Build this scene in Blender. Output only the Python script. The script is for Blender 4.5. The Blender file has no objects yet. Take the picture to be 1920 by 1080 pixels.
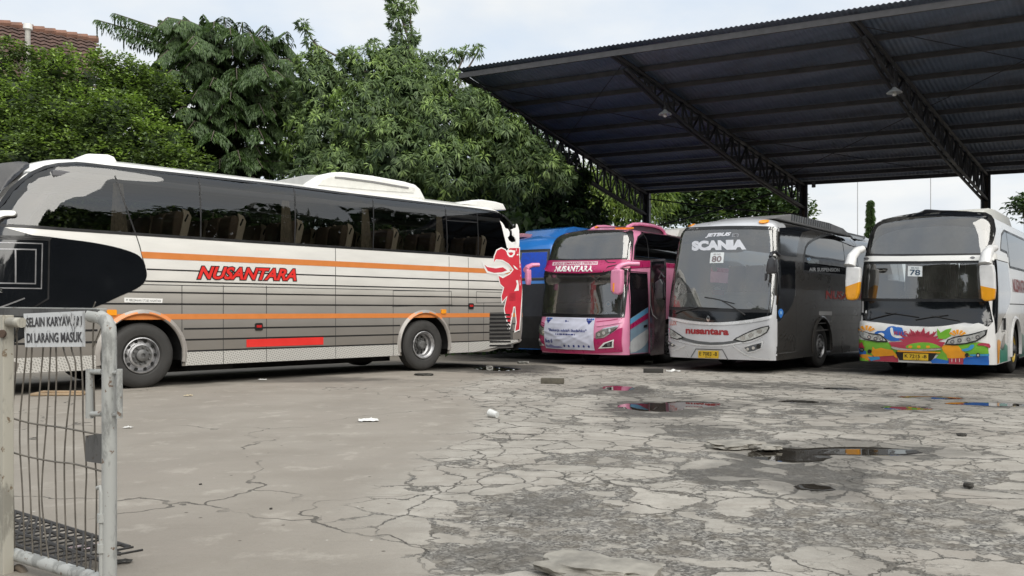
import bpy, bmesh, math, random
import numpy as np
from mathutils import Vector, Matrix
random.seed(7)
RS = np.random.RandomState(11)
SC = bpy.context.scene
COL = SC.collection
R = math.radians

# ------------------------------------------------------------------ camera
F = 1600.0; CX, HZ = 960.0, 583.0; CAMZ = 1.25      # focal length and horizon in photograph pixels
cam = bpy.data.cameras.new('camera'); cam.lens = F / 1920 * 36; cam.sensor_width = 36
cam.shift_y = (HZ - 540) / 1920; cam.clip_end = 3000; cam.clip_start = 0.05
camo = bpy.data.objects.new('camera', cam); COL.objects.link(camo)
camo.location = (0, 0, CAMZ); camo.rotation_euler = (R(90), 0, 0); SC.camera = camo
# ------------------------------------------------------------------ world: hazy cloudy sky
SUN_EL, SUN_AZ = 42, 150                              # degrees; azimuth clockwise from +Y
w = bpy.data.worlds.new('World'); SC.world = w; w.use_nodes = True
nt = w.node_tree; nt.nodes.clear()
def WN(t, **k):
    n = nt.nodes.new(t)
    for a, b in k.items(): setattr(n, a, b)
    return n
wo = WN('ShaderNodeOutputWorld'); bg = WN('ShaderNodeBackground')
sky = WN('ShaderNodeTexSky', sky_type='NISHITA', sun_disc=False, sun_elevation=R(SUN_EL), sun_rotation=R(SUN_AZ))
sky.air_density = 1.2; sky.dust_density = 2.0
tc = WN('ShaderNodeTexCoord'); sep = WN('ShaderNodeSeparateXYZ'); nt.links.new(tc.outputs['Generated'], sep.inputs[0])
addz = WN('ShaderNodeMath', operation='ADD'); nt.links.new(sep.outputs[2], addz.inputs[0]); addz.inputs[1].default_value = 0.22
mx = WN('ShaderNodeMath', operation='MAXIMUM'); nt.links.new(addz.outputs[0], mx.inputs[0]); mx.inputs[1].default_value = 0.06
dvx = WN('ShaderNodeMath', operation='DIVIDE'); dvy = WN('ShaderNodeMath', operation='DIVIDE')
nt.links.new(sep.outputs[0], dvx.inputs[0]); nt.links.new(mx.outputs[0], dvx.inputs[1])
nt.links.new(sep.outputs[1], dvy.inputs[0]); nt.links.new(mx.outputs[0], dvy.inputs[1])
cmb = WN('ShaderNodeCombineXYZ'); nt.links.new(dvx.outputs[0], cmb.inputs[0]); nt.links.new(dvy.outputs[0], cmb.inputs[1])
nz = WN('ShaderNodeTexNoise'); nz.inputs['Scale'].default_value = 1.15; nz.inputs['Detail'].default_value = 7; nz.inputs['Roughness'].default_value = .55
nt.links.new(cmb.outputs[0], nz.inputs['Vector'])
cr = WN('ShaderNodeValToRGB'); cr.color_ramp.elements[0].position = .36; cr.color_ramp.elements[1].position = .58
cr.color_ramp.elements[0].color = (.40, .40, .40, 1); cr.color_ramp.elements[1].color = (1, 1, 1, 1)
nt.links.new(nz.outputs[0], cr.inputs[0])
nz2 = WN('ShaderNodeTexNoise'); nz2.inputs['Scale'].default_value = 3.1; nz2.inputs['Detail'].default_value = 5
nt.links.new(cmb.outputs[0], nz2.inputs['Vector'])
ccl = WN('ShaderNodeValToRGB'); ccl.color_ramp.elements[0].position = .3; ccl.color_ramp.elements[1].position = .65
ccl.color_ramp.elements[0].color = (4.4, 4.65, 4.9, 1); ccl.color_ramp.elements[1].color = (5.2, 5.25, 5.2, 1)
nt.links.new(nz2.outputs[0], ccl.inputs[0])
blue = WN('ShaderNodeMixRGB', blend_type='MIX'); blue.inputs[0].default_value = .72
nt.links.new(sky.outputs[0], blue.inputs[1]); blue.inputs[2].default_value = (3.45, 4.2, 5.2, 1)
mixc = WN('ShaderNodeMixRGB', blend_type='MIX')
nt.links.new(cr.outputs[0], mixc.inputs[0]); nt.links.new(blue.outputs[0], mixc.inputs[1]); nt.links.new(ccl.outputs[0], mixc.inputs[2])
nt.links.new(mixc.outputs[0], bg.inputs[0]); bg.inputs[1].default_value = 0.11
nt.links.new(bg.outputs[0], wo.inputs[0])
# ------------------------------------------------------------------ sun through thin cloud
sl = bpy.data.lights.new('sun', 'SUN'); sl.energy = 2.4; sl.angle = R(70); sl.color = (1, .96, .88)
so = bpy.data.objects.new('sun', sl); COL.objects.link(so)
sd = Vector((math.sin(R(SUN_AZ)) * math.cos(R(SUN_EL)), math.cos(R(SUN_AZ)) * math.cos(R(SUN_EL)), math.sin(R(SUN_EL))))
so.rotation_euler = sd.to_track_quat('Z', 'Y').to_euler(); so.location = sd * 60
SC.view_settings.view_transform = 'Standard'; SC.view_settings.look = 'None'
SC.view_settings.exposure = 0.75; SC.view_settings.gamma = 1.0
SC.cycles.max_bounces = 8; SC.cycles.transparent_max_bounces = 12; SC.cycles.caustics_reflective = False; SC.cycles.caustics_refractive = False

# ------------------------------------------------------------------ materials
MATS = {}
def new_mat(name):
    m = bpy.data.materials.new(name); m.use_nodes = True
    return m, m.node_tree, m.node_tree.nodes['Principled BSDF']
def link(t, a, b): t.links.new(a, b)
def mat(name, col, rough=.5, metal=0., coat=0., var=.08, vscale=6., bump=0., bscale=60., emit=0., two=False, spec=.5):
    """plain surface with slight uneven colour and gloss; two=True: dark lining on the inner side"""
    if name in MATS: return MATS[name]
    m, t, b = new_mat(name); N = t.nodes
    tcn = N.new('ShaderNodeTexCoord'); n = N.new('ShaderNodeTexNoise'); n.inputs['Scale'].default_value = vscale; n.inputs['Detail'].default_value = 6
    link(t, tcn.outputs['Object'], n.inputs['Vector'])
    mr = N.new('ShaderNodeMapRange'); mr.inputs[1].default_value = .3; mr.inputs[2].default_value = .7
    mr.inputs[3].default_value = 1 - var; mr.inputs[4].default_value = 1 + var; link(t, n.outputs[0], mr.inputs[0])
    mu = N.new('ShaderNodeMixRGB'); mu.blend_type = 'MULTIPLY'; mu.inputs[0].default_value = 1; mu.inputs[1].default_value = (*col, 1)
    link(t, mr.outputs[0], mu.inputs[2]); link(t, mu.outputs[0], b.inputs['Base Color'])
    mr2 = N.new('ShaderNodeMapRange'); mr2.inputs[1].default_value = .3; mr2.inputs[2].default_value = .7
    mr2.inputs[3].default_value = max(.02, rough * .8); mr2.inputs[4].default_value = min(1, rough * 1.25); link(t, n.outputs[0], mr2.inputs[0])
    link(t, mr2.outputs[0], b.inputs['Roughness'])
    b.inputs['Metallic'].default_value = metal; b.inputs['Coat Weight'].default_value = coat; b.inputs['Coat Roughness'].default_value = .06
    b.inputs['Specular IOR Level'].default_value = spec
    if bump:
        n2 = N.new('ShaderNodeTexNoise'); n2.inputs['Scale'].default_value = bscale; n2.inputs['Detail'].default_value = 4
        link(t, tcn.outputs['Object'], n2.inputs['Vector'])
        bp = N.new('ShaderNodeBump'); bp.inputs['Strength'].default_value = bump; bp.inputs['Distance'].default_value = .01
        link(t, n2.outputs[0], bp.inputs['Height']); link(t, bp.outputs[0], b.inputs['Normal'])
    if two: lining(m)
    MATS[name] = m
    return m
def lining(m):
    t = m.node_tree; N = t.nodes; out = [n for n in N if n.type == 'OUTPUT_MATERIAL'][0]; b = N['Principled BSDF']
    g = N.new('ShaderNodeNewGeometry'); d = N.new('ShaderNodeBsdfDiffuse'); d.inputs[0].default_value = (.05, .05, .052, 1)
    mxs = N.new('ShaderNodeMixShader'); link(t, g.outputs['Backfacing'], mxs.inputs[0]); link(t, b.outputs[0], mxs.inputs[1]); link(t, d.outputs[0], mxs.inputs[2])
    link(t, mxs.outputs[0], out.inputs[0])
def glass(name, tint, wav=.0, refl=1.0, dirt=0., ior=2.2):
    """tinted sheet glass: see-through tint plus fresnel reflection"""
    if name in MATS: return MATS[name]
    m, t, b = new_mat(name); N = t.nodes; out = [n for n in N if n.type == 'OUTPUT_MATERIAL'][0]
    tr = N.new('ShaderNodeBsdfTransparent'); tr.inputs[0].default_value = (*tint, 1)
    gl = N.new('ShaderNodeBsdfGlossy'); gl.inputs['Roughness'].default_value = .012; gl.inputs[0].default_value = (refl, refl, refl, 1)
    fr = N.new('ShaderNodeFresnel'); fr.inputs[0].default_value = ior
    tcn = N.new('ShaderNodeTexCoord'); n = N.new('ShaderNodeTexNoise'); n.inputs['Scale'].default_value = .9; n.inputs['Detail'].default_value = 1
    link(t, tcn.outputs['Object'], n.inputs['Vector'])
    bp = N.new('ShaderNodeBump'); bp.inputs['Strength'].default_value = wav; bp.inputs['Distance'].default_value = .05
    link(t, n.outputs[0], bp.inputs['Height']); link(t, bp.outputs[0], gl.inputs['Normal']); link(t, bp.outputs[0], fr.inputs['Normal'])
    ms = N.new('ShaderNodeMixShader'); link(t, fr.outputs[0], ms.inputs[0]); link(t, tr.outputs[0], ms.inputs[1]); link(t, gl.outputs[0], ms.inputs[2])
    last = ms
    if dirt:
        df = N.new('ShaderNodeBsdfDiffuse'); df.inputs[0].default_value = (.45, .44, .41, 1)
        n2 = N.new('ShaderNodeTexNoise'); n2.inputs['Scale'].default_value = 2.5; n2.inputs['Detail'].default_value = 8; link(t, tcn.outputs['Object'], n2.inputs['Vector'])
        mr = N.new('ShaderNodeMapRange'); mr.inputs[1].default_value = .35; mr.inputs[2].default_value = .75; mr.inputs[3].default_value = dirt * .5; mr.inputs[4].default_value = dirt * 1.4
        link(t, n2.outputs[0], mr.inputs[0]); m2 = N.new('ShaderNodeMixShader'); link(t, mr.outputs[0], m2.inputs[0]); link(t, ms.outputs[0], m2.inputs[1]); link(t, df.outputs[0], m2.inputs[2]); last = m2
    link(t, last.outputs[0], out.inputs[0]); MATS[name] = m
    return m

# ------------------------------------------------------------------ objects
def props(o, label=None, cat=None, group=None, kind=None):
    for k, v in (('label', label), ('category', cat), ('group', group), ('kind', kind)):
        if v: o[k] = v
    return o
def thing(name, label, cat, loc=(0, 0, 0), rz=0., group=None):
    o = bpy.data.objects.new(name, None); COL.objects.link(o); o.location = loc; o.rotation_euler = (0, 0, rz); o.empty_display_size = .2
    return props(o, label, cat, group)
def copy_tree(o, parent=None):
    c = o.copy(); COL.objects.link(c); c.parent = parent
    for ch in list(o.children): copy_tree(ch, c)
    return c
class MB:
    """collects shapes, then links them as ONE mesh object"""
    def __init__(s): s.v = []; s.f = []; s.mi = []; s.mats = []
    def slot(s, m):
        if m not in s.mats: s.mats.append(m)
        return s.mats.index(m)
    def add(s, verts, faces, m):
        k = s.slot(m); b = len(s.v); s.v.extend([tuple(p) for p in verts])
        for f in faces: s.f.append([b + i for i in f]); s.mi.append(k)
        return s
    def box(s, c, d, m, rz=0., bev=0., M=None):
        bm = bmesh.new(); bmesh.ops.create_cube(bm, size=1); bmesh.ops.scale(bm, vec=d, verts=bm.verts)
        if bev: bmesh.ops.bevel(bm, geom=bm.edges[:], offset=bev, segments=2, affect='EDGES', profile=.6)
        mt = Matrix.Translation(c) @ Matrix.Rotation(rz, 4, 'Z')
        if M: mt = M @ mt
        bm.transform(mt); s.addbm(bm, m); bm.free(); return s
    def addbm(s, bm, m):
        bm.verts.index_update(); s.add([v.co[:] for v in bm.verts], [[v.index for v in f.verts] for f in bm.faces], m)
    def tube(s, pts, r, m, n=8, cap=True, r1=None):
        P = [Vector(p) for p in pts]; K = len(P); rings = []; up = None
        for i in range(K):
            d = (P[min(i + 1, K - 1)] - P[max(i - 1, 0)]).normalized()
            if up is None: up = Vector((0, 0, 1)) if abs(d.z) < .9 else Vector((1, 0, 0))
            a = d.cross(up).normalized(); b2 = a.cross(d).normalized(); up = b2
            rr = r if r1 is None else r + (r1 - r) * i / (K - 1)
            rings.append([P[i] + (a * math.cos(2 * math.pi * j / n) + b2 * math.sin(2 * math.pi * j / n)) * rr for j in range(n)])
        v = [q for rg in rings for q in rg]; f = []
        for i in range(K - 1):
            for j in range(n): f.append([i * n + j, (i + 1) * n + j, (i + 1) * n + (j + 1) % n, i * n + (j + 1) % n])
        if cap: f.append(list(range(n))); f.append([(K - 1) * n + j for j in range(n)][::-1])
        s.add(v, f, m); return s
    def lathe(s, prof, m, c=(0, 0, 0), n=40, axis='y'):
        v = []; f = []
        for (r, h) in prof:
            for j in range(n):
                a = 2 * math.pi * j / n
                p = (r * math.cos(a), h, r * math.sin(a)) if axis == 'y' else (r * math.cos(a), r * math.sin(a), h)
                v.append((p[0] + c[0], p[1] + c[1], p[2] + c[2]))
        for i in range(len(prof) - 1):
            for j in range(n): f.append([i * n + j, (i + 1) * n + j, (i + 1) * n + (j + 1) % n, i * n + (j + 1) % n])
        s.add(v, f, m); return s
    def prism(s, prof, y0, y1, m, bev=0.):
        """profile in (x,z) drawn out from y0 to y1"""
        bm = bmesh.new(); a = [bm.verts.new((x, y0, z)) for x, z in prof]; b = [bm.verts.new((x, y1, z)) for x, z in prof]; n = len(prof)
        bm.faces.new(a); bm.faces.new(b[::-1])
        for i in range(n): bm.faces.new([a[i], b[i], b[(i + 1) % n], a[(i + 1) % n]])
        bmesh.ops.recalc_face_normals(bm, faces=bm.faces)
        if bev: bmesh.ops.bevel(bm, geom=[e for e in bm.edges], offset=bev, segments=3, affect='EDGES', profile=.6, clamp_overlap=True)
        s.addbm(bm, m); bm.free(); return s
    def build(s, name, parent=None, smooth=None, label=None, recalc=False):
        me = bpy.data.meshes.new(name); me.from_pydata(s.v, [], s.f)
        for m in s.mats: me.materials.append(m)
        me.polygons.foreach_set('material_index', s.mi)
        if recalc:
            bm = bmesh.new(); bm.from_mesh(me); bmesh.ops.recalc_face_normals(bm, faces=bm.faces); bm.to_mesh(me); bm.free()
        me.update()
        o = bpy.data.objects.new(name, me); COL.objects.link(o); o.parent = parent
        if smooth is not None:
            me.polygons.foreach_set('use_smooth', [True] * len(me.polygons))
            try: me.set_sharp_from_angle(angle=R(smooth))
            except Exception: pass
        if label: o['label'] = label
        return o

def text_geo(txt, bold=0., shear=0., space=1.):
    cu = bpy.data.curves.new('writing', 'FONT'); cu.body = txt; cu.offset = bold; cu.shear = shear; cu.space_character = space; cu.resolution_u = 4
    o = bpy.data.objects.new('writing', cu); COL.objects.link(o)
    dg = bpy.context.evaluated_depsgraph_get(); me = o.evaluated_get(dg).to_mesh()
    v = np.array([x.co[:2] for x in me.vertices]); f = [list(p.vertices) for p in me.polygons]
    o.evaluated_get(dg).to_mesh_clear(); bpy.data.objects.remove(o); bpy.data.curves.remove(cu)
    return v, f
def inside(p, poly):
    x, y = p; c = False; n = len(poly)
    for i in range(n):
        x0, y0 = poly[i]; x1, y1 = poly[i - 1]
        if (y0 > y) != (y1 > y) and x < (x1 - x0) * (y - y0) / (y1 - y0) + x0: c = not c
    return c
def area(poly): return .5 * sum(poly[i - 1][0] * poly[i][1] - poly[i][0] * poly[i - 1][1] for i in range(len(poly)))
def grow(poly, d):
    """offset a 2-D outline outwards by d (negative: inwards)"""
    n = len(poly); sg = 1 if area(poly) > 0 else -1; out = []
    for i in range(n):
        a, b, c = Vector(poly[i - 1]), Vector(poly[i]), Vector(poly[(i + 1) % n])
        e0 = (b - a); e1 = (c - b)
        if e0.length < 1e-6 or e1.length < 1e-6: out.append(tuple(b)); continue
        e0.normalize(); e1.normalize()
        n0 = Vector((e0.y, -e0.x)) * sg; n1 = Vector((e1.y, -e1.x)) * sg; m = n0 + n1
        if m.length < 1e-4: out.append(tuple(b)); continue
        m.normalize(); k = min(2.2, 1 / max(.3, m.dot(n0))); out.append(tuple(b + m * d * k))
    return out
def round_poly(poly, r, seg=4):
    """round the corners of a 2-D outline"""
    out = []; n = len(poly)
    for i in range(n):
        a, b, c = Vector(poly[i - 1]), Vector(poly[i]), Vector(poly[(i + 1) % n])
        ra = min(r, (a - b).length * .45); rc = min(r, (c - b).length * .45)
        p0 = b + (a - b).normalized() * ra; p1 = b + (c - b).normalized() * rc
        for k in range(seg + 1):
            t = k / seg; out.append(tuple(p0 * (1 - t) ** 2 + b * 2 * t * (1 - t) + p1 * t * t))
    return out
def smooth_poly(poly, seg=4, closed=True):
    """Catmull-Rom through the points"""
    P = [Vector(p) for p in poly]; n = len(P); out = []
    rng = range(n) if closed else range(n - 1)
    for i in rng:
        if closed: p0, p1, p2, p3 = P[i - 1], P[i], P[(i + 1) % n], P[(i + 2) % n]
        else: p0, p1, p2, p3 = P[max(i - 1, 0)], P[i], P[i + 1], P[min(i + 2, n - 1)]
        for k in range(seg):
            t = k / seg
            out.append(tuple(.5 * ((2 * p1) + (p2 - p0) * t + (2 * p0 - 5 * p1 + 4 * p2 - p3) * t * t + (3 * p1 - p0 - 3 * p2 + p3) * t ** 3)))
    if not closed: out.append(tuple(P[-1]))
    return out
def tess(poly, step):
    """2-D outline -> small faces"""
    bm = bmesh.new(); f0 = bm.faces.new([bm.verts.new((x, y, 0)) for x, y in poly]); f0.normal_update()
    bmesh.ops.triangulate(bm, faces=bm.faces[:], ngon_method='EAR_CLIP')
    xs = [p[0] for p in poly]; ys = [p[1] for p in poly]
    for ax, lo, hi in ((0, min(xs), max(xs)), (1, min(ys), max(ys))):
        k = int((hi - lo) / step)
        for i in range(1, k + 1):
            c = lo + (hi - lo) * i / (k + 1); co = [0, 0, 0]; co[ax] = c; no = [0, 0, 0]; no[ax] = 1
            bmesh.ops.bisect_plane(bm, geom=bm.verts[:] + bm.edges[:] + bm.faces[:], plane_co=co, plane_no=no, dist=1e-5)
    bm.verts.index_update(); v = [(p.co.x, p.co.y) for p in bm.verts]; f = [[q.index for q in x.verts] for x in bm.faces]; bm.free()
    return v, f
def interp(tab):
    xs = [a for a, b in tab]; ys = [b for a, b in tab]
    def g(x):
        if x <= xs[0]: return ys[0]
        if x >= xs[-1]: return ys[-1]
        for i in range(len(xs) - 1):
            if x <= xs[i + 1]: return ys[i] + (ys[i + 1] - ys[i]) * (x - xs[i]) / (xs[i + 1] - xs[i])
    def h(x):
        d = .07; return (g(x - d) + 2 * g(x - d / 2) + 2 * g(x) + 2 * g(x + d / 2) + g(x + d)) / 8
    return h
def sstep(a, b, x):
    t = min(1, max(0, (x - a) / (b - a))); return t * t * (3 - 2 * t)
def gz(x, y):
    """the yard falls slightly towards the shed"""
    return -.12 * sstep(9.5, 17.5, x * .65 + y * .76 - 1.0)
# ------------------------------------------------------------------ coaches
class Bus:
    """local frame: x to the rear, y=0 the side turned to the camera, y=W the far side, z up from the ground"""
    def __init__(s, label, org, deg, W, front, rear, ins, bow=.2, rx=.28, rw=.24, bowr=.1, rxr=.3, rwr=.3, group='parked coaches'):
        s.root = thing('coach', label, 'coach', org, R(90 - deg), group); s.W = W
        s.fx0 = interp(front); s.bx0 = interp(rear); s.ins = interp(ins); s.bow, s.rx, s.rw = bow, rx, rw; s.bowr, s.rxr, s.rwr = bowr, rxr, rwr
        a = R(90 - deg); s.cam = s.tolocal(Vector((0, 0, CAMZ)), org, a); s.org, s.a = org, a
    def tolocal(s, p, org, a):
        d = Vector(p) - Vector(org); c, n = math.cos(a), math.sin(a)
        return Vector((d.x * c + d.y * n, -d.x * n + d.y * c, d.z))
    def ray(s, px, py):
        d = Vector(((px - CX) / F, 1, (HZ - py) / F)); c, n = math.cos(s.a), math.sin(s.a)
        return Vector((d.x * c + d.y * n, -d.x * n + d.y * c, d.z))
    # surface functions
    def fx(s, w, z):
        i = s.ins(z); h = s.W / 2; x = s.fx0(z) + s.bow * ((w - h) / (h - i + 1e-6)) ** 2; d = max(0, min(w - i, s.W - i - w))
        if d < s.rw: x += s.rx * (1 - math.sqrt(max(0, 1 - ((s.rw - d) / s.rw) ** 2)))
        return x
    def bx(s, w, z):
        i = s.ins(z); h = s.W / 2; x = s.bx0(z) - s.bowr * ((w - h) / (h - i + 1e-6)) ** 2; d = max(0, min(w - i, s.W - i - w))
        if d < s.rwr: x -= s.rxr * (1 - math.sqrt(max(0, 1 - ((s.rwr - d) / s.rwr) ** 2)))
        return x
    def sy(s, x, z):
        i = s.ins(z)
        for fn, r, sg in ((s.fx, s.rw, 1), (s.bx, s.rwr, -1)):
            if sg * (x - fn(i, z)) < 0:
                lo, hi = i, i + r
                for _ in range(22):
                    m = (lo + hi) / 2
                    if sg * (fn(m, z) - x) > 0: lo = m
                    else: hi = m
                return lo
        return i
    def P(s, mode, u, v):
        return Vector((s.fx(u, v), u, v)) if mode == 'front' else Vector((u, s.sy(u, v), v))
    def Nn(s, mode, u, v, e=.02):
        a = s.P(mode, u + e, v) - s.P(mode, u - e, v); b = s.P(mode, u, v + e) - s.P(mode, u, v - e); n = a.cross(b)
        if n.length < 1e-9: return Vector((-1, 0, 0)) if mode == 'front' else Vector((0, -1, 0))
        n.normalize(); ref = Vector((-1, -.0, .2)) if mode == 'front' else Vector((-.0, -1, .2))
        return n if n.dot(ref) > 0 else -n
    def on(s, mode, u, v, off): return s.P(mode, u, v) + s.Nn(mode, u, v) * off
    def un(s, mode, px, py):
        """where the sight line through a photograph pixel meets the front / the near side -> surface coordinates"""
        c, d = s.cam, s.ray(px, py); q = .15 if mode == 'front' else 0.
        for _ in range(40):
            if mode == 'front':
                t = (q - c.x) / d.x; u = c.y + t * d.y; v = c.z + t * d.z; uu = min(max(u, s.ins(v) + .004), s.W - s.ins(v) - .004); q += .6 * (s.fx(uu, v) - q)
            else:
                t = (q - c.y) / d.y; u = c.x + t * d.x; v = c.z + t * d.z; q += .5 * (s.sy(u, v) - q); uu = u
        return (uu, v)
    def U(s, mode, pts): return [s.un(mode, *p) for p in pts]
    def uny(s, px, py, y):
        c, d = s.cam, s.ray(px, py); t = (y - c.y) / d.y; return (c.x + t * d.x, c.z + t * d.z)
    # shapes on the surface
    def patch(s, mb, mode, poly, off, m, step=.09):
        v, f = tess(poly, step); V = [s.on(mode, a, b, off) for a, b in v]
        mb.add(V, s.face(mode, V, f), m); return mb
    def face(s, mode, V, f):
        ref = Vector((-1, 0, .1)) if mode == 'front' else Vector((0, -1, .1)); out = []
        for q in f:
            n = (V[q[1]] - V[q[0]]).cross(V[q[2]] - V[q[1]]); out.append(q if n.dot(ref) >= 0 else q[::-1])
        return out
    def slab(s, mb, mode, poly, off, th, m, step=.09):
        """patch standing proud of the skin by th, with an edge"""
        s.patch(mb, mode, poly, off + th, m, step); n = len(poly); V = []
        for a, b in poly: V.append(s.on(mode, a, b, off - .002)); V.append(s.on(mode, a, b, off + th))
        mb.add(V, [[2 * i, 2 * ((i + 1) % n), 2 * ((i + 1) % n) + 1, 2 * i + 1] for i in range(n)], m); return mb
    def ring(s, mb, mode, poly, w0, w1, off, m, step=.1, th=.0):
        P = [];
        n = len(poly)
        for i in range(n):
            a, b = Vector(poly[i]), Vector(poly[(i + 1) % n]); k = max(1, int((b - a).length / step))
            for j in range(k): P.append(tuple(a + (b - a) * j / k))
        A = grow(P, w0); B = grow(P, w1); V = [s.on(mode, *p, off) for p in A] + [s.on(mode, *p, off + th) for p in B]; n = len(P)
        mb.add(V, s.face(mode, V, [[i, (i + 1) % n, n + (i + 1) % n, n + i] for i in range(n)]), m); return mb
    def line(s, mb, mode, pts, wd, off, m, step=.12):
        Q = []
        for i in range(len(pts) - 1):
            a, b = Vector(pts[i]), Vector(pts[i + 1]); k = max(1, int((b - a).length / step))
            for j in range(k): Q.append(a + (b - a) * j / k)
        Q.append(Vector(pts[-1])); V = []
        for i, p in enumerate(Q):
            d = (Q[min(i + 1, len(Q) - 1)] - Q[max(0, i - 1)]).normalized(); n = Vector((-d.y, d.x)) * wd / 2
            V += [s.on(mode, *(p + n), off), s.on(mode, *(p - n), off)]
        mb.add(V, s.face(mode, V, [[2 * i, 2 * i + 1, 2 * i + 3, 2 * i + 2] for i in range(len(Q) - 1)]), m); return mb
    def text(s, mb, mode, txt, bl, br, tl, off, m, bold=0., shear=0., space=1., arc=0., ref=None, grow_by=0.):
        """writing laid on the skin: corners bottom-left, bottom-right, top-left in surface coordinates"""
        v, f = text_geo(txt, bold + grow_by, shear, space); r, _ = text_geo(txt, bold, shear, space) if grow_by else (v, f)
        mn, mxx = r.min(0), r.max(0); bl, br, tl = Vector(bl), Vector(br), Vector(tl); V = []
        for p in v:
            a = (p[0] - mn[0]) / (mxx[0] - mn[0]); b = (p[1] - mn[1]) / (mxx[1] - mn[1]); q = bl + (br - bl) * a + (tl - bl) * b
            q.y += arc * (4 * a * (1 - a)); V.append(s.on(mode, q.x, q.y, off))
        mb.add(V, s.face(mode, V, f), m); return mb
    # the shell
    def shell(s, zlev, mats, pick, holes, nf=44, step=.22, zback=None):
        loops = []
        for z in zlev:
            i = s.ins(z); L = []
            for k in range(nf + 1):                                     # front, from the near side to the far side
                t = k / nf; w = i + (s.W - 2 * i) * (.5 - .5 * math.cos(math.pi * t)); L.append((s.fx(w, z), w, z))
            x0, x1 = s.fx(i, z), s.bx(i, z); ns = s.ns
            for k in range(1, ns): L.append((x0 + (x1 - x0) * k / ns, s.W - i, z))
            for k in range(nf + 1):
                t = k / nf; w = s.W - i - (s.W - 2 * i) * (.5 - .5 * math.cos(math.pi * t)); L.append((s.bx(w, z), w, z))
            for k in range(1, ns): L.append((x1 + (x0 - x1) * k / ns, i, z))
            loops.append(L)
        bm = bmesh.new(); B = [[bm.verts.new(p) for p in L] for L in loops]; n = len(B[0])
        for a in range(len(B) - 1):
            for j in range(n): bm.faces.new([B[a][j], B[a + 1][j], B[a + 1][(j + 1) % n], B[a][(j + 1) % n]])
        c = Vector((0, 0, 0))
        for v in B[-1]: c += v.co
        cv = bm.verts.new(c / n + Vector((0, 0, .015)))
        for j in range(n): bm.faces.new([B[-1][j], cv, B[-1][(j + 1) % n]])
        bmesh.ops.remove_doubles(bm, verts=bm.verts[:], dist=1e-4)
        bmesh.ops.recalc_face_normals(bm, faces=bm.faces[:])
        tag = bm.faces.layers.int.new('zone')
        W = s.W
        sel = {'front': lambda f, c: f.normal.x < -.35 and c.x < s.fmax, 'side': lambda f, c: f.normal.y < -.35, 'far': lambda f, c: f.normal.y > .35}
        for hi, (mode, poly, act) in enumerate(holes):
            fn = sel[mode]; ax = 1 if mode == 'front' else 0
            us = [p[0] for p in poly]; vs = [p[1] for p in poly]; ub, vb = (min(us) - .02, max(us) + .02), (min(vs) - .02, max(vs) + .02)
            for i in range(len(poly)):
                (u0, v0), (u1, v1) = poly[i], poly[(i + 1) % len(poly)]
                du, dv = u1 - u0, v1 - v0; l = math.hypot(du, dv)
                if l < 1e-5: continue
                no = [0, 0, 0]; no[ax] = dv / l; no[2] = -du / l; co = [0, 0, 0]; co[ax] = u0; co[2] = v0; fs = []
                lo_u, hi_u, lo_v, hi_v = min(u0, u1) - .01, max(u0, u1) + .01, min(v0, v1) - .01, max(v0, v1) + .01
                for f in bm.faces:
                    a = [p.co[ax] for p in f.verts]
                    if max(a) < lo_u or min(a) > hi_u: continue
                    b = [p.co.z for p in f.verts]
                    if max(b) < lo_v or min(b) > hi_v: continue
                    if fn(f, f.calc_center_median()): fs.append(f)
                if fs:
                    g = set(fs)
                    for f in fs: g.update(f.edges); g.update(f.verts)
                    bmesh.ops.bisect_plane(bm, geom=list(g), plane_co=co, plane_no=no, dist=1e-5)
            kill = []
            for f in bm.faces:
                c = f.calc_center_median()
                if ub[0] < c[ax] < ub[1] and vb[0] < c.z < vb[1] and fn(f, c) and inside((c[ax], c.z), poly):
                    if act == 'cut': kill.append(f)
                    else: f[tag] = act
            if kill: bmesh.ops.delete(bm, geom=kill, context='FACES')
        me = bpy.data.meshes.new('body')
        for m in mats: me.materials.append(m)
        for f in bm.faces:
            f.material_index = f[tag] if f[tag] else pick(f.calc_center_median(), f.normal); f.smooth = True
        bm.to_mesh(me); bm.free()
        try: me.set_sharp_from_angle(angle=R(38))
        except Exception: pass
        o = bpy.data.objects.new('body', me); COL.objects.link(o); o.parent = s.root
        return o

def circle(cx, cz, r, n=28, rz=None): return [(cx + r * math.cos(2 * math.pi * k / n), cz + (rz or r) * math.sin(2 * math.pi * k / n)) for k in range(n)]
def zlevels(z0, z1, ztop, st=.1):
    n = int((z1 - z0) / st); L = [z0 + (z1 - z0) * i / n for i in range(n + 1)]
    k = 14; return L + [z1 + (ztop - z1) * math.sin(math.pi / 2 * i / k) for i in range(1, k + 1)]

RUB = mat('tyre_rubber', (.035, .034, .033), .75, var=.25, bump=.25, bscale=40)
STEEL = mat('wheel_steel', (.42, .42, .43), .42, .75, var=.3, vscale=14)
STEELD = mat('wheel_steel_dirty', (.16, .16, .16), .55, .5, var=.35, vscale=12)
BLK = mat('black_trim', (.012, .012, .013), .35, var=.2)
MATTE = mat('underbody_black', (.012, .012, .012), .9, var=.3)
GLOSSB = mat('black_gloss', (.006, .007, .009), .10, var=.1, coat=.6, vscale=2)
WHITE = mat('white_paint', (.80, .80, .78), .3, coat=.4, var=.05, vscale=1.5)
CHROME = mat('chrome', (.7, .7, .7), .12, 1., var=.05)
LENS = mat('headlight_lens', (.50, .51, .50), .10, .35, coat=1., var=.35, vscale=18)
LAMP = mat('lamp_reflector', (.8, .8, .8), .12, .9, var=.1)
AMBER = mat('amber_lens', (.85, .32, .02), .2, coat=.6)
REDL = mat('red_lens', (.45, .02, .02), .25, coat=.6)
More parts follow.
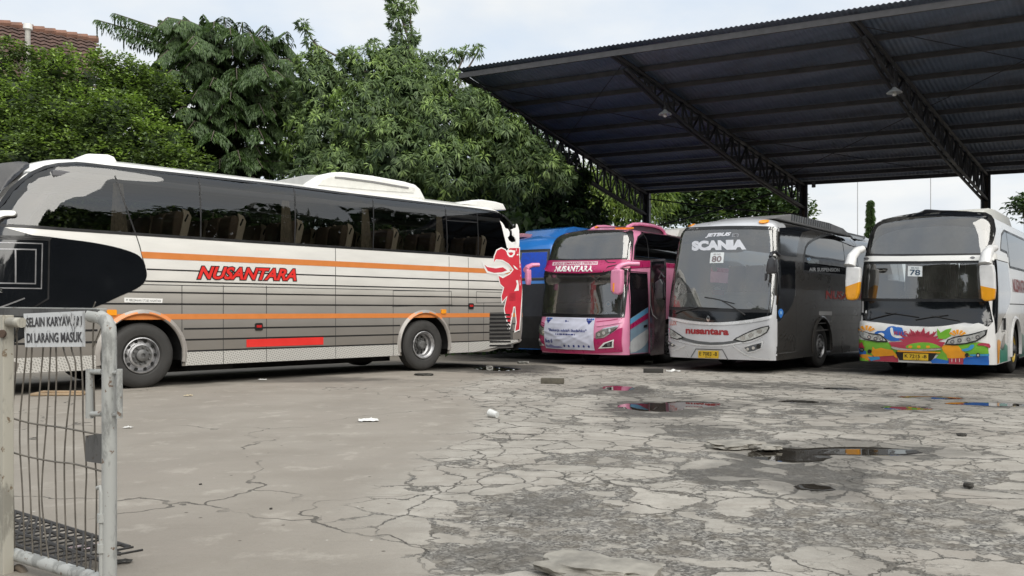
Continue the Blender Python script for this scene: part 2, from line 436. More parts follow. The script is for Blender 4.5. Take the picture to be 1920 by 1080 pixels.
def make_wheel(parent, x, y, r, kind, rimm=None, yw=.30):
    """tyre with a rim and hub; y is the outer face"""
    m = MB(); c = (x, y, r)
    m.lathe([(.285 * r / .53, .04), (.33 * r / .53, .0), (.40 * r / .53, -.012), (.47 * r / .53, -.004), (.505 * r / .53, .016), (r, .05), (r, .09), (r - .012, .092), (r - .012, .105), (r, .107), (r, .145), (r - .012, .147), (r - .012, .158), (r, .16), (r, .25), (.5, .29), (.3, yw)], RUB, c, 56)
    o = m.build('wheel', parent, 30)
    q = MB(); k = r / .53; S = rimm or STEEL
    if kind == 'front':
        q.lathe([(.29 * k, .03), (.292 * k, .005), (.278 * k, .0), (.268 * k, .03), (.262 * k, .085), (.20 * k, .045), (.195 * k, .02), (.165 * k, .012)], S, c, 48)
        q.lathe([(.168 * k, .014), (.155 * k, .02), (.10 * k, .022)], STEELD, c, 40)
        hub = [(.10 * k, .02), (.095 * k, -.03), (.07 * k, -.045), (.035 * k, -.05), (.034 * k, -.03), (0.001, -.03)]; rn, rh, hd = .133 * k, .232 * k, .062
    else:
        q.lathe([(.29 * k, .03), (.292 * k, .005), (.278 * k, .0), (.262 * k, .03), (.24 * k, .05), (.232 * k, .13), (.20 * k, .16)], S, c, 48)
        q.lathe([(.203 * k, .158), (.10 * k, .15)], STEELD, c, 40)
        hub = [(.10 * k, .15), (.092 * k, .06), (.075 * k, .035), (.02, .03), (.001, .03)]; rn, rh, hd = .13 * k, .172 * k, .152
    for i in range(10):
        a = 2 * math.pi * i / 10; cc = (x + rh * math.cos(a), y + hd - (.008 if kind == 'front' else .0), r + rh * math.sin(a))
        q.lathe([(.027 * k, .02), (.027 * k, -.004), (.001, -.004)], MATTE, cc, 12)
    rim = q.build('rim', o, 30)
    q = MB(); q.lathe(hub, STEELD, c, 32)
    for i in range(10):
        a = 2 * math.pi * (i + .3) / 10; cc = (x + rn * math.cos(a), y + (.012 if kind == 'front' else .135), r + rn * math.sin(a))
        q.lathe([(.017, .02), (.017, -.014), (.012, -.02), (.001, -.02)], STEELD, cc, 6)
    q.build('hub', rim, 30)
    return o
def make_seat_mesh():
    """high-backed coach seat, facing -x, at the origin of its foot; cream side shells"""
    cloth = mat('seat_cloth', (.16, .12, .09), .9, var=.2); shellm = mat('seat_shell_cream', (.78, .68, .54), .4, var=.06)
    m = MB()
    back = [(.10, .40), (.20, .42), (.36, 1.02), (.345, 1.12), (.27, 1.15), (.20, 1.10), (.17, .95)]
    m.prism(back, -.21, .21, cloth, .03); m.prism([(-.38, .28), (.14, .28), (.14, .42), (-.38, .45)], -.21, .21, cloth, .04)
    sh = [(.13, .34), (.30, .34), (.47, 1.04), (.42, 1.14), (.31, 1.175), (.33, 1.06), (.27, .75)]
    m.prism(sh, -.245, -.205, shellm, .012); m.prism(sh, .205, .245, shellm, .012)
    m.prism([(.36, .95), (.42, 1.08), (.39, 1.09), (.335, .97)], -.249, -.243, BLK)
    m.prism([(.24, .36), (.30, .36), (.47, 1.04), (.42, 1.14), (.38, 1.10)], -.205, .205, shellm, .01)
    m.box((-.12, 0, .14), (.3, .36, .28), BLK, bev=.02)
    o = m.build('seat', None, 40); return o
SEAT = [None]
def seats(bus, xs, zf, ys=(.36, .84, 1.66, 2.14)):
    for x in xs:
        for y in ys:
            if SEAT[0] is None: o = SEAT[0] = make_seat_mesh()
            else: o = SEAT[0].copy(); COL.objects.link(o)
            o.parent = bus.root; o.location = (x, y, zf)
# ------------------------------------------------------------------ the long grey-white coach on the left
def livery_mat():
    m, t, b = new_mat('white_to_grey_paint'); N = t.nodes
    tcn = N.new('ShaderNodeTexCoord'); sp = N.new('ShaderNodeSeparateXYZ'); link(t, tcn.outputs['Object'], sp.inputs[0])
    mr = N.new('ShaderNodeMapRange'); mr.inputs[1].default_value = 0; mr.inputs[2].default_value = 4; link(t, sp.outputs[2], mr.inputs[0])
    rp = N.new('ShaderNodeValToRGB'); els = rp.color_ramp.elements
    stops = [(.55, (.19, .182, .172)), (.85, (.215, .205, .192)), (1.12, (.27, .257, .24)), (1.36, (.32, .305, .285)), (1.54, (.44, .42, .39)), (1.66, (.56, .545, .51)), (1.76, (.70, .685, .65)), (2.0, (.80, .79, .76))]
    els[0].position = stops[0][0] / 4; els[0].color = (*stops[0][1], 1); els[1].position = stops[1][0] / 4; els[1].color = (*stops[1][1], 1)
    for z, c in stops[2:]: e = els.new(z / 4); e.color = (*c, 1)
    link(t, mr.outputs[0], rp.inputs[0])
    n = N.new('ShaderNodeTexNoise'); n.inputs['Scale'].default_value = 3; n.inputs['Detail'].default_value = 7
    mp = N.new('ShaderNodeMapping'); mp.inputs['Scale'].default_value = (.35, 1, 1.6); link(t, tcn.outputs['Object'], mp.inputs[0]); link(t, mp.outputs[0], n.inputs['Vector'])
    m2 = N.new('ShaderNodeMapRange'); m2.inputs[1].default_value = .3; m2.inputs[2].default_value = .7; m2.inputs[3].default_value = .9; m2.inputs[4].default_value = 1.06; link(t, n.outputs[0], m2.inputs[0])
    mu = N.new('ShaderNodeMixRGB'); mu.blend_type = 'MULTIPLY'; mu.inputs[0].default_value = 1; link(t, rp.outputs[0], mu.inputs[1]); link(t, m2.outputs[0], mu.inputs[2])
    link(t, mu.outputs[0], b.inputs['Base Color']); b.inputs['Roughness'].default_value = .38; b.inputs['Coat Weight'].default_value = .5; b.inputs['Coat Roughness'].default_value = .08
    b.inputs['Metallic'].default_value = .15
    # slightly wavy sheet metal
    n3 = N.new('ShaderNodeTexNoise'); n3.inputs['Scale'].default_value = 1.6; link(t, tcn.outputs['Object'], n3.inputs['Vector'])
    bp = N.new('ShaderNodeBump'); bp.inputs['Strength'].default_value = .08; bp.inputs['Distance'].default_value = .06; link(t, n3.outputs[0], bp.inputs['Height']); link(t, bp.outputs[0], b.inputs['Normal']); link(t, bp.outputs[0], b.inputs['Coat Normal'])
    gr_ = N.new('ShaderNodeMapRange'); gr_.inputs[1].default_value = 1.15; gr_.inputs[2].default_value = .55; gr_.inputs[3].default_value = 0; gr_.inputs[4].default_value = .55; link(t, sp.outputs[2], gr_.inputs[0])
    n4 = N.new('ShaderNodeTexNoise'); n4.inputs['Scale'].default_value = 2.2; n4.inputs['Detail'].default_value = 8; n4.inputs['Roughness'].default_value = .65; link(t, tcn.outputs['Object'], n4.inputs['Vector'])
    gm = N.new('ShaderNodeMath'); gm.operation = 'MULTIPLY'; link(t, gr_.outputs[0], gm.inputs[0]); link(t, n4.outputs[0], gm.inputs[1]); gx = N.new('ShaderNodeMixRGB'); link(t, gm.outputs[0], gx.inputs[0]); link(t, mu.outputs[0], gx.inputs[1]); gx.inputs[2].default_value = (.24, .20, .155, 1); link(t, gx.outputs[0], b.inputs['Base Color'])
    lining(m); return m
def treadplate():
    m, t, b = new_mat('aluminium_tread_plate'); N = t.nodes
    tcn = N.new('ShaderNodeTexCoord'); sp = N.new('ShaderNodeSeparateXYZ'); link(t, tcn.outputs['Object'], sp.inputs[0])
    b.inputs['Base Color'].default_value = (.62, .61, .58, 1); b.inputs['Metallic'].default_value = .45; b.inputs['Roughness'].default_value = .42
    def M(op, a, bb=None):
        n = N.new('ShaderNodeMath'); n.operation = op
        for i, q in enumerate((a, bb)):
            if q is None: continue
            if isinstance(q, (int, float)): n.inputs[i].default_value = q
            else: link(t, q, n.inputs[i])
        return n.outputs[0]
    u = M('MULTIPLY', sp.outputs[0], 105.); v = M('MULTIPLY', sp.outputs[2], 105.)
    a = M('MULTIPLY', M('SINE', M('ADD', u, v)), M('SINE', M('MULTIPLY', M('SUBTRACT', u, v), .5)))
    h = M('GREATER_THAN', a, .35)
    bp = N.new('ShaderNodeBump'); bp.inputs['Strength'].default_value = .6; bp.inputs['Distance'].default_value = .012; link(t, h, bp.inputs['Height']); link(t, bp.outputs[0], b.inputs['Normal'])
    mxr = N.new('ShaderNodeMixRGB'); mxr.inputs[1].default_value = (.66, .65, .62, 1); mxr.inputs[2].default_value = (.40, .39, .37, 1); link(t, h, mxr.inputs[0]); link(t, mxr.outputs[0], b.inputs['Base Color'])
    return m
ORANGE = mat('orange_stripe', (.62, .21, .055), .35, coat=.4, var=.05)
RED = mat('red_sticker', (.70, .03, .025), .35, coat=.3, var=.04)
WSTK = mat('white_sticker', (.80, .80, .79), .4, var=.04)
LINEB = mat('black_pinstripe', (.008, .008, .009), .4, var=.1)
SEAM = mat('panel_gap', (.05, .05, .05), .8)
GL_L = glass('tinted_side_glass', (.58, .58, .56), wav=.02, refl=.95, ior=1.95)
GL_F = glass('windscreen_glass', (.62, .66, .65), wav=.01, refl=.95, dirt=.075, ior=2.5)

B = Bus('long white and grey coach with orange stripes and a red bird emblem', (-5.966, 13.79, 0), 44.3, 2.5,
        [(.3, -2.35), (.8, -2.55), (1.3, -2.6), (2.0, -2.45), (2.8, -2.15), (3.3, -1.8), (3.55, -1.5), (3.68, -1.1), (3.76, -.5)],
        [(.3, 8.92), (.8, 9.02), (1.6, 9.02), (2.4, 8.96), (3.0, 8.82), (3.35, 8.66), (3.55, 8.45), (3.68, 8.15), (3.76, 7.6)],
        [(.3, 0), (2.35, 0), (2.9, .045), (3.45, .14), (3.58, .2), (3.66, .32), (3.72, .6), (3.76, 1.0)], bow=.22, rx=.55, rw=.45, bowr=.05, rxr=.12, rwr=.16)
LB = B; B.ns = 60; B.fmax = 0
zt = lambda px, py: B.un('side', px, py)
S = 'side'
glz = [(-45, 424), (-25, 405), (0, 382), (20, 355), (40, 337), (60, 323), (85, 312), (110, 307), (145, 305), (200, 311), (290, 320.5), (370, 329), (455, 338.5), (547, 348.4), (640, 361), (695, 367.5), (832, 384), (892, 391), (925, 396), (945, 404), (958, 417), (967, 434), (973, 455), (974.5, 485), (935, 484), (895, 482), (838, 477), (480, 455), (250, 440), (130, 432)]
glz = B.U(S, glz)
arch_f = [(p[0], p[1]) for p in circle(0, .53, .68, 32)]
sr = (Vector((-1.836, 18.02)) - Vector((-5.966, 13.79))).length
arch_r = circle(sr, .53, .66, 32)
tail = [(7.35, .25), (9.2, .25), (9.2, .56), (8.95, .54)]
far = [(-1.2, 2.45), (8.3, 2.45), (8.3, 3.4), (-.6, 3.4)]
wsc = [(.35, 1.75), (2.15, 1.75), (2.1, 3.35), (.4, 3.35)]
LIV = livery_mat(); TREAD = treadplate()
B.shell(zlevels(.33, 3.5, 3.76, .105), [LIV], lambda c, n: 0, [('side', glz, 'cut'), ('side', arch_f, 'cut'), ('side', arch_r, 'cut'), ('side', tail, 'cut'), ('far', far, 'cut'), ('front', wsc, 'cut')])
# glazing: panes with joints between them
g = MB(); B.patch(g, S, grow(glz, .012), .003, GL_L, .16); side_glass = g.build('side_window', B.root, 60)
fr = MB(); B.ring(fr, S, glz, .012, -.035, .005, BLK)
for a, b in (((205, 311), (256, 441)), ((371, 329), (376, 448)), ((548, 348), (552, 459)), ((696, 367), (699, 468)), ((832, 384), (838, 477)), ((891, 391), (896, 482))):
    P2 = B.U(S, [a, b])
    if a[0] == 205: P2 = B.U(S, [(204, 311), (216, 332), (230, 370), (242, 405), (255, 441)])
    B.line(fr, S, P2, .026, .006, BLK)
B.line(fr, S, B.U(S, [(836, 413), (894, 417)]), .025, .006, BLK)
fr.build('window_seal', side_glass)
g = MB(); B.patch(g, 'front', grow(wsc, .02), .004, GL_F, .2); g.build('windscreen', B.root, 60)
g = MB()
g.add([(p[0], B.W - .075, p[1]) for p in far], [[0, 1, 2, 3]], glass('far_side_glass', (.34, .35, .34), wav=.05, refl=.9)); g.build('far_side_window', B.root)
# wrap-round dark top of the windscreen seen at the near corner
m = MB(); B.patch(m, S, B.U(S, [(-30, 385), (-30, 312), (5, 306), (35, 303), (50, 304), (56, 308), (55, 314), (42, 323), (22, 341), (0, 360), (-15, 377)]), .006, mat('dark_windscreen_edge', (.02, .022, .028), .22), .05); m.build('windscreen_corner', B.root, 60)
# black front swoosh and the door in it
m = MB()
sw = smooth_poly([(-40, 437), (60, 441), (130, 449), (175, 455), (215, 463), (245, 472), (262, 481), (270, 494), (275, 512), (273, 524), (266, 534), (250, 544), (225, 555), (190, 571), (150, 587), (100, 607), (60, 625), (20, 645), (-40, 660)], 3)
B.slab(m, S, B.U(S, sw), .002, .006, GLOSSB, .12); swo = m.build('front_side_panel', B.root, 40)
d = MB(); dw = mat('door_aluminium', (.28, .28, .29), .35, .6)
dp = B.U(S, [(-45, 449), (92, 450), (90, 560), (60, 578), (-45, 625)]); B.ring(d, S, dp, .012, -.012, .012, BLK)
dp = B.U(S, [(-45, 456), (79, 457), (77, 541), (-45, 540)]); B.ring(d, S, dp, .008, -.008, .013, dw)
dp = B.U(S, [(-45, 468), (67, 468), (66, 532), (-45, 531)]); B.ring(d, S, dp, .008, -.01, .014, dw)
B.line(d, S, B.U(S, [(29, 468), (29, 531)]), .02, .0145, dw)
B.line(d, S, B.U(S, [(-45, 592), (46, 559)]), .02, .0145, dw); B.line(d, S, B.U(S, [(-45, 445), (92, 446), (95, 449)]), .03, .016, BLK)
B.slab(d, S, B.U(S, [(-5, 540), (4, 540), (4, 549), (-5, 549)]), .013, .012, CHROME)
d.build('door', B.root)
# livery lines
st = MB()
def zl(y): return B.un(S, 341, y)[1]
x_end = 8.94
def hl(y, wd, m, x0, x1=x_end, off=.004): z = zl(y); B.line(st, S, [(x0, z), (x1, z)], wd, off, m, .15)
def xs(px, y): return B.un(S, px, y)[0]
oz0, oz1 = zl(475.4), zl(487.3); B.patch(st, S, [(xs(264, 478), oz0), (x_end - .02, oz0), (x_end - .02, oz1), (xs(268, 486), oz1)], .004, ORANGE, .15)
oz0, oz1 = zl(588.5), zl(598.8); B.patch(st, S, [(-.75, oz0), (x_end - .02, oz0), (x_end - .02, oz1), (-.75, oz1)], .004, ORANGE, .15)
hl(507, .022, LINEB, xs(275, 507)); hl(528.6, .022, LINEB, xs(272, 528)); hl(548.8, .024, LINEB, xs(238, 548)); hl(570.2, .026, LINEB, -1.2)
hl(616.7, .026, LINEB, .68, sr - .66); hl(637.3, .026, LINEB, .70, sr - .67); hl(659, .03, LINEB, .70, sr - .67)
for y in (616.7, 637.3, 659): hl(y, .024, LINEB, sr + .66)
for y0, x0 in ((616.7, -2.2), (637.3, -2.2)): hl(y0, .03, LINEB, x0, -.7)
st.build('livery_stripes', B.root)
# panel gaps
pg = MB(); z35 = zl(535)
B.line(pg, S, [(xs(263, 535), z35), (6.2, z35)], .012, .003, SEAM)
for px, y0, y1 in ((341, 535, 686), (418.5, 535, 683), (499.5, 536, 679), (629, 460, 672), (737, 545, 672), (842, 481, 660), (878, 483, 658)):
    x = xs(px, 560); a = B.un(S, px, y0)[1]; b = B.un(S, px, y1)[1]; B.line(pg, S, [(x, a), (x, max(b, .34))], .012, .0035, SEAM)
B.line(pg, S, B.U(S, [(255, 441), (262, 462), (268, 487), (272, 500)]), .016, .0035, SEAM)
for q in ([(893, 547), (972, 549)], [(893, 568), (972, 567)], [(893, 547), (893, 568)], [(907, 568), (906, 655)], [(737, 545), (846, 546)], [(846, 546), (847, 575)], [(735, 575), (848, 571)]):
    B.line(pg, S, B.U(S, q), .011, .0035, SEAM)
pg.build('panel_gaps', B.root)
# tread-plate skirt
sk = MB(); zs = zl(660.5)
for x0, x1 in ((-2.0, -.72), (.70, xs(418.5, 675)), (xs(418.5, 675), xs(499.5, 675)), (xs(499.5, 675), xs(629, 670)), (xs(629, 670), xs(737, 668)), (xs(737, 668), sr - .67), (sr + .67, xs(878, 655))):
    sk = MB(); B.slab(sk, S, [(x0 + .006, .335), (x1 - .006, .335), (x1 - .006, zs), (x0 + .006, zs)], .003, .008, TREAD, .3); sk.build('skirt_panel', B.root)
sk = MB(); B.slab(sk, S, [(xs(878, 655) + .006, .335), (7.35, .335), (8.88, .545), (8.88, zs + .02), (xs(878, 655) + .006, zs)], .003, .008, TREAD, .2)
sk.build('skirt_panel', B.root)
# wheel arch lips
FL = mat('arch_lip', (.32, .30, .28), .3, coat=.5, var=.08)
for cx, name in ((0, 'f'), (sr, 'r')):
    a = MB(); V = []; n = 26
    m2 = FL
    prof = [(.655, .01), (.668, -.035), (.685, -.042), (.71, -.022), (.745, -.0035)]
    for k in range(n + 1):
        t = math.pi * (1.06 - 1.12 * k / n)
        for r, y in prof: V.append((cx + r * math.cos(t), y, .53 + r * math.sin(t)))
    K = len(prof); fc = [[i * K + j, i * K + j + 1, (i + 1) * K + j + 1, (i + 1) * K + j] for i in range(n) for j in range(K - 1)]
    zb = {}
    lo, hi = zl(598.8), zl(588.5)
    for q in fc:
        zc = sum(V[i][2] for i in q) / 4
        zb.setdefault(1 if lo - .015 < zc < hi + .012 else 0, []).append(q)
    for k2, q in zb.items(): a.add(V, q, ORANGE if k2 else (FL if True else LIV))
    a.build('wheel_arch', B.root, 60, recalc=True)
# emblem at the tail: red bird with white edging
EM = lambda pts: B.U(S, [(840 + x / 3.376, 370 + y / 3.376) for x, y in pts])
RB = mat('emblem_red', (.58, .035, .055), .35, coat=.4, var=.05); e = MB()
head = [(326, 148), (340, 158), (352, 175), (362, 196), (378, 200), (389, 220), (388, 242), (376, 256), (386, 274), (402, 285), (418, 282), (432, 264), (418, 254), (404, 240), (402, 214), (412, 198), (427, 192), (429, 168), (438, 172), (444, 190), (449, 210), (449, 322), (372, 322), (352, 240), (338, 180)]
B.patch(e, S, EM(head), .008, WSTK, .1)
body = [(388, 322), (449, 322), (449, 836), (424, 846), (433, 790), (424, 690), (411, 692), (405, 740), (392, 806), (378, 790), (366, 765), (356, 705), (374, 622), (342, 660), (338, 625), (354, 570), (330, 548), (318, 497), (345, 512), (392, 486), (414, 458), (384, 420), (344, 396), (302, 392), (288, 412), (292, 378), (308, 338), (336, 324), (360, 334), (372, 352)]
B.patch(e, S, grow(EM(body), .028), .0085, WSTK, .1)
B.patch(e, S, EM(body), .0105, RB, .1)
wing = [(208, 392), (236, 430), (300, 438), (348, 430), (378, 448), (396, 470), (350, 486), (290, 488), (244, 478), (222, 440)]
B.patch(e, S, EM(wing), .0095, WSTK, .1)
B.patch(e, S, EM([(228, 426), (246, 441), (300, 450), (345, 443), (372, 462), (340, 474), (290, 478), (250, 466)]), .0125, RB, .1)
B.patch(e, S, EM([(368, 338), (395, 332), (424, 338), (420, 362), (405, 380), (385, 378), (372, 362)]), .0125, WSTK)
B.patch(e, S, EM([(378, 350), (400, 348), (412, 352), (404, 366), (390, 368)]), .0138, RB)
B.patch(e, S, EM([(410, 428), (424, 438), (442, 458), (430, 456), (418, 446)]), .0125, WSTK)
B.patch(e, S, EM([(428, 526), (441, 524), (446, 560), (446, 590), (416, 594), (428, 572), (434, 548)]), .0125, WSTK)
for k in range(5):
    y = 700 + k * 24; B.patch(e, S, EM([(358 + k * 4, y + 30), (368 + k * 4, y + 44), (372 + k * 4, y + 54), (360 + k * 4, y + 42)]), .0125, WSTK); B.patch(e, S, EM([(412 - k * 4, y + 24), (404 - k * 4, y + 44), (398 - k * 4, y + 50), (402 - k * 4, y + 32)]), .0125, WSTK)
for k in range(6): B.line(e, S, EM([(385, 612 + k * 8), (425, 610 + k * 8)]), .012, .0125, mat('emblem_dark_red', (.25, .02, .03), .4))
e.build('emblem', B.root)
# engine grille at the tail
gr = MB()
for k in range(9):
    y = 589 + k * 7.2; q = B.U(S, [(918 - k * .1, y), (955 + k * .2, y - .4), (956 + k * .2, y + 2.8), (918 - k * .1, y + 3.2)]); B.slab(gr, S, q, .003, .010, BLK, .3)
B.patch(gr, S, B.U(S, [(918, 586), (960, 585), (962, 652), (917, 654)]), .0055, mat('grille_grey', (.075, .073, .07), .5), .2)
gr.build('engine_grille', B.root)
# writing
tx = MB(); bl, br, tl = B.un(S, 370, 523), B.un(S, 555, 526.5), B.un(S, 374, 499)
dt = Vector(tl) - Vector(bl); tl = (bl[0] + .02, bl[1] + dt.y)
B.text(tx, S, 'NUSANTARA', bl, br, tl, .006, LINEB, bold=.035, shear=.25, space=1.0, grow_by=.055)
B.text(tx, S, 'NUSANTARA', bl, br, tl, .010, RED, bold=.035, shear=.25, space=1.0); tx.build('lettering', B.root)
tx = MB(); B.slab(tx, S, B.U(S, [(233, 558), (305, 560), (304, 568), (233, 567)]), .003, .002, WSTK)
B.text(tx, S, 'PT. PERUSAHAAN OTOBIS NUSANTARA', B.un(S, 236, 565), B.un(S, 302, 566.5), B.un(S, 236, 560.5), .0065, LINEB, bold=.0); tx.build('company_plate', B.root)
m = MB(); B.slab(m, S, B.U(S, [(462, 636.5), (606, 632), (606, 646), (462, 651)]), .004, .003, RED, .3); m.build('red_reflector', B.root)
for px, py, mm in ((485, 612.5, 0), (883, 574, 0)):
    m = MB(); x, z = B.un(S, px, py); B.slab(m, S, round_poly([(x - .075, z - .065), (x + .075, z - .065), (x + .075, z + .065), (x - .075, z + .065)], .03), .003, .012, BLK)
    B.slab(m, S, round_poly([(x - .05, z - .015), (x + .05, z - .015), (x + .05, z + .03), (x - .05, z + .03)], .01), .015, .008, REDL); m.build('hatch_latch', B.root)
for px, py, r in ((209, 586, .075), (831, 584, .07)):
    m = MB(); x, z = B.un(S, px, py); B.slab(m, S, round_poly([(x - r, z - .045), (x + r, z - .045), (x + r, z + .045), (x - r, z + .045)], .02), .003, .02, AMBER); m.build('side_marker_lamp', B.root)
# small oval tag in the window, white fin at the A-pillar
m = MB(); B.slab(m, S, smooth_poly(B.U(S, [(-30, 420), (-10, 405), (0, 398), (29, 398), (28, 406), (12, 407), (0, 413), (-12, 428), (-30, 440)]), 3), .006, .05, WHITE, .08); m.build('mirror_fin', B.root, 40)
# wheels, wells, underside
make_wheel(B.root, 0, .03, .53, 'front'); make_wheel(B.root, sr, .03, .53, 'rear')
for x in (0, sr):
    o = make_wheel(B.root, x, 0, .53, 'rear'); o.matrix_local = Matrix.Translation((x * 2, 2.47, 0)) @ Matrix.Rotation(math.pi, 4, 'Z')
m = MB()
for x in (0, sr): m.prism([(x - .72, .36), (x + .72, .36), (x + .72, 1.25), (x - .72, 1.25)][::-1], .70, .72, MATTE)
for x in (0, sr):
    V = []; n = 24
    for k in range(n + 1):
        t = math.pi * (1.05 - 1.1 * k / n); V += [(x + .70 * math.cos(t), .012, .53 + .70 * math.sin(t)), (x + .70 * math.cos(t), .72, .53 + .70 * math.sin(t))]
    m.add(V, [[2 * i, 2 * i + 1, 2 * i + 3, 2 * i + 2] for i in range(n)], MATTE)
m.box((2.9, 1.25, .42), (4.2, 2.2, .12), MATTE); m.box((-1.4, 1.25, .42), (1.2, 2.0, .12), MATTE); m.box((7.5, 1.25, .60), (2.2, 2.0, .08), MATTE); m.box((3.0, 1.25, .28), (5.2, .9, .2), MATTE)
m.box((1.3, .5, .3), (.8, .5, .16), MATTE, bev=.03); m.box((sr + 1.4, 1.2, .42), (1.2, .9, .3), MATTE, bev=.05)
m.build('chassis', B.root)
m = MB(); fl = mat('cabin_floor', (.08, .08, .085), .8); m.box((3.3, 1.25, 1.78), (10.6, 2.36, .05), fl); m.box((-1.7, 1.25, 1.35), (.7, 2.1, .5), fl, bev=.05)
m.box((3.5, .30, 3.35), (9.6, .32, .10), mat('luggage_rack', (.12, .12, .13), .6), bev=.02); m.box((3.5, 2.2, 3.35), (9.6, .32, .10), mat('luggage_rack', (.12, .12, .13), .6), bev=.02)
m.build('cabin', B.root)
cu = MB(); CUR = mat('curtain_beige', (.36, .31, .24), .9, var=.2, vscale=20)
for px in (227, 540, 688, 825):
    x, z = B.un(S, px, 400); V = []; n = 10
    for k in range(n + 1): V += [(x - .14 + .28 * k / n, .11 + .02 * (k % 2), 2.46), (x - .07 + .14 * k / n, .16 + .02 * (k % 2), 3.38)]
    cu.add(V, [[2 * i, 2 * i + 2, 2 * i + 3, 2 * i + 1] for i in range(n)], CUR)
cu.build('curtain', B.root)
seats(B, [xs(px, 430) - .30 for px in (346, 450, 560, 655, 740, 820, 905)], 1.80)
# roof: air conditioner, hatch, rear spoiler
def pod(bus, pts, y0, y1, m, bev, name):
    q = [bus.uny(px, py, y0) for px, py in pts]; mb = MB(); mb.prism(q, y0, y1, m, bev); return mb.build(name, bus.root, 50)
ac = pod(B, [(566, 352), (576, 343), (600, 328), (625, 322.5), (645, 322), (700, 329), (760, 340), (780, 346), (789, 354), (800, 375), (680, 372)], .40, 2.1, WHITE, .07, 'air_conditioner')
q = [B.uny(px, py, .395) for px, py in ((596, 347), (604, 337), (622, 331), (640, 331), (700, 338), (770, 350), (778, 353), (776, 362), (690, 356))]
m = MB(); m.prism(q, .385, .41, mat('white_plastic_aged', (.74, .74, .70), .45, var=.06), .008)
q = [B.uny(px, py, .38) for px, py in ((628, 331), (640, 331.5), (700, 339.5), (766, 351), (766, 354), (700, 343), (640, 335), (628, 334))]; m.prism(q, .372, .39, mat('vent_strip_grey', (.22, .22, .22), .6)); m.build('side_cover', ac)  # plain grey strip along the vent cover
pod(B, [(515, 345), (525, 338), (575, 328), (600, 328), (600, 352)], .5, 2.0, mat('roof_grey', (.35, .36, .36), .5), .01, 'roof_fairing')
pod(B, [(148, 300), (158, 290), (166, 288), (203, 289.5), (214, 294), (220, 304)], .7, 1.8, WHITE, .02, 'roof_hatch')
pod(B, [(868, 382), (885, 375), (905, 374), (930, 378), (944, 382), (950, 394), (930, 394)], .35, 2.15, WHITE, .03, 'rear_spoiler')
# ------------------------------------------------------------------ the coaches nosing out of the shed
INS3 = [(.3, 0), (1.7, 0), (2.3, .03), (3.05, .10), (3.23, .14), (3.36, .24), (3.46, .5), (3.52, 1.0)]
INS2 = [(.3, 0), (1.7, 0), (2.3, .03), (3.0, .10), (3.15, .14), (3.27, .24), (3.36, .5), (3.42, 1.0)]
REAR2 = [(.3, 11.7), (1.6, 11.75), (3.0, 11.5), (3.42, 10.8)]
GSIDE = glass('dark_side_glass', (.10, .11, .11), wav=.05, refl=.9)
GWIND = glass('windscreen_glass', (.62, .66, .65), wav=.01, refl=.95, dirt=.075, ior=2.5)
def corner(px, q, back=.22, deg=38):
    """ground point of the front near corner: photograph column and distance scale"""
    X, Y = (px - CX) * q, F * q; a = R(deg); return (X - back * math.sin(a), Y - back * math.cos(a), gz(X, Y) if False else -.12)
def cabin(bus, zf, zd, dash, xd, col=(.05, .05, .055)):
    m = MB(); fl = mat('cabin_dark', (.03, .03, .032), .9); dm = mat('dash_' + bus.root.name + dash, col, .6, var=.1)
    m.box((6.0, bus.W / 2, zf), (10.6, bus.W - .2, .05), fl); m.box((2.6, bus.W / 2, zf / 2 + .4), (.06, bus.W - .24, zf - .5), fl)
    pr = [(xd + .0, zd - .5), (xd + .75, zd - .5), (xd + .75, zd - .08), (xd + .55, zd + .06), (xd + .2, zd), (xd + .0, zd - .08)]
    m.prism(pr, .2, bus.W - .2, dm, .03); m.build('dashboard', bus.root, 40)
    q = MB(); q.lathe([(.22 + .016 * math.cos(a), .016 * math.sin(a)) for a in [2 * math.pi * k / 8 for k in range(9)]], BLK, (0, 0, 0), 28, 'z')
    q.box((0, 0, 0), (.42, .04, .02), BLK); q.box((0, 0, 0), (.04, .42, .02), BLK); q.tube([(0, 0, 0), (0, 0, -.5)], .04, BLK)
    o = q.build('steering_wheel', bus.root, 40); o.location = (xd + .95, bus.W - .7, zd + .12); o.rotation_euler = (0, R(-35), 0)
def underside(bus, zb, wx, wr):
    m = MB(); W = bus.W
    m.box((wx + 3.2, W / 2, zb + .1), (3.6, W - .3, .1), MATTE); m.box((1.1, W / 2, zb + .05), (1.3, W - .5, .08), MATTE)
    for x in (wx, wr):
        V = []; n = 20
        for k in range(n + 1):
            t = math.pi * (1.05 - 1.1 * k / n); V += [(x + .68 * math.cos(t), .012, .52 + .68 * math.sin(t)), (x + .68 * math.cos(t), .7, .52 + .68 * math.sin(t))]
        m.add(V, [[2 * i, 2 * i + 1, 2 * i + 3, 2 * i + 2] for i in range(n)], MATTE); m.box((x, .71, .8), (1.4, .02, .9), MATTE)
    m.box((wx, W / 2, .52), (.16, W - .6, .14), MATTE); m.box((1.3, W / 2, .28), (.10, 1.5, .08), MATTE)
    m.build('chassis', bus.root)
    for x, k in ((wx, 'front'), (wr, 'rear')):
        o = make_wheel(bus.root, 0, 0, .52, k); o.matrix_local = Matrix.Translation((x, W - .03, 0)) @ Matrix.Rotation(math.pi, 4, 'Z')
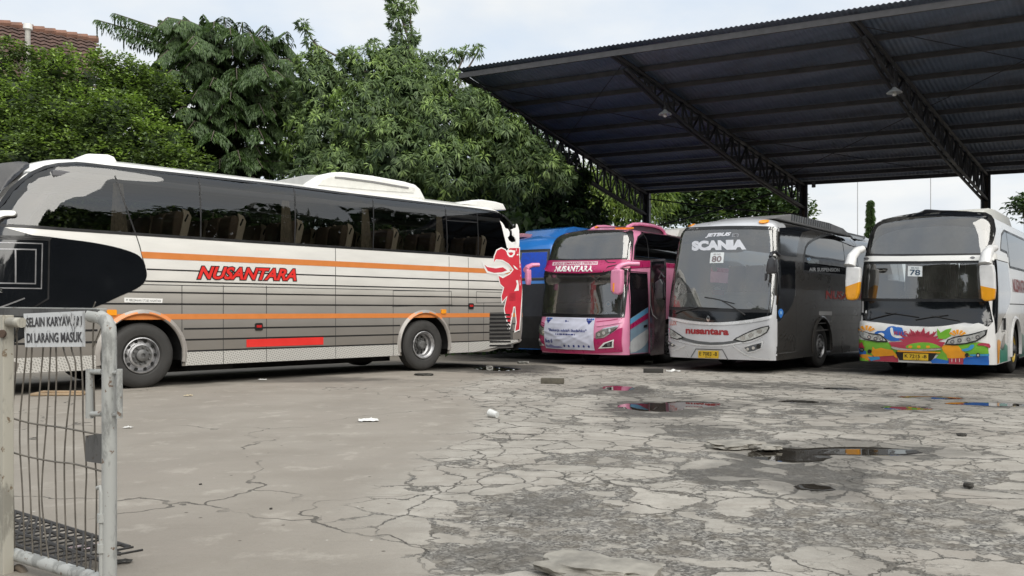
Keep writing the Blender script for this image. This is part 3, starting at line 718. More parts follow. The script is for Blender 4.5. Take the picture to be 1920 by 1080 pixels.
def plate(bus, quad, txt, small, m=None):
    YP = mat('yellow_plate', (.72, .47, .03), .45, var=.06); q = bus.U('front', quad); mb = MB()
    bus.slab(mb, 'front', q, .012, .008, YP); TL, TR, BR, BL = [Vector(p) for p in q]
    L = lambda a, b: TL * (1 - a) * (1 - b) + TR * a * (1 - b) + BR * a * b + BL * (1 - a) * b
    bus.text(mb, 'front', txt, L(.06, .66), L(.94, .66), L(.06, .14), .022, LINEB, bold=.015); bus.text(mb, 'front', small, L(.36, .93), L(.64, .93), L(.36, .76), .022, LINEB, bold=.01)
    return mb.build('number_plate', bus.root)
def placard(bus, quad, num, col, off=-.03, small='BIS NO'):
    q = bus.U('front', quad); mb = MB(); pm = mat('paper_card', (.72, .76, .78), .6, var=.03); im = mat('card_ink_' + num, col, .6)
    bus.slab(mb, 'front', q, off, .004, pm); TL, TR, BR, BL = [Vector(p) for p in q]
    L = lambda a, b: TL * (1 - a) * (1 - b) + TR * a * (1 - b) + BR * a * b + BL * (1 - a) * b
    bus.text(mb, 'front', num, L(.14, .90), L(.86, .90), L(.14, .34), off + .009, im, bold=.02); bus.text(mb, 'front', small, L(.24, .25), L(.76, .25), L(.24, .10), off + .009, im)
    return mb.build('number_card', bus.root)
def wiper(bus, p, w=.022, name='wiper'):
    m = MB(); pts = [bus.on('front', *bus.un('front', *q), .03) for q in p]; m.tube(pts, w / 2, BLK, 6)
    return m.build(name, bus.root, 40)
FR = 'front'
def lpod(bus, q, y0, y1, m, bev, name):
    mb = MB(); mb.prism(q, y0, y1, m, bev); return mb.build(name, bus.root, 50)

# ================================================================== silver-nosed dark coach (number 80)
C = Bus('silver fronted dark brown coach with card 80 in its tall windscreen', corner(1455, .01145), 38, 2.6,
        [(.3, .08), (.6, 0), (1.15, .0), (1.4, .03), (2.0, .14), (3.0, .34), (3.25, .41), (3.38, .52), (3.48, .8), (3.52, 1.3)], REAR2, INS3, bow=.18, rx=.16, rw=.16)
C.ns = 40; C.fmax = 1.6
p5 = lambda pts: [(1220 + x / 3.376, 390 + y / 3.376) for x, y in pts]
r5 = lambda pts: [(1450 + x / 5.4, 400 + y / 5.4) for x, y in pts]
SILV = mat('silver_paint', (.62, .63, .66), .32, .35, coat=.5, var=.05, two=True, vscale=2)
DARK = mat('dark_brown_metallic', (.042, .039, .036), .30, .35, coat=.6, var=.12, two=True, vscale=2)
ws = C.U(FR, p5([(192, 138), (300, 128), (480, 122), (640, 122), (790, 128), (792, 250), (785, 400), (772, 560), (758, 658), (600, 655), (430, 648), (250, 642), (98, 640), (108, 520), (135, 350), (165, 220)]))
win = r5([(303, 592), (303, 520), (312, 420), (326, 345), (352, 300), (400, 265), (470, 235), (540, 212), (620, 195), (700, 186)]); win = C.U(S, win)
zt_, zb_ = win[-1][1], win[0][1]; win = win + [(10.6, zt_), (10.6, zb_)]
wx = C.un(S, 1541, 654)[0]; wr = wx + 5.9
ar = circle(wx, .52, .66); ar2 = circle(wr, .52, .66)
edge = C.un(S, 1463, 560)[0]
C.shell(zlevels(.30, 3.3, 3.52), [SILV, DARK], lambda c, n: 1 if (c.x > .30 and c.z < 3.1) or c.x > 1.2 else 0,
        [(FR, ws, 'cut'), (S, win, 'cut'), (S, ar, 'cut'), (S, ar2, 'cut'), ('far', [(2.5, 2.1), (10.6, 2.1), (10.6, 3.05), (2.5, 3.05)], 'cut'),
         (S, [(edge, .2), (edge + .9, .2), (edge + .9, 3.12), (edge, 3.12)], 1)])
g = MB(); C.patch(g, FR, grow(ws, .012), .004, GWIND, .05); wsc_o = g.build('windscreen', C.root, 60)
g = MB(); C.ring(g, FR, ws, .03, -.05, .007, BLK, .04); g.build('windscreen_seal', wsc_o)
sv = mat('sun_strip_film', (.05, .052, .068), .25, var=.1); g = MB()
C.patch(g, FR, C.U(FR, p5([(192, 138), (300, 128), (480, 122), (640, 122), (790, 128), (791, 240), (640, 236), (480, 232), (300, 232), (162, 238), (170, 200)])), -.02, sv, .12); g.build('sun_strip', wsc_o, 60)
g = MB(); C.patch(g, S, grow(win, .01), .003, GSIDE, .3); so_ = g.build('side_window', C.root, 60)
g = MB(); C.ring(g, S, win, .015, -.04, .005, BLK)
for px in (1582, 1606): x = C.un(S, px, 470)[0]; C.line(g, S, [(x, zb_), (x, zt_)], .03, .006, BLK)
C.patch(g, S, [(win[0][0], zb_), (10.55, zb_), (10.55, C.un(S, 1508, 494)[1]), (win[0][0], C.un(S, 1508, 494)[1])], .0045, GLOSSB, .3); g.build('window_frame', so_)
g = MB()
for off, mm in ((.0075, mat('pale_grey_vinyl', (.20, .21, .22), .5)),):
    C.text(g, S, 'AIR SUSPENSION', *C.U(S, r5([(360, 588), (668, 592), (360, 548)])), off, mm, bold=.03)
C.text(g, S, 'V3', *C.U(S, r5([(335, 480), (372, 480), (335, 448)])), .0075, mat('pale_blue_vinyl', (.20, .30, .42), .5), bold=.02); g.build('lettering', so_)
# quarter glass and door on the near side
g = MB(); C.patch(g, S, C.U(S, r5([(58, 148), (200, 140), (330, 142), (290, 190), (262, 250), (245, 330), (232, 440), (140, 430), (42, 412), (48, 280)])), .006, GLOSSB, .06); g.build('quarter_window', C.root, 60)
d = MB(); dp = smooth_poly(r5([(40, 480), (120, 484), (215, 490), (220, 640), (215, 800), (195, 905), (150, 985), (100, 1035), (40, 1100), (36, 800)]), 2); C.patch(d, S, C.U(S, dp), .006, GLOSSB, .06)
C.ring(d, S, C.U(S, r5([(40, 476), (222, 486), (226, 820), (232, 1400), (30, 1420)])), .01, -.008, .005, SEAM); C.line(d, S, C.U(S, r5([(222, 720), (218, 840)])), .02, .012, CHROME)
C.patch(d, S, smooth_poly(C.U(S, r5([(70, 965), (92, 980), (98, 1010), (88, 1040), (72, 1062), (56, 1040), (46, 1008), (52, 978)])), 2), .009, mat('blue_round_sticker', (.03, .16, .50), .4)); C.patch(d, S, C.U(S, r5([(62, 990), (84, 992), (84, 1022), (62, 1020)])), .0105, mat('sticker_pale_blue', (.2, .38, .65), .4)); d.build('door', C.root, 60)
# dark wave stripes, lettering
w_ = MB(); WV = mat('dark_wave_stripe', (.030, .026, .022), .35, coat=.5)
C.patch(w_, S, C.U(S, smooth_poly(r5([(238, 850), (265, 805), (310, 765), (370, 735), (450, 718), (560, 710), (720, 712), (900, 716), (900, 742), (720, 738), (560, 738), (460, 746), (385, 766), (325, 800), (285, 835), (245, 868)]), 1)), .004, WV, .15)
for k, (y0, y1) in enumerate(((950, 812), (1010, 880), (1090, 950), (1160, 1030), (1240, 1110), (1320, 1180))):
    C.line(w_, S, C.U(S, smooth_poly(r5([(235, y0), (290, y0 - (y0 - y1) * .55), (370, y1 + 22), (480, y1 + 3), (620, y1), (880, y1 + 4)]), 4, False)), .03, .004, WV)
for k in range(7):
    C.line(w_, S, C.U(S, smooth_poly(r5([(40, 1480 - k * 52), (110, 1420 - k * 55), (170, 1330 - k * 58), (222, 1200 - k * 62)]), 3, False)), .018, .004, WV)
w_.build('wave_stripes', C.root)
g = MB(); C.text(g, S, 'NUSANTARA', *C.U(S, r5([(528, 868), (1010, 884), (532, 780)])), .007, mat('dull_red_vinyl', (.28, .025, .02), .4), bold=.03); C.slab(g, S, C.U(S, r5([(463, 992), (592, 994), (592, 1032), (463, 1030)])), .003, .003, mat('grey_label', (.40, .40, .40), .5)); g.build('side_lettering', C.root)
# nose: black apron, headlamps, creases, plate
g = MB(); ap = C.U(FR, smooth_poly(p5([(94, 645), (240, 650), (430, 656), (600, 662), (757, 664), (752, 682), (660, 702), (560, 716), (450, 724), (360, 722), (270, 714), (200, 703), (130, 690), (88, 680)]), 2)); C.slab(g, FR, ap, .004, .006, GLOSSB, .05)
C.ring(g, FR, C.U(FR, smooth_poly(p5([(366, 684), (374, 700), (366, 716), (357, 700)]), 2)), .012, -.016, .016, CHROME); g.build('front_apron', C.root, 50)
cr = MB(); CRS = mat('silver_crease', (.74, .75, .77), .25, .4, coat=.5); GAP = mat('hood_gap', (.11, .115, .12), .5, .2)
C.slab(cr, FR, C.U(FR, smooth_poly(p5([(86, 684), (140, 696), (210, 710), (300, 722), (380, 725), (470, 723), (570, 714), (660, 702), (752, 684), (752, 704), (660, 722), (560, 735), (450, 742), (370, 741), (280, 735), (200, 724), (130, 706), (88, 696)]), 2)), .004, .012, CRS, .05)
C.patch(cr, FR, C.U(FR, p5([(205, 816), (240, 828), (300, 842), (380, 850), (460, 848), (520, 840), (545, 816), (575, 845), (540, 856), (460, 866), (380, 868), (300, 860), (225, 842), (175, 826)])), .007, GAP, .05)
C.line(cr, FR, C.U(FR, smooth_poly(p5([(82, 772), (120, 812), (170, 838), (240, 856), (320, 868), (400, 872), (480, 868), (560, 854), (640, 842), (700, 812), (745, 770)]), 3, False)), .035, .010, CRS)
C.line(cr, FR, C.U(FR, smooth_poly(p5([(85, 845), (100, 880), (140, 905), (190, 885), (225, 868)]), 3, False)), .03, .010, CRS); C.line(cr, FR, C.U(FR, smooth_poly(p5([(520, 868), (560, 900), (620, 935), (690, 952), (755, 958)]), 3, False)), .034, .010, CRS)
C.line(cr, FR, C.U(FR, p5([(255, 945), (287, 892), (455, 897), (490, 962)])), .02, .006, GAP)
cr.build('bumper', C.root, 50)
for k, poly in enumerate(([(533, 832), (580, 806), (640, 778), (700, 758), (744, 748), (748, 758), (735, 785), (700, 808), (640, 832), (585, 846)], [(80, 738), (100, 752), (150, 780), (208, 818), (170, 830), (130, 818), (98, 788), (82, 760)])):
    h = MB(); q = C.U(FR, p5(poly)); C.slab(h, FR, q, .004, .012, LENS, .06); C.ring(h, FR, q, .014, -.008, .018, BLK)
    for t in ((585, 822), (635, 805), (690, 780)) if k == 0 else ((112, 772), (150, 800)): C.slab(h, FR, C.U(FR, p5([(t[0] + 16 * math.cos(a), t[1] + 13 * math.sin(a)) for a in [2 * math.pi * j / 10 for j in range(10)]])), .016, .003, LAMP)
    h.build('headlight', C.root, 50)
for k, poly in enumerate(([(590, 882), (640, 866), (705, 850), (698, 885), (655, 905), (615, 912)], [(90, 826), (118, 842), (163, 868), (150, 880), (112, 870), (92, 850)])):
    h = MB(); q = C.U(FR, p5(poly)); C.slab(h, FR, q, .004, .006, mat('fog_recess', (.10, .105, .115), .4), .06); C.ring(h, FR, q, .02, -.004, .012, CRS)
    for t in ((615, 892, 9), (650, 885, 10), (684, 876, 15)) if k == 0 else ((115, 855, 7), (140, 864, 7)): C.slab(h, FR, C.U(FR, p5([(t[0] + t[2] * math.cos(a), t[1] + t[2] * math.sin(a)) for a in [2 * math.pi * j / 10 for j in range(10)]])), .011, .006, LAMP if t[2] < 14 else GLOSSB)
    h.build('fog_light', C.root, 50)
plate(C, p5([(304, 902), (432, 904), (431, 951), (303, 947)]), 'E 7083 -B', '05 22')
g = MB(); C.text(g, FR, 'nusantara', *C.U(FR, p5([(222, 795), (495, 806), (223, 756)])), .008, mat('maroon_lettering', (.30, .025, .03), .4), bold=.045); g.build('lettering', C.root)
g = MB(); C.text(g, FR, 'LUX', *C.U(FR, p5([(124, 742), (166, 742), (124, 716)])), .008, mat('orange_red_vinyl', (.55, .12, .07), .5)); g.build('small_lettering', C.root)
WV2 = mat('white_vinyl', (.66, .68, .74), .5); g = MB()
C.text(g, FR, 'SCANIA', *C.U(FR, p5([(262, 272), (606, 264), (262, 210)])), .008, WV2, bold=.075, space=.98); g.build('windscreen_lettering', wsc_o)
g = MB(); C.text(g, FR, 'JETBUS', *C.U(FR, p5([(346, 190), (512, 182), (346, 162)])), .008, WV2, bold=.06, shear=.4); C.text(g, FR, 'HD', *C.U(FR, p5([(526, 180), (552, 179), (526, 166)])), .010, BLK, bold=.03); C.patch(g, FR, C.U(FR, p5([(516, 184), (556, 182), (558, 162), (518, 163)])), .0075, mat('grey_vinyl', (.3, .31, .34), .5)); g.build('windscreen_badge', wsc_o)
placard(C, p5([(382, 283), (466, 281), (460, 348), (375, 350)]), '80', (.20, .16, .17), .008)
g = MB(); ivory = mat('ivory_plastic', (.66, .60, .46), .5); C.slab(g, FR, C.U(FR, smooth_poly(p5([(388, 356), (402, 352), (408, 370), (418, 388), (410, 400), (390, 394)]), 2)), -.035, .03, ivory, .05); g.build('windscreen_ornament', wsc_o)
g = MB(); C.slab(g, FR, C.U(FR, p5([(386, 516), (460, 518), (459, 548), (385, 546)])), -.05, .03, mat('pink_tissue_box', (.62, .24, .24), .6), .05); C.slab(g, FR, C.U(FR, smooth_poly(p5([(402, 516), (404, 500), (420, 498), (436, 510), (440, 518)]), 2)), -.045, .02, WSTK, .05); g.build('tissue_box', C.root)
g = MB(); C.slab(g, FR, C.U(FR, p5([(600, 610), (620, 592), (668, 628), (660, 640), (612, 632)])), -.03, .006, WSTK); g.build('paper_sheet', C.root)
wiper(C, p5([(345, 566), (420, 578), (530, 606)])); wiper(C, p5([(455, 588), (540, 640), (600, 678)]), .03); wiper(C, p5([(245, 628), (430, 636)])); wiper(C, p5([(160, 668), (200, 650), (300, 632)]), .03)
cabin(C, 1.35, 1.74, 'a', .26, (.50, .51, .45))
for px, py in ((1432, 417), (1282, 425)):
    m = MB(); u, v = C.un(FR, px, py); C.slab(m, FR, smooth_poly([(u - .09, v - .02), (u, v - .035), (u + .09, v - .02), (u + .09, v + .02), (u, v + .03), (u - .09, v + .02)], 2), .003, .03, AMBER); m.build('roof_marker_lamp', C.root, 40)
def px3(bus, px, py, x):      # point of the bus standing at depth x from its nose
    c, d = bus.cam, bus.ray(px, py); t = (x - c.x) / d.x; return Vector((x, c.y + t * d.y, c.z + t * d.z))
m = MB(); MIR = mat('mirror_housing', (.035, .035, .04), .3, coat=.5)
a = [px3(C, *p5([q])[0], x) for q, x in (((815, 300), .45), ((790, 278), .25), (((765, 285)), .02), ((757, 310), -.08))]; m.tube(a, .035, MIR, 8)
q = [px3(C, *p5([t])[0], -.12) for t in ((742, 320), (765, 308), (788, 322), (792, 360), (788, 412), (735, 418), (728, 400), (733, 350))]
m.prism([(0, 0)] * 3, 0, 1, MIR) if False else None
def blob(mb, q, th, m, bev=.03, dirv=Vector((1, 0, 0))):
    bm = bmesh.new(); A = [bm.verts.new(p) for p in q]; Bv = [bm.verts.new(p + dirv * th) for p in q]; n = len(q); bm.faces.new(A); bm.faces.new(Bv[::-1])
    for i in range(n): bm.faces.new([A[i], Bv[i], Bv[(i + 1) % n], A[(i + 1) % n]])
    bmesh.ops.recalc_face_normals(bm, faces=bm.faces); bmesh.ops.bevel(bm, geom=bm.edges[:], offset=bev, segments=3, affect='EDGES', profile=.6, clamp_overlap=True); mb.addbm(bm, m); bm.free()
blob(m, q, .14, MIR); q = [px3(C, *p5([t])[0], -.06) for t in ((720, 415), (736, 413), (734, 455), (720, 462))]; blob(m, q, .05, MIR, .012); m.build('mirror', C.root, 40)
# far-side door standing open, with the mirror behind it
m = MB(); DGL = mat('door_panel_dark', (.028, .02, .024), .12, coat=.5, var=.2); x0 = .9
q = [px3(C, *t, x0) for t in ((1219, 487), (1246, 485), (1248, 500), (1247, 590), (1245, 664), (1219, 667), (1218, 600))]; blob(m, q, .05, DGL, .012)
q2 = [px3(C, *t, x0 - .012) for t in ((1221, 491), (1245, 489), (1246, 570), (1240, 585), (1229, 560), (1221, 530))]; m.add(q2, [list(range(len(q2)))[::-1]], GLOSSB); od = m.build('open_door', C.root, 40, label='dark door panel swung open beside the nose')
m = MB(); m.tube([px3(C, *t, x0 - .2) for t in ((1246, 520), (1240, 512), (1236, 522))], .025, MIR); q = [px3(C, *t, x0 - .25) for t in ((1227, 530), (1238, 522), (1243, 532), (1243, 560), (1228, 562))]; blob(m, q, .12, MIR, .03); m.build('mirror', C.root, 40)
m = MB(); m.tube([px3(C, *t, x0 - .08) for t in ((1219, 530), (1219, 570), (1224, 590), (1232, 598))], .012, STEELD); m.build('door_rail', od, 40)
make_wheel(C.root, wx, .03, .52, 'front'); make_wheel(C.root, wr, .03, .52, 'rear'); underside(C, .30, wx, wr)
a = MB(); V = []; n = 22
def lip(bus, cx, m, r0=.645, r1=.74, zc=.52):
    a = MB(); V = []; n = 24; prof = [(r0, .01), (r0 + .02, -.04), (r0 + .05, -.045), (r1, -.0035)]
    for k in range(n + 1):
        t = math.pi * (1.06 - 1.12 * k / n)
        for r, y in prof: V.append((cx + r * math.cos(t), y, zc + r * math.sin(t)))
    K = len(prof); a.add(V, [[i * K + j, i * K + j + 1, (i + 1) * K + j + 1, (i + 1) * K + j] for i in range(n) for j in range(K - 1)], m); return a.build('wheel_arch', bus.root, 60, recalc=True)
lip(C, wx, mat('dark_lip', (.058, .054, .050), .30, .35, coat=.6))
# roof vents and rear air conditioner
RG = mat('roof_grey', (.35, .36, .36), .5); m = MB()
lpod(C, [(1.3, 3.48), (1.8, 3.60), (2.6, 3.70), (5.4, 3.72), (6.6, 3.66), (7.6, 3.46)], .5, 2.0, mat('roof_pod_grey', (.16, .16, .165), .5), .05, 'air_conditioner')
m = MB()
for k in range(18):
    x = 2.5 + k * .17; m.prism([(x, 3.54), (x + .09, 3.54), (x + .14, 3.69), (x + .05, 3.69)], .488, .51, BLK)
m.build('roof_vents', C.root)
seats(C, [2.9, 3.9, 4.9], 1.38)

# ================================================================== painted white coach (number 78)
D = Bus('white coach with rainbow painted bumper, orange tipped mirrors and card 78', corner(1866, .0105, .2), 38, 2.6,
        [(.3, .08), (.6, 0), (1.0, .0), (1.2, .04), (1.35, .10), (2.2, .17), (2.32, .16), (2.5, .22), (2.9, .36), (3.2, .48), (3.35, .60), (3.47, .85), (3.52, 1.3)], REAR2, INS3, bow=.18, rx=.2, rw=.2)
D.ns = 40; D.fmax = 1.6
p6 = lambda pts: [(1560 + x / 3, 370 + y / 3) for x, y in pts]
p7 = lambda pts: [(1600 + x / 6.4, 590 + y / 6.4) for x, y in pts]
WB = mat('white_bus_paint', (.74, .74, .74), .3, coat=.5, var=.05, two=True, vscale=1.5)
top = D.U(FR, p6([(178, 326), (186, 270), (215, 195), (262, 132), (310, 100), (400, 86), (600, 79), (760, 81), (860, 90), (905, 106), (915, 128), (910, 180), (896, 240), (880, 285), (864, 322), (700, 325), (500, 327), (300, 328)]))
low = D.U(FR, p6([(165, 372), (400, 368), (700, 364), (870, 362), (872, 480), (870, 580), (700, 580), (400, 578), (160, 576), (160, 470)]))
awx = D.un(S, 1907, 668)[0]; awx = min(max(awx, 2.0), 2.8)
sw2 = D.U(S, [(1873, 480), (1873, 455), (1880, 430), (1890, 412), (1900, 405)]); zt2 = sw2[-1][1] + .06; zb2 = D.un(S, 1905, 504)[1]
x_a = D.un(S, 1876, 470)[0]
sw2 = [(x_a, zb2 + .32), (x_a + .10, 2.75), (x_a + .35, 2.98), (x_a + .8, 3.1), (10.8, 3.1), (10.8, zb2), (x_a + 1.0, zb2), (x_a + .85, zb2 + .30)]
D.shell(zlevels(.30, 3.3, 3.52), [WB], lambda c, n: 0, [(FR, top, 'cut'), (FR, low, 'cut'), (S, sw2, 'cut'), (S, circle(awx, .52, .66), 'cut'), (S, circle(awx + 5.9, .52, .66), 'cut'), ('far', [(2.5, 2.1), (10.6, 2.1), (10.6, 3.05), (2.5, 3.05)], 'cut')])
g = MB(); D.patch(g, FR, grow(top, .012), .004, GWIND, .05); tw = g.build('upper_windscreen', D.root, 60)
g = MB(); vis = D.U(FR, smooth_poly(p6([(212, 322), (235, 245), (290, 202), (400, 172), (600, 156), (760, 160), (865, 182), (888, 202), (878, 250), (850, 318), (600, 322), (400, 323)]), 2))
vm = mat('shade_film_grey', (.46, .44, .48), .5, var=.25, vscale=3); D.patch(g, FR, vis, -.05, vm, .12)
D.patch(g, FR, grow(top, -.005), -.075, GLOSSB, .12); g.build('sun_shade', tw, 60)
g = MB(); D.ring(g, FR, top, .03, -.03, .007, BLK, .04); D.patch(g, FR, D.U(FR, p6([(300, 106), (400, 87), (600, 80), (760, 82), (860, 91), (905, 107), (912, 132), (800, 112), (600, 104), (420, 112)])), .008, GLOSSB, .1); g.build('windscreen_frame', tw)
g = MB(); D.patch(g, FR, grow(low, .012), .004, GWIND, .05); lw = g.build('windscreen', D.root, 60)
g = MB(); D.ring(g, FR, low, .03, -.03, .007, BLK, .04); g.build('windscreen_seal', lw)
g = MB(); lowb = D.U(FR, p6([(160, 578), (400, 581), (700, 583), (880, 582), (905, 700), (880, 726), (800, 712), (745, 704), (640, 722), (560, 728), (420, 722), (300, 708), (200, 696), (150, 690), (152, 640)])); D.slab(g, FR, lowb, .002, .005, GLOSSB, .1); g.build('front_apron', D.root, 50)
g = MB(); bar = D.U(FR, p6([(164, 336), (400, 334), (700, 330), (850, 328), (905, 326), (905, 357), (850, 358), (500, 362), (164, 366)])); D.slab(g, FR, bar, .003, .03, WHITE, .08)
for t in ((201, 347), (790, 343)): D.slab(g, FR, D.U(FR, smooth_poly(p6([(t[0] - 15, t[1]), (t[0], t[1] - 7), (t[0] + 15, t[1]), (t[0], t[1] + 7)]), 3)), .034, .006, mat('grey_lens', (.18, .18, .19), .2))
g.build('brow_bar', D.root, 40)
g = MB(); D.patch(g, S, grow(sw2, .01), .003, GSIDE, .3); sg = g.build('side_window', D.root, 60)
g = MB(); D.ring(g, S, sw2, .02, -.03, .005, BLK); x = x_a + 1.05; D.line(g, S, [(x, zb2), (x, 3.1)], .03, .006, BLK); g.build('window_frame', sg)
z1 = D.un(FR, 1855, 487)[1]
g = MB(); dq = [(.42, z1), (x_a + .75, z1), (x_a + .95, 1.72), (x_a + .7, 1.5), (.55, .98), (.30, .92), (.30, 1.3)]
D.patch(g, S, dq, .006, GLOSSB, .06); g.build('front_side_window', D.root, 60)
g = MB(); D.slab(g, S, [(.42, z1 + .01), (x_a + .8, z1 + .01), (x_a + .78, z1 + .12), (.45, z1 + .12)], .003, .02, WHITE, .08); D.ring(g, S, [(.95, .95), (1.35, .95), (1.5, 1.4), (1.45, 1.75)], .006, -.006, .004, SEAM); D.slab(g, S, [(1.18, .98), (1.32, .98), (1.32, 1.22), (1.18, 1.22)], .003, .03, BLK)
D.patch(g, S, [(.8, .62), (1.0, .56), (1.35, .58), (1.4, .9), (1.2, .86)], .005, GLOSSB, .06); D.line(g, S, [(1.3, 1.4), (1.7, 1.52), (10.8, 1.52)], .02, .004, SEAM); g.build('side_trim', D.root, 50)
g = MB(); D.text(g, S, 'NUSANTARA', (x_a + 1.25, 1.78), (x_a + 3.6, 1.78), (x_a + 1.25, 2.08), .006, mat('dull_red_vinyl', (.28, .025, .02), .4), bold=.03, shear=.2); g.build('side_lettering', D.root)
# painted bumper: a patchwork of waves, rays and blocks
AW = mat('art_white', (.78, .78, .76), .35, coat=.4); AG = mat('art_green', (.16, .42, .03), .35, coat=.4); AO = mat('art_orange', (.80, .33, .01), .35, coat=.4); AB = mat('art_blue', (.01, .13, .50), .35, coat=.4); AR = mat('art_crimson', (.40, .035, .07), .35, coat=.4); AT = mat('art_teal', (.05, .27, .19), .35, coat=.4); AC = mat('art_sky', (.04, .28, .55), .35, coat=.4)
bo = [(50, 140), (70, 84), (110, 70), (150, 82), (185, 116), (220, 114), (280, 92), (380, 106), (560, 140), (800, 152), (1050, 142), (1270, 118), (1350, 150), (1400, 144), (1440, 112), (1500, 101), (1560, 120), (1600, 165), (1612, 300), (1625, 450), (1620, 600), (1300, 590), (1000, 580), (540, 566), (250, 556), (70, 545), (56, 350)]
g = MB(); D.slab(g, FR, D.U(FR, p7(bo)), .004, .014, AW, .05); bump = g.build('bumper', D.root, 50)
ART = MB(); lay = [0.025]
def art(m, pts, sm=0):
    q = p7(smooth_poly(pts, sm) if sm else pts); D.patch(ART, FR, D.U(FR, q), lay[0], m, .05); lay[0] += .0006
art(AG, [(54, 300), (420, 330), (640, 400), (900, 420), (1110, 362), (1300, 352), (1500, 330), (1610, 345), (1618, 470), (56, 470)]); art(AR, [(56, 465), (540, 480), (545, 564), (250, 554), (72, 543)]); art(AB, [(940, 560), (1010, 500), (1618, 490), (1622, 598), (1300, 588), (1000, 578)]); art(AO, [(1070, 380), (1420, 372), (1430, 500), (1100, 515)])
art(AG, [(58, 290), (160, 310), (300, 335), (420, 335), (470, 400), (500, 480), (300, 490), (70, 470)])
art(AG, [(1240, 370), (1360, 350), (1480, 345), (1600, 380), (1618, 470), (1400, 500), (1300, 440)])
art(AO, [(240, 380), (270, 410), (340, 395), (400, 410), (480, 420), (500, 485), (260, 500), (225, 460)])
art(AO, [(1060, 375), (1110, 360), (1260, 372), (1310, 430), (1380, 480), (1330, 520), (1130, 520), (1080, 440)])
art(AO, [(100, 480), (170, 470), (250, 505), (160, 545)], 2); art(AG, [(70, 505), (150, 520), (200, 556), (75, 546)]); art(AB, [(65, 400), (110, 400), (165, 440), (160, 470), (66, 470)]); art(AC, [(180, 500), (320, 500), (330, 530), (220, 552)])
art(AR, [(60, 310), (95, 350), (115, 325), (150, 400), (66, 400)]); art(AR, [(330, 500), (480, 495), (540, 566), (330, 556)]); art(AO, [(480, 425), (520, 470), (540, 520), (500, 500)])
art(AB, [(420, 155), (470, 140), (520, 150), (600, 200), (640, 270), (560, 310), (460, 315), (390, 280), (330, 235), (260, 225), (300, 195), (380, 195)], 2)
art(AW, [(450, 165), (480, 160), (490, 215), (530, 250), (600, 245), (590, 275), (520, 278), (465, 245)], 2); art(AW, [(300, 232), (340, 215), (380, 235), (370, 262), (340, 240)], 2); art(AB, [(500, 155), (590, 158), (600, 225), (540, 228), (505, 200)], 2)
star = []; cx, cy = 810, 345
for k in range(25):
    a = math.pi * (1.0 - k / 24.); r = (330 if k % 2 else 215) * (1 if k % 4 < 3 else .86); star.append((cx + r * math.cos(a), cy + 12 - r * .62 * math.sin(a)))
art(AR, [(470, 385), (430, 330)] + star[2:-2] + [(1105, 330), (1060, 395), (800, 420), (560, 405)])
art(AG, [(1010, 165), (1050, 215), (1110, 180), (1180, 165), (1150, 230), (1180, 250), (1110, 290), (1030, 290), (1010, 240)])
art(AG, [(640, 375), (720, 345), (840, 332), (950, 342), (1040, 380), (1030, 395), (800, 410), (660, 400)], 2)
for t in (690, 790, 900): art(AO, [(t - 24, 392), (t - 18, 370), (t + 18, 370), (t + 24, 392), (t, 400)])
art(AG, [(1075, 425), (1120, 475), (1140, 545), (990, 515)]); art(AB, [(985, 515), (1140, 545), (1130, 584), (950, 578), (930, 550)]); art(AR, [(1145, 520), (1320, 512), (1318, 590), (1150, 585)]); art(AB, [(1330, 535), (1420, 518), (1560, 528), (1618, 560), (1615, 600), (1318, 590)])
art(AC, [(1310, 410), (1380, 395), (1410, 360), (1450, 365), (1430, 405), (1370, 430), (1310, 430)], 2); art(AC, [(1400, 470), (1618, 465), (1618, 490), (1400, 490)]); art(AR, [(1490, 350), (1540, 338), (1620, 350), (1625, 400), (1570, 372), (1500, 368)], 2)
for c0, c1, ln in ((170, 215, 1), (1255, 265, 1)):
    for k, a in enumerate((150, 118, 88, 60, 34) if c0 < 900 else (146, 118, 92, 64, 38)):
        a0, a1 = R(a - 9), R(a + 9); art(AO, [(c0 + 40 * math.cos(a0), c1 - 30 * math.sin(a0)), (c0 + 115 * math.cos(a0), c1 - 84 * math.sin(a0)), (c0 + 115 * math.cos(a1), c1 - 84 * math.sin(a1)), (c0 + 40 * math.cos(a1), c1 - 30 * math.sin(a1))])
for x in (1185, 1230, 1275): art(AW, [(x - 3, 518), (x + 3, 518), (x + 3, 560), (x - 3, 560)])
art(AO, [(540, 420), (1050, 440), (1045, 455), (540, 438)]); ART.build('bumper_painting', bump)
g = MB(); D.patch(g, S, [(.45, .32), (.62, .32), (.72, .6), (.85, .74), (.62, .8), (.42, .78)], .006, AO, .05); D.patch(g, S, [(.75, .32), (1.7, .32), (1.72, .62), (1.4, .7), (1.1, .6), (.75, .58)], .005, AT, .05); D.patch(g, S, [(awx + .68, .32), (awx + 1.6, .32), (awx + 1.3, .8), (awx + .7, .9)], .005, AT, .06); g.build('side_painting', bump)
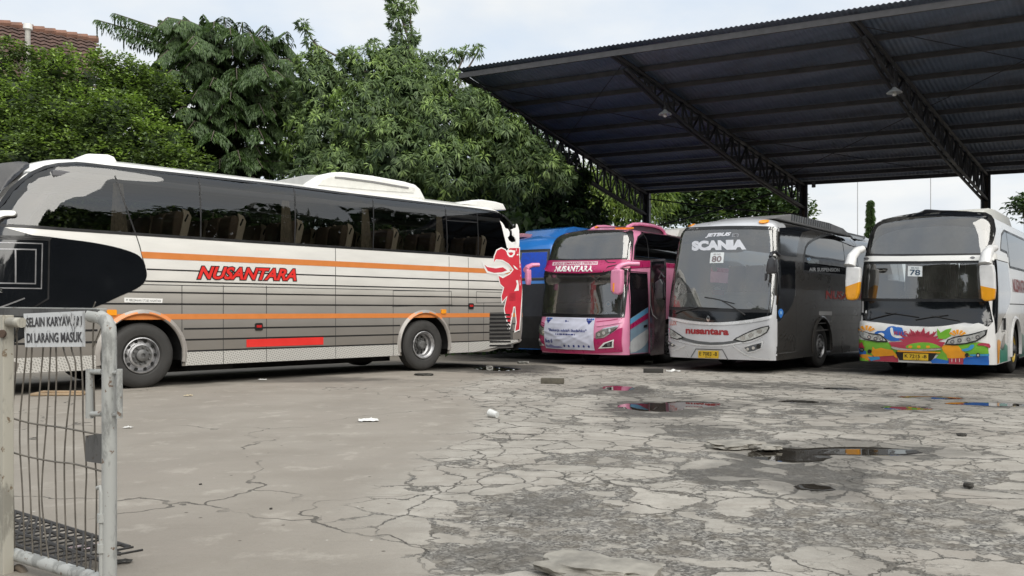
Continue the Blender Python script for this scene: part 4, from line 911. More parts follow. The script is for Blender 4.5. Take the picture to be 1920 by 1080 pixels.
for poly, ls in (([(1112, 350), (1140, 302), (1220, 270), (1400, 241), (1500, 215), (1588, 190), (1578, 240), (1480, 310), (1350, 343), (1200, 358)], ((1190, 325, 26), (1275, 308, 26), (1382, 296, 24), (1490, 270, 26))), ([(55, 165), (120, 198), (200, 226), (330, 242), (390, 290), (413, 320), (300, 320), (150, 290), (70, 222)], ((205, 268, 24), (280, 288, 24), (350, 294, 22)))):
    h = MB(); q = D.U(FR, p7(poly)); D.slab(h, FR, q, .034, .012, LENS, .06); D.ring(h, FR, q, .014, -.010, .048, BLK)
    for t in ls: D.slab(h, FR, D.U(FR, p7([(t[0] + t[2] * math.cos(a), t[1] + t[2] * math.sin(a)) for a in [2 * math.pi * j / 14 for j in range(14)]])), .046, .006, mat('lamp_dark', (.16, .16, .17), .2, .4)); D.slab(h, FR, D.U(FR, p7([(t[0] + t[2] * .55 * math.cos(a), t[1] + t[2] * .55 * math.sin(a)) for a in [2 * math.pi * j / 12 for j in range(12)]])), .051, .004, LAMP)
    h.build('headlight', D.root, 50)
for t in ((120, 418), (205, 436), (1362, 478), (1495, 478)):
    h = MB()
    for r, o_, m_ in ((24, .036, BLK), (14, .044, LAMP if t[0] in (120, 1495) else GLOSSB)): D.slab(h, FR, D.U(FR, p7([(t[0] + r * math.cos(a), t[1] + r * math.sin(a)) for a in [2 * math.pi * j / 14 for j in range(14)]])), o_, .008, m_)
    h.build('fog_light', D.root, 50)
g = MB(); D.slab(g, FR, D.U(FR, p7([(512, 438), (1005, 456), (942, 552), (560, 540)])), .034, .004, BLK, .1); D.slab(g, FR, D.U(FR, smooth_poly(p7([(470, 380), (560, 395), (760, 412), (1040, 402), (1045, 416), (900, 430), (700, 432), (500, 410)]), 2)), .034, .012, CHROME, .08); g.build('grille', D.root, 50)
o = plate(D, p7([(607, 458), (905, 466), (904, 548), (606, 536)]), 'K 7215 -B', '11 23')
for v in o.data.vertices: v.co.x -= .03
g = MB()
for k, ch in enumerate('NUSANTARA'):
    x = 520 + k * 56; dy = 0 if k % 2 == 0 else 6; q = p7([(x - 18, 240 + dy + k), (x + 20, 240 + dy + k), (x - 18, 196 + dy + k * .6)]); D.text(g, FR, ch, *D.U(FR, q), .058, AR, bold=.05)
g.build('lettering', D.root)
placard(D, p6([(429, 386), (509, 388), (508, 446), (427, 444)]), '78', (.03, .07, .12), .008)
for a in ([(210, 690), (280, 672), (365, 652)], [(300, 650), (400, 662), (490, 676)], [(470, 690), (560, 675), (655, 664)], [(560, 668), (640, 682), (720, 696)]): wiper(D, p6(a), .02)
cabin(D, 1.30, 1.45, 'b', .45, (.12, .12, .12))
WBA = mat('white_mirror_paint', (.74, .74, .74), .3, coat=.5); MO = mat('mirror_orange', (.80, .34, .01), .3, coat=.5)
for arm, hd, mid in (([(172, 290), (140, 302), (112, 335), (100, 385)], [(78, 388), (156, 392), (157, 450), (148, 540), (136, 574), (110, 580), (80, 576), (72, 540), (72, 470)], (490, 470)), ([(915, 285), (890, 292), (868, 325), (862, 375)], [(828, 380), (905, 376), (914, 420), (918, 520), (912, 572), (890, 584), (856, 584), (838, 570), (832, 500), (826, 420)], (505, 500))):
    m = MB(); xd = [.35, .15, -.05, -.12]; P3 = [px3(D, *p6([t])[0], x) for t, x in zip(arm, xd)]; m.tube(P3, .075, WBA, 10, r1=.12)
    bm = bmesh.new(); q = [px3(D, *t, -.16) for t in p6(hd)]; tmp = MB(); blob(tmp, q, .17, WBA, .05)
    y0 = sum(p.y for p in q) / len(q); zs_ = px3(D, *p6([(sum(t[0] for t in hd) / len(hd), mid[0])])[0], -.16).z
    bm.free(); bm = bmesh.new(); vs = [bm.verts.new(p) for p in tmp.v]
    for f in tmp.f:
        try: bm.faces.new([vs[i] for i in f])
        except ValueError: pass
    bmesh.ops.bisect_plane(bm, geom=bm.verts[:] + bm.edges[:] + bm.faces[:], plane_co=(0, y0, zs_), plane_no=(0, .35 if arm[0][0] < 500 else -.25, 1))
    bm.verts.index_update(); V = [v.co[:] for v in bm.verts]; no = Vector((0, .35 if arm[0][0] < 500 else -.25, 1))
    for f in bm.faces:
        c = f.calc_center_median(); up = (c - Vector((0, y0, zs_))).dot(no) > 0
        m.add([v.co[:] for v in f.verts], [list(range(len(f.verts)))], WBA if up else MO)
    bm.free(); m.build('mirror', D.root, 40)
make_wheel(D.root, awx, .03, .52, 'front', mat('wheel_yellow', (.62, .45, .08), .45, var=.2)); make_wheel(D.root, awx + 5.9, .03, .52, 'rear'); underside(D, .30, awx, awx + 5.9); lip(D, awx, WBA)
lpod(D, [(1.9, 3.48), (2.2, 3.58), (2.8, 3.68), (3.6, 3.72), (5.6, 3.72), (6.2, 3.48)], .5, 2.0, mat('white_plastic_aged', (.74, .74, .70), .45), .04, 'air_conditioner')
seats(D, [3.0, 4.0], 1.38)

# ================================================================== pink coach with the cloth banner
A = Bus('pink and magenta coach with a split windscreen and pink drooping mirrors', corner(1171, .01285, .2, 38), 38, 2.6,
        [(.3, .1), (.6, .0), (.95, .0), (1.1, .05), (1.25, .10), (2.1, .20), (2.2, .14), (2.42, .14), (2.5, .24), (3.1, .42), (3.32, .52), (3.45, .76), (3.52, 1.3)], REAR2, INS3, bow=.2, rx=.18, rw=.18)
A.ns = 40; A.fmax = 1.6
p4 = lambda pts: [(960 + x / 3.484, 390 + y / 3.484) for x, y in pts]
PINK = mat('pink_paint', (.72, .27, .43), .3, coat=.6, var=.05, two=True, vscale=2); PINKA = mat('pink_paint_part', (.72, .27, .43), .3, coat=.6, var=.05); MAG = mat('magenta_paint', (.42, .015, .11), .3, coat=.6, var=.06)
tw = A.U(FR, p4([(238, 338), (252, 262), (290, 178), (316, 160), (480, 153), (765, 152), (782, 165), (783, 205), (762, 335), (600, 338), (400, 342)]))
lw = A.U(FR, p4([(202, 424), (400, 430), (600, 426), (640, 408), (752, 400), (745, 500), (722, 706), (560, 708), (380, 704), (178, 698), (186, 560)]))
sd_ = A.U(S, p4([(797, 332), (802, 250), (822, 192), (850, 158), (940, 154), (1030, 154), (1062, 190)])); zA, zB = sd_[4][1], sd_[0][1]
side = [sd_[0], sd_[1], sd_[2], sd_[3], (10.6, zA), (10.6, zB)]
awx = 2.5
A.shell(zlevels(.30, 3.3, 3.52), [PINK], lambda c, n: 0, [(FR, tw, 'cut'), (FR, lw, 'cut'), (S, side, 'cut'), (S, circle(awx, .52, .66), 'cut'), (S, circle(awx + 5.9, .52, .66), 'cut'), ('far', [(2.5, 2.1), (10.6, 2.1), (10.6, 3.05), (2.5, 3.05)], 'cut')])
g = MB(); A.patch(g, FR, grow(tw, .012), .004, GWIND, .05); t_ = g.build('upper_windscreen', A.root, 60); g = MB(); A.ring(g, FR, tw, .03, -.03, .007, BLK, .04); A.patch(g, FR, grow(tw, .0), -.08, mat('dark_blind', (.02, .02, .022), .7), .15); g.build('windscreen_seal', t_)
g = MB(); A.patch(g, FR, grow(lw, .012), .004, GWIND, .05); l_ = g.build('windscreen', A.root, 60); g = MB(); A.ring(g, FR, lw, .04, -.05, .007, BLK, .04); g.build('windscreen_seal', l_)
g = MB(); u, v = A.un(FR, *p4([(628, 628)])[0]); A.patch(g, FR, circle(u, v, .065, 18), -.012, WSTK); A.patch(g, FR, circle(u, v, .038, 14), -.008, mat('sticker_pale_blue', (.2, .38, .65), .4)); A.patch(g, FR, A.U(FR, p4([(690, 600), (712, 600), (712, 690), (688, 692)])), -.012, mat('pale_blue_paper', (.42, .52, .60), .6)); A.patch(g, FR, A.U(FR, p4([(648, 678), (668, 678), (668, 698), (648, 698)])), -.01, WSTK); A.patch(g, FR, A.U(FR, p4([(570, 694), (590, 682), (596, 694), (618, 682), (624, 694)])), -.01, WSTK); g.build('windscreen_stickers', l_)
g = MB(); A.slab(g, FR, A.U(FR, p4([(176, 352), (215, 347), (350, 346), (620, 343), (760, 340), (768, 356), (764, 396), (700, 398), (650, 408), (600, 420), (450, 427), (300, 425), (228, 415), (205, 398), (176, 388)])), .004, .035, MAG, .08); brow = g.build('brow_panel', A.root, 40)
g = MB(); A.line(g, FR, A.U(FR, p4([(176, 374), (196, 378), (218, 372), (232, 358)])), .02, .045, BLK); A.line(g, FR, A.U(FR, p4([(178, 382), (214, 394), (230, 416)])), .02, .045, BLK); A.line(g, FR, A.U(FR, p4([(612, 344), (632, 362), (680, 362)])), .02, .045, BLK); A.line(g, FR, A.U(FR, p4([(600, 418), (630, 390), (690, 378)])), .02, .045, BLK)
A.slab(g, FR, A.U(FR, p4([(275, 357), (566, 352), (562, 378), (270, 382)])), .040, .003, mat('pale_pink_card', (.72, .60, .64), .5)); A.text(g, FR, 'KUDUS SEMARANG CIREBON', *A.U(FR, p4([(280, 379), (556, 375), (284, 360)])), .047, MAG, bold=.02, shear=.1)
A.text(g, FR, 'NUSANTARA', *A.U(FR, p4([(284, 418), (530, 416), (288, 387)])), .046, WSTK, bold=.05, shear=.25); g.build('lettering', brow)
g = MB(); A.slab(g, FR, A.U(FR, p4([(164, 806), (235, 832), (400, 845), (552, 850), (612, 842), (660, 815), (700, 788), (720, 782), (722, 938), (560, 948), (400, 950), (260, 940), (165, 924)])), .003, .018, MAG, .08); bump = g.build('bumper', A.root, 50)
g = MB(); A.slab(g, FR, A.U(FR, p4([(552, 758), (640, 748), (722, 738), (722, 750), (640, 764), (552, 776)])), .003, .014, PINKA); A.line(g, FR, A.U(FR, p4([(168, 738), (232, 762)])), .02, .012, MAG); A.line(g, FR, A.U(FR, p4([(168, 752), (232, 776)])), .02, .012, MAG); A.line(g, FR, A.U(FR, p4([(552, 744), (640, 734), (720, 722)])), .02, .006, MAG); g.build('bumper_crease', bump)
HH = mat('headlamp_dark_glass', (.20, .20, .18), .12, .3, coat=1., var=.3, vscale=16)
for poly, ls in (([(553, 818), (600, 790), (692, 772), (682, 790), (640, 818), (600, 845), (553, 850)], ((570, 826), (602, 816), (636, 800))), ([(164, 752), (215, 785), (233, 800), (233, 836), (200, 826), (166, 800)], ((186, 790), (212, 808)))):
    h = MB(); q = A.U(FR, p4(poly)); A.slab(h, FR, q, .022, .012, HH, .06); A.ring(h, FR, q, .012, -.010, .036, CHROME)
    for t in ls: A.slab(h, FR, A.U(FR, p4([(t[0] + 11 * math.cos(a), t[1] + 12 * math.sin(a)) for a in [2 * math.pi * j / 10 for j in range(10)]])), .034, .005, LAMP)
    h.build('headlight', A.root, 50)
for o_, i_, t in (([(566, 916), (600, 880), (668, 858), (665, 910)], [(588, 906), (612, 884), (658, 868), (654, 903)], (635, 888)), ([(164, 850), (185, 855), (216, 896), (166, 894)], [(180, 862), (204, 890), (182, 888)], (190, 880))):
    h = MB(); A.slab(h, FR, A.U(FR, p4(o_)), .020, .012, WSTK, .05); A.slab(h, FR, A.U(FR, p4(i_)), .03, .008, GLOSSB, .05); A.slab(h, FR, A.U(FR, p4([(t[0] + 12 * math.cos(a), t[1] + 12 * math.sin(a)) for a in [2 * math.pi * j / 12 for j in range(12)]])), .038, .006, mat('lamp_dark', (.16, .16, .17), .2, .4)); h.build('fog_light', A.root, 50)
for t in ((335, 150), (730, 137)):
    m = MB(); u, v = A.un(FR, *p4([t])[0]); A.slab(m, FR, [(u - .1, v - .02), (u + .1, v - .02), (u + .09, v + .025), (u - .09, v + .025)], .003, .04, AMBER); m.build('roof_marker_lamp', A.root)
wiper(A, p4([(215, 690), (300, 690), (390, 694)])); wiper(A, p4([(440, 700), (540, 696), (600, 704)]))
g = MB(); A.patch(g, S, grow(side, .01), .003, GSIDE, .3); s_ = g.build('side_window', A.root, 60); g = MB(); A.ring(g, S, side, .02, -.03, .005, BLK); x = A.un(S, *p4([(886, 250)])[0])[0]; A.line(g, S, [(x, zB), (x, zA)], .04, .006, BLK); g.build('window_frame', s_)
# belt, door, lower panel of the near side
g = MB(); A.slab(g, S, A.U(S, p4([(772, 346), (835, 345), (905, 344), (905, 388), (835, 390), (772, 396)])), .003, .012, MAG, .06); q = A.un(S, *p4([(905, 366)])[0]); A.patch(g, S, [(q[0], q[1] - .06), (10.8, q[1] - .06), (10.8, q[1] + .06), (q[0], q[1] + .06)], .004, MAG, .3); A.slab(g, S, A.U(S, p4([(1035, 140), (1078, 138), (1074, 188), (1060, 182)])), .004, .006, MAG, .06); g.build('belt_panel', A.root, 40)
d = MB(); x0, zt0 = A.un(S, *p4([(768, 420)])[0]); x1 = A.un(S, *p4([(888, 640)])[0])[0]; zl0 = A.un(S, *p4([(750, 722)])[0])[1]; zl1 = A.un(S, *p4([(885, 645)])[0])[1]
A.patch(d, S, [(x0, zt0), (x1, zt0), (x1, zl1), (x0 - .02, zl0)], .006, GLOSSB, .06); LB_ = mat('door_pale_blue', (.22, .32, .42), .35, coat=.4); zq = .33
A.patch(d, S, [(x0 - .03, zl0), (x1, zl1), (x1, zq), (x0 - .03, zq)], .004, LB_, .06)
dz = zl1 - zl0
A.patch(d, S, [(x0 - .03, zl0 - .02), (x1, zl1 - .02), (x1, zl1 - .14), (x0 - .03, zl0 - .14)], .0055, mat('sky_blue_band', (.12, .35, .60), .35), .06); A.patch(d, S, [(x0 - .03, zl0 - .15), (x1, zl1 - .15), (x1, zl1 - .29), (x0 - .03, zl0 - .27)], .0062, MAG, .06)
A.patch(d, S, smooth_poly([(x0 - .03, zq + .02), (x0 - .03, zq + .28), (x0 + .3, zq + .42), (x0 + .62, zq + .52), (x1, zq + .58), (x1, zq + .3), (x0 + .5, zq + .1)], 2), .0062, mat('pale_wave', (.52, .54, .56), .4), .06); A.ring(d, S, [(x0 - .04, zt0 + .02), (x1 + .01, zt0 + .02), (x1 + .01, .31), (x0 - .04, .31)], .012, -.006, .008, BLK)
A.slab(d, S, [(x1 - .22, .96), (x1 - .06, .98), (x1 - .06, 1.03), (x1 - .22, 1.01)], .006, .015, BLK); d.build('door', A.root, 60)
g = MB(); A.patch(g, S, [(x1 + .04, 1.0), (10.8, 1.0), (10.8, .33), (awx + .8, .33), (awx + .8, .33), (x1 + .04, .33)] if False else [(3.3, .33), (7.6, .33), (7.6, 1.1), (3.3, 1.1)], .004, MAG, .3); g.build('side_stripe', A.root)
PKM = PINKA
for arm, hd in (([(835, 366), (760, 364), (715, 374), (690, 392), (680, 412)], [(645, 404), (690, 398), (712, 402), (712, 500), (705, 552), (690, 568), (655, 560), (640, 540), (640, 450)]), ([(178, 372), (130, 374), (100, 388), (92, 405)], [(84, 404), (102, 400), (104, 470), (98, 505), (86, 500), (80, 450)])):
    m = MB(); n = len(arm); P3 = [px3(A, *p4([t])[0], .35 - .5 * i / (n - 1)) for i, t in enumerate(arm)]; m.tube(P3, .055, PKM, 10, r1=.08); q = [px3(A, *t, -.22) for t in p4(hd)]; blob(m, q, .17, PINKA, .05)
    mo = m.build('mirror', A.root, 40)
    if arm[0][0] > 500: m = MB(); q = [px3(A, *t, -.235) for t in p4([(658, 490), (667, 490), (665, 548), (656, 546)])]; blob(m, q, .02, AMBER, .004); m.build('turn_lamp', mo)
cabin(A, 1.30, 1.52, 'c', .35, (.035, .04, .04)); make_wheel(A.root, awx, .03, .52, 'front'); make_wheel(A.root, awx + 5.9, .03, .52, 'rear'); underside(A, .30, awx, awx + 5.9)
hp = [(1.5, 3.46), (1.65, 3.56), (1.9, 3.64), (2.3, 3.68), (3.0, 3.69), (3.4, 3.66), (3.6, 3.59), (3.7, 3.46)]
m = MB(); m.tube([(x, .75, z) for x, z in hp], .045, PINKA, 8); m.tube([(x, 1.85, z) for x, z in hp], .045, PINKA, 8); m.prism([(hp[1][0], hp[1][1] - .05)] + [(x, z - .03) for x, z in hp[2:7]] + [(hp[7][0], hp[7][1] - .1)], .78, 1.82, mat('roof_pod_dark', (.05, .03, .04), .5), .01); m.build('roof_fairing', A.root, 50)
lpod(A, [(4.1, 3.46), (4.25, 3.68), (4.6, 3.75), (6.2, 3.75), (6.5, 3.46)], .6, 2.0, mat('white_plastic_aged', (.74, .74, .70), .45), .03, 'air_conditioner')
# the cloth banner tied across its nose
bn = thing('cloth_banner', 'creased white cloth banner with blue writing tied across pink coach nose', 'banner', A.root.location, A.root.rotation_euler.z)
CL = mat('banner_cloth', (.60, .62, .74), .85, var=.07, vscale=5); q = [Vector(t) for t in A.U(FR, p4([(232, 714), (549, 722), (546, 926), (229, 912)]))]; m = MB(); V = []; nu, nv = 44, 30
rr = np.random.RandomState(3); fol = [(rr.uniform(0, 1), rr.uniform(0, 1), rr.uniform(0, 3.1), rr.uniform(.05, .12), rr.uniform(.005, .016)) for _ in range(16)]
LQ = lambda a, b: q[0] * (1 - a) * (1 - b) + q[1] * a * (1 - b) + q[2] * a * b + q[3] * (1 - a) * b
def bz(a, b):
    z = .045 + .006 * math.sin(9 * a + 4 * b)
    for (cx, cy, th, w_, h) in fol:
        d = (a - cx) * math.cos(th) + (b - cy) * math.sin(th); e = -(a - cx) * math.sin(th) + (b - cy) * math.cos(th); z += h * math.exp(-(d / w_ * 2.2) ** 2) * math.exp(-(e / .35) ** 2)
    return z
for j in range(nv + 1):
    for i in range(nu + 1): a, b = i / nu, j / nv; p = LQ(a, b); V.append(A.on(FR, p.x, p.y, bz(a, b)))
fc = [[j * (nu + 1) + i, j * (nu + 1) + i + 1, (j + 1) * (nu + 1) + i + 1, (j + 1) * (nu + 1) + i] for j in range(nv) for i in range(nu)]
m.add(V, A.face(FR, V, fc), CL); m.build('cloth', bn, 80)
m = MB(); NV = mat('banner_blue_ink', (.015, .035, .22), .8); NB = mat('banner_light_blue', (.03, .16, .55), .8)
def btext(t, a0, a1, b0, b1, mm, **k):
    v, f = text_geo(t, k.get('bold', 0), k.get('shear', 0)); mn, mxx = v.min(0), v.max(0); VV = []
    for p in v: a = a0 + (a1 - a0) * (p[0] - mn[0]) / (mxx[0] - mn[0]); b = b1 + (b0 - b1) * (p[1] - mn[1]) / (mxx[1] - mn[1]); c = LQ(a, b); VV.append(A.on(FR, c.x, c.y, bz(a, b) + .006))
    m.add(VV, A.face(FR, VV, f), mm)
def bpoly(pts, mm):
    v, f = tess(pts, .06); VV = [A.on(FR, *LQ(a, b), bz(a, b) + .005) for a, b in v]; m.add(VV, A.face(FR, VV, f), mm)
btext('"Bekerja adalah Ibadahku"', .10, .88, .36, .47, NV, bold=.02, shear=.1); btext('Bus 6', .02, .19, .69, .81, NV, bold=.04); [bpoly([(x, .51), (x + wd, .51), (x + wd, .55), (x, .55)], NV) for x, wd in ((.26, .02), (.30, .03), (.345, .06), (.42, .04), (.475, .05), (.54, .03), (.585, .05), (.65, .015))]
for cx in (.08, .91):
    for k in range(4): bpoly([(cx - .06 + k * .035, .04), (cx - .04 + k * .035, .02), (cx - .02 + k * .035, .04), (cx - .03 + k * .035, .08), (cx - .05 + k * .035, .08)], NB if k % 2 else NV)
    bpoly([(cx - .055, .09), (cx + .055, .09), (cx + .01, .20), (cx, .22), (cx - .02, .17)], NV)
bpoly([(.44, .10), (.47, .09), (.48, .13), (.455, .16)], NV); bpoly([(.495, .11), (.51, .11), (.51, .14), (.495, .14)], NV)
for k in range(6): c = .44 + k * .093; bpoly([(c - .02, .87), (c, .84), (c + .02, .87), (c + .012, .92), (c - .012, .92)], NV)
bpoly(smooth_poly([(.02, .86), (.08, .90), (.14, .86), (.22, .91), (.32, .90), (.40, .95), (.20, .97), (.03, .95)], 2), mat('banner_lilac', (.22, .22, .42), .8))
m.build('printing', bn)

# ================================================================== blue coach behind, mostly hidden
E = Bus('bright blue coach half hidden between the long coach and the pink one', ((1036 - CX) / F * 23.4 - .1, 23.3, -.12), 38, 2.5,
        [(.3, .08), (.6, 0), (1.2, .02), (1.4, .06), (2.2, .16), (3.2, .42), (3.35, .55), (3.5, .8), (3.56, 1.3)], [(a + .14 if False else a, b) for a, b in REAR2],
        [(.3, 0), (1.7, 0), (2.3, .03), (3.1, .10), (3.3, .15), (3.42, .26), (3.5, .5), (3.56, 1.0)], bow=.2, rx=.3, rw=.3)
E.ns = 40; E.fmax = 1.6
BLUA = mat('blue_paint_part', (.02, .16, .50), .3, coat=.6); BLU = mat('blue_paint', (.02, .16, .50), .3, coat=.6, var=.06, two=True, vscale=2)
tw = [(.28, 2.25), (2.22, 2.25), (2.14, 3.08), (.36, 3.08)]; lw = [(.22, 1.2), (2.28, 1.2), (2.24, 2.12), (.26, 2.12)]; sd_ = [(.9, 2.0), (10.5, 2.0), (10.5, 3.1), (1.3, 3.1)]
E.shell(zlevels(.3, 3.36, 3.56), [BLU], lambda c, n: 0, [(FR, tw, 'cut'), (FR, lw, 'cut'), (S, sd_, 'cut'), (S, circle(2.5, .52, .66), 'cut'), (S, circle(8.4, .52, .66), 'cut')])
g = MB(); E.patch(g, FR, grow(tw, .01), .004, GSIDE, .12); t_ = g.build('upper_windscreen', E.root, 60); g = MB(); BC = mat('blue_curtain', (.01, .06, .42), .8, var=.2, vscale=12); E.patch(g, FR, [(.34, 2.3), (1.2, 2.3), (1.2, 3.02), (.40, 3.02)], .006, BC); E.patch(g, FR, [(1.3, 2.3), (2.16, 2.3), (2.10, 3.02), (1.3, 3.02)], .006, BC); E.ring(g, FR, tw, .03, -.03, .008, BLK); g.build('blue_blind', t_)
g = MB(); E.patch(g, FR, grow(lw, .01), .004, mat('matt_dark_glass', (.012, .013, .018), .55), .12); g.build('windscreen', E.root, 60); g = MB(); E.patch(g, FR, [(.06, .32), (2.44, .32), (2.40, 1.22), (.10, 1.22)], .005, MATTE, .1); g.build('front_apron', E.root)  # lower windscreen is a matt, nearly black pane
g = MB(); E.patch(g, S, grow(sd_, .01), .003, GSIDE, .3); g.build('side_window', E.root, 60); cabin(E, 1.3, 1.4, 'd', .5); make_wheel(E.root, 2.5, .03, .52, 'front'); make_wheel(E.root, 8.4, .03, .52, 'rear'); underside(E, .3, 2.5, 8.4)
lpod(E, [(1.3, 3.5), (1.6, 3.78), (2.0, 3.86), (4.4, 3.86), (4.8, 3.5)], .5, 2.0, BLUA, .04, 'air_conditioner')
m = MB(); z0 = 3.5; m.box((1.6, 2.0, 3.60), (1.2, .7, .12), mat('pale_pink_cover', (.50, .24, .28), .5), bev=.03); m.build('roof_hatch', E.root, 40)

# unseen coach added past the right edge, a dark reflection for its neighbour
n_ = Vector((math.cos(R(38)), -math.sin(R(38)), 0)); u_ = Vector((math.sin(R(38)), math.cos(R(38)), 0))
X_ = copy_tree(C.root); X_.location = Vector(D.org) + n_ * 4.6 + u_ * 1.8; X_['label'] = 'added unseen dark coach beyond the right edge, reflected in the rainbow painted one'
# ------------------------------------------------------------------ ground
def G(px, py, z=0.):
    for _ in range(6):
        Y = (CAMZ - z) * F / (py - HZ); X = (px - CX) / F * Y; z = gz(X, Y)
    return X, Y, z
def vnoise(x, y, seed, oct=4):
    """value noise for arrays"""
    r = np.random.RandomState(seed); T = r.rand(256, 256); out = 0; amp = 1; tot = 0
    for o in range(oct):
        xi = np.floor(x).astype(int); yi = np.floor(y).astype(int); fx = x - xi; fy = y - yi; fx = fx * fx * (3 - 2 * fx); fy = fy * fy * (3 - 2 * fy)
        a = T[xi % 256, yi % 256]; b = T[(xi + 1) % 256, yi % 256]; c = T[xi % 256, (yi + 1) % 256]; d = T[(xi + 1) % 256, (yi + 1) % 256]
        out = out + amp * ((a * (1 - fx) + b * fx) * (1 - fy) + (c * (1 - fx) + d * fx) * fy); tot += amp; amp *= .5; x = x * 2.03 + 17; y = y * 2.03 + 9
    return out / tot
def npss(a, b, x): t = np.clip((x - a) / (b - a), 0, 1); return t * t * (3 - 2 * t)
xs_ = np.concatenate([[-400, -150, -60, -30, -20, -14], np.arange(-10, 14.01, .07), [16, 20, 30, 60, 150, 400]])
ys_ = np.concatenate([[-300, -80, -30, -12, -4, 0, 1.5], np.arange(2.6, 8, .045), np.arange(8, 14, .08), np.arange(14, 24, .14), [26, 30, 38, 50, 80, 150, 400, 900]])
GX, GY = np.meshgrid(xs_, ys_); nx_, ny_ = len(xs_), len(ys_)
t_ = np.clip((GX * .65 + GY * .76 - 1.0 - 9.5) / 8, 0, 1); GZ = -.12 * t_ * t_ * (3 - 2 * t_)
GZ[GY > 60] = -.12
def blobs(lst, wob=.35, sc=1.6, seed=5):
    """lst: (x, y, rx, ry, strength) patches on the ground with ragged outlines"""
    n = vnoise(GX * sc + 40, GY * sc + 40, seed) - .5; n2 = vnoise(GX * sc * 4 + 9, GY * sc * 4 + 3, seed + 1) - .5; out = np.zeros_like(GX)
    for x, y, rx, ry, st in lst:
        d = np.sqrt(((GX - x) / rx) ** 2 + ((GY - y) / ry) ** 2); out = np.maximum(out, st * (1 - npss(.8, 1.15, d + wob * 2 * n + wob * n2)))
    return out
def gb(px, py, rx, ry, st=1.):
    X, Y, _ = G(px, py); y0 = G(px, py - ry)[1]; y1 = G(px, py + ry)[1]; return (X, (y0 + y1) / 2, rx * Y / F, abs(y0 - y1) / 2, st)
frag = npss(-.9, .9, GX + .55 - .25 * np.sin(GY * .8) + 1.2 * (vnoise(GX * .35 + 7, GY * .35, 21) - .5)) * (1 - npss(19, 23, GY))
gravel = blobs([gb(1010, 985, 190, 60), gb(900, 1035, 90, 35, .9), gb(1250, 1010, 260, 45, .85), gb(1640, 985, 330, 50, .9), gb(1330, 905, 180, 16, .75), gb(1560, 900, 170, 22, .85), gb(1340, 815, 110, 18, .9), gb(1180, 735, 120, 9, .9), gb(1240, 770, 120, 14, .8),
    gb(1480, 775, 110, 8, .8), gb(1690, 795, 140, 9, .8), gb(1100, 925, 110, 14, .8), gb(1060, 740, 50, 6, .9), gb(1280, 860, 160, 14, .6), gb(1800, 900, 160, 20, .7), gb(1160, 1060, 130, 25, .9), gb(960, 700, 70, 5, .8), gb(700, 765, 46, 3.5, .5), gb(1420, 745, 60, 6, .6), gb(960, 880, 40, 8, .5), gb(1850, 1000, 160, 30, .8), gb(1400, 720, 160, 7, .8), gb(1600, 760, 120, 8, .8), gb(1760, 850, 120, 14, .7), gb(1150, 860, 110, 14, .75), gb(1420, 885, 160, 18, .85), gb(1080, 790, 60, 8, .7), gb(1500, 800, 120, 9, .7)], .5, 1.1)
puddles = [gb(1225, 762, 62, 9), gb(1300, 757, 60, 6), gb(1480, 852, 75, 14), gb(1610, 845, 130, 8), gb(1526, 913, 32, 8), gb(1700, 764, 48, 4), gb(1158, 727, 30, 4), gb(1745, 745, 62, 3), gb(1850, 757, 90, 3.5), gb(1500, 752, 40, 2.5), gb(930, 691, 45, 4), gb(1580, 728, 40, 2)]
wet = blobs(puddles, .22, 1.5, 31)
damp = np.maximum(blobs([(x, y, rx * 1.5 + .15, ry * 1.8 + .15, 1.) for x, y, rx, ry, s in puddles], .3, 1.6, 31), blobs([gb(1480, 890, 190, 22, .9), gb(1250, 800, 130, 14, .7), gb(1420, 725, 150, 7, .7), gb(1750, 765, 150, 9, .7), gb(1010, 950, 110, 25, .5), gb(960, 1040, 120, 25, .5), gb(300, 722, 130, 5, .5), gb(700, 715, 130, 4, .4), gb(1130, 735, 90, 8, .6), gb(1600, 775, 120, 8, .6)], .5, 1.2, 41))
sd = (GX * .466 + GY * .885); oil = npss(19.6, 20.6, sd + 1.1 * (vnoise(GX * .7, GY * .7, 61) - .5)) * npss(-3., -1., GX) * (1 - npss(31, 33, sd)); bs = (GX + 5.966) * .6984 + (GY - 13.79) * .7157; bw = -(GX + 5.966) * .7157 + (GY - 13.79) * .6984; on = vnoise(GX * 1.3, GY * 1.3, 81) - .5  # painted shade: ground colour darkened under the shed
oil = np.maximum(oil, .75 * npss(-2.6, -1.6, bs + on) * (1 - npss(8.2, 9.4, bs + on)) * npss(.1, .5, bw + .6 * on) * (1 - npss(2.2, 2.8, bw + .6 * on)))  # shade painted along the long coach's footprint as well
oil = np.maximum(oil, .8 * blobs([gb(900, 692, 120, 7, 1.), gb(560, 712, 170, 6, .8), gb(990, 690, 60, 6, 1.)], .4, 1.2, 71))  # more dark patches in the same painted shade mask
lowf = (vnoise(GX * .9, GY * .9, 51, 3) - .5) * .03 * npss(-.5, 1.5, GX)
near = (GX > -11) & (GX < 15) & (GY > 2) & (GY < 24.1)
GZ = GZ + np.where(near, lowf * (1 - wet) - .012 * gravel * (1 - wet) - .010 * wet, 0)
me = bpy.data.meshes.new('ground'); nv = nx_ * ny_
me.vertices.add(nv); me.vertices.foreach_set('co', np.stack([GX, GY, GZ], -1).reshape(-1).astype(np.float32))
idx = np.arange(nv).reshape(ny_, nx_); q = np.stack([idx[:-1, :-1], idx[:-1, 1:], idx[1:, 1:], idx[1:, :-1]], -1).reshape(-1, 4); nq = len(q)
me.loops.add(nq * 4); me.loops.foreach_set('vertex_index', q.reshape(-1).astype(np.int32)); me.polygons.add(nq)
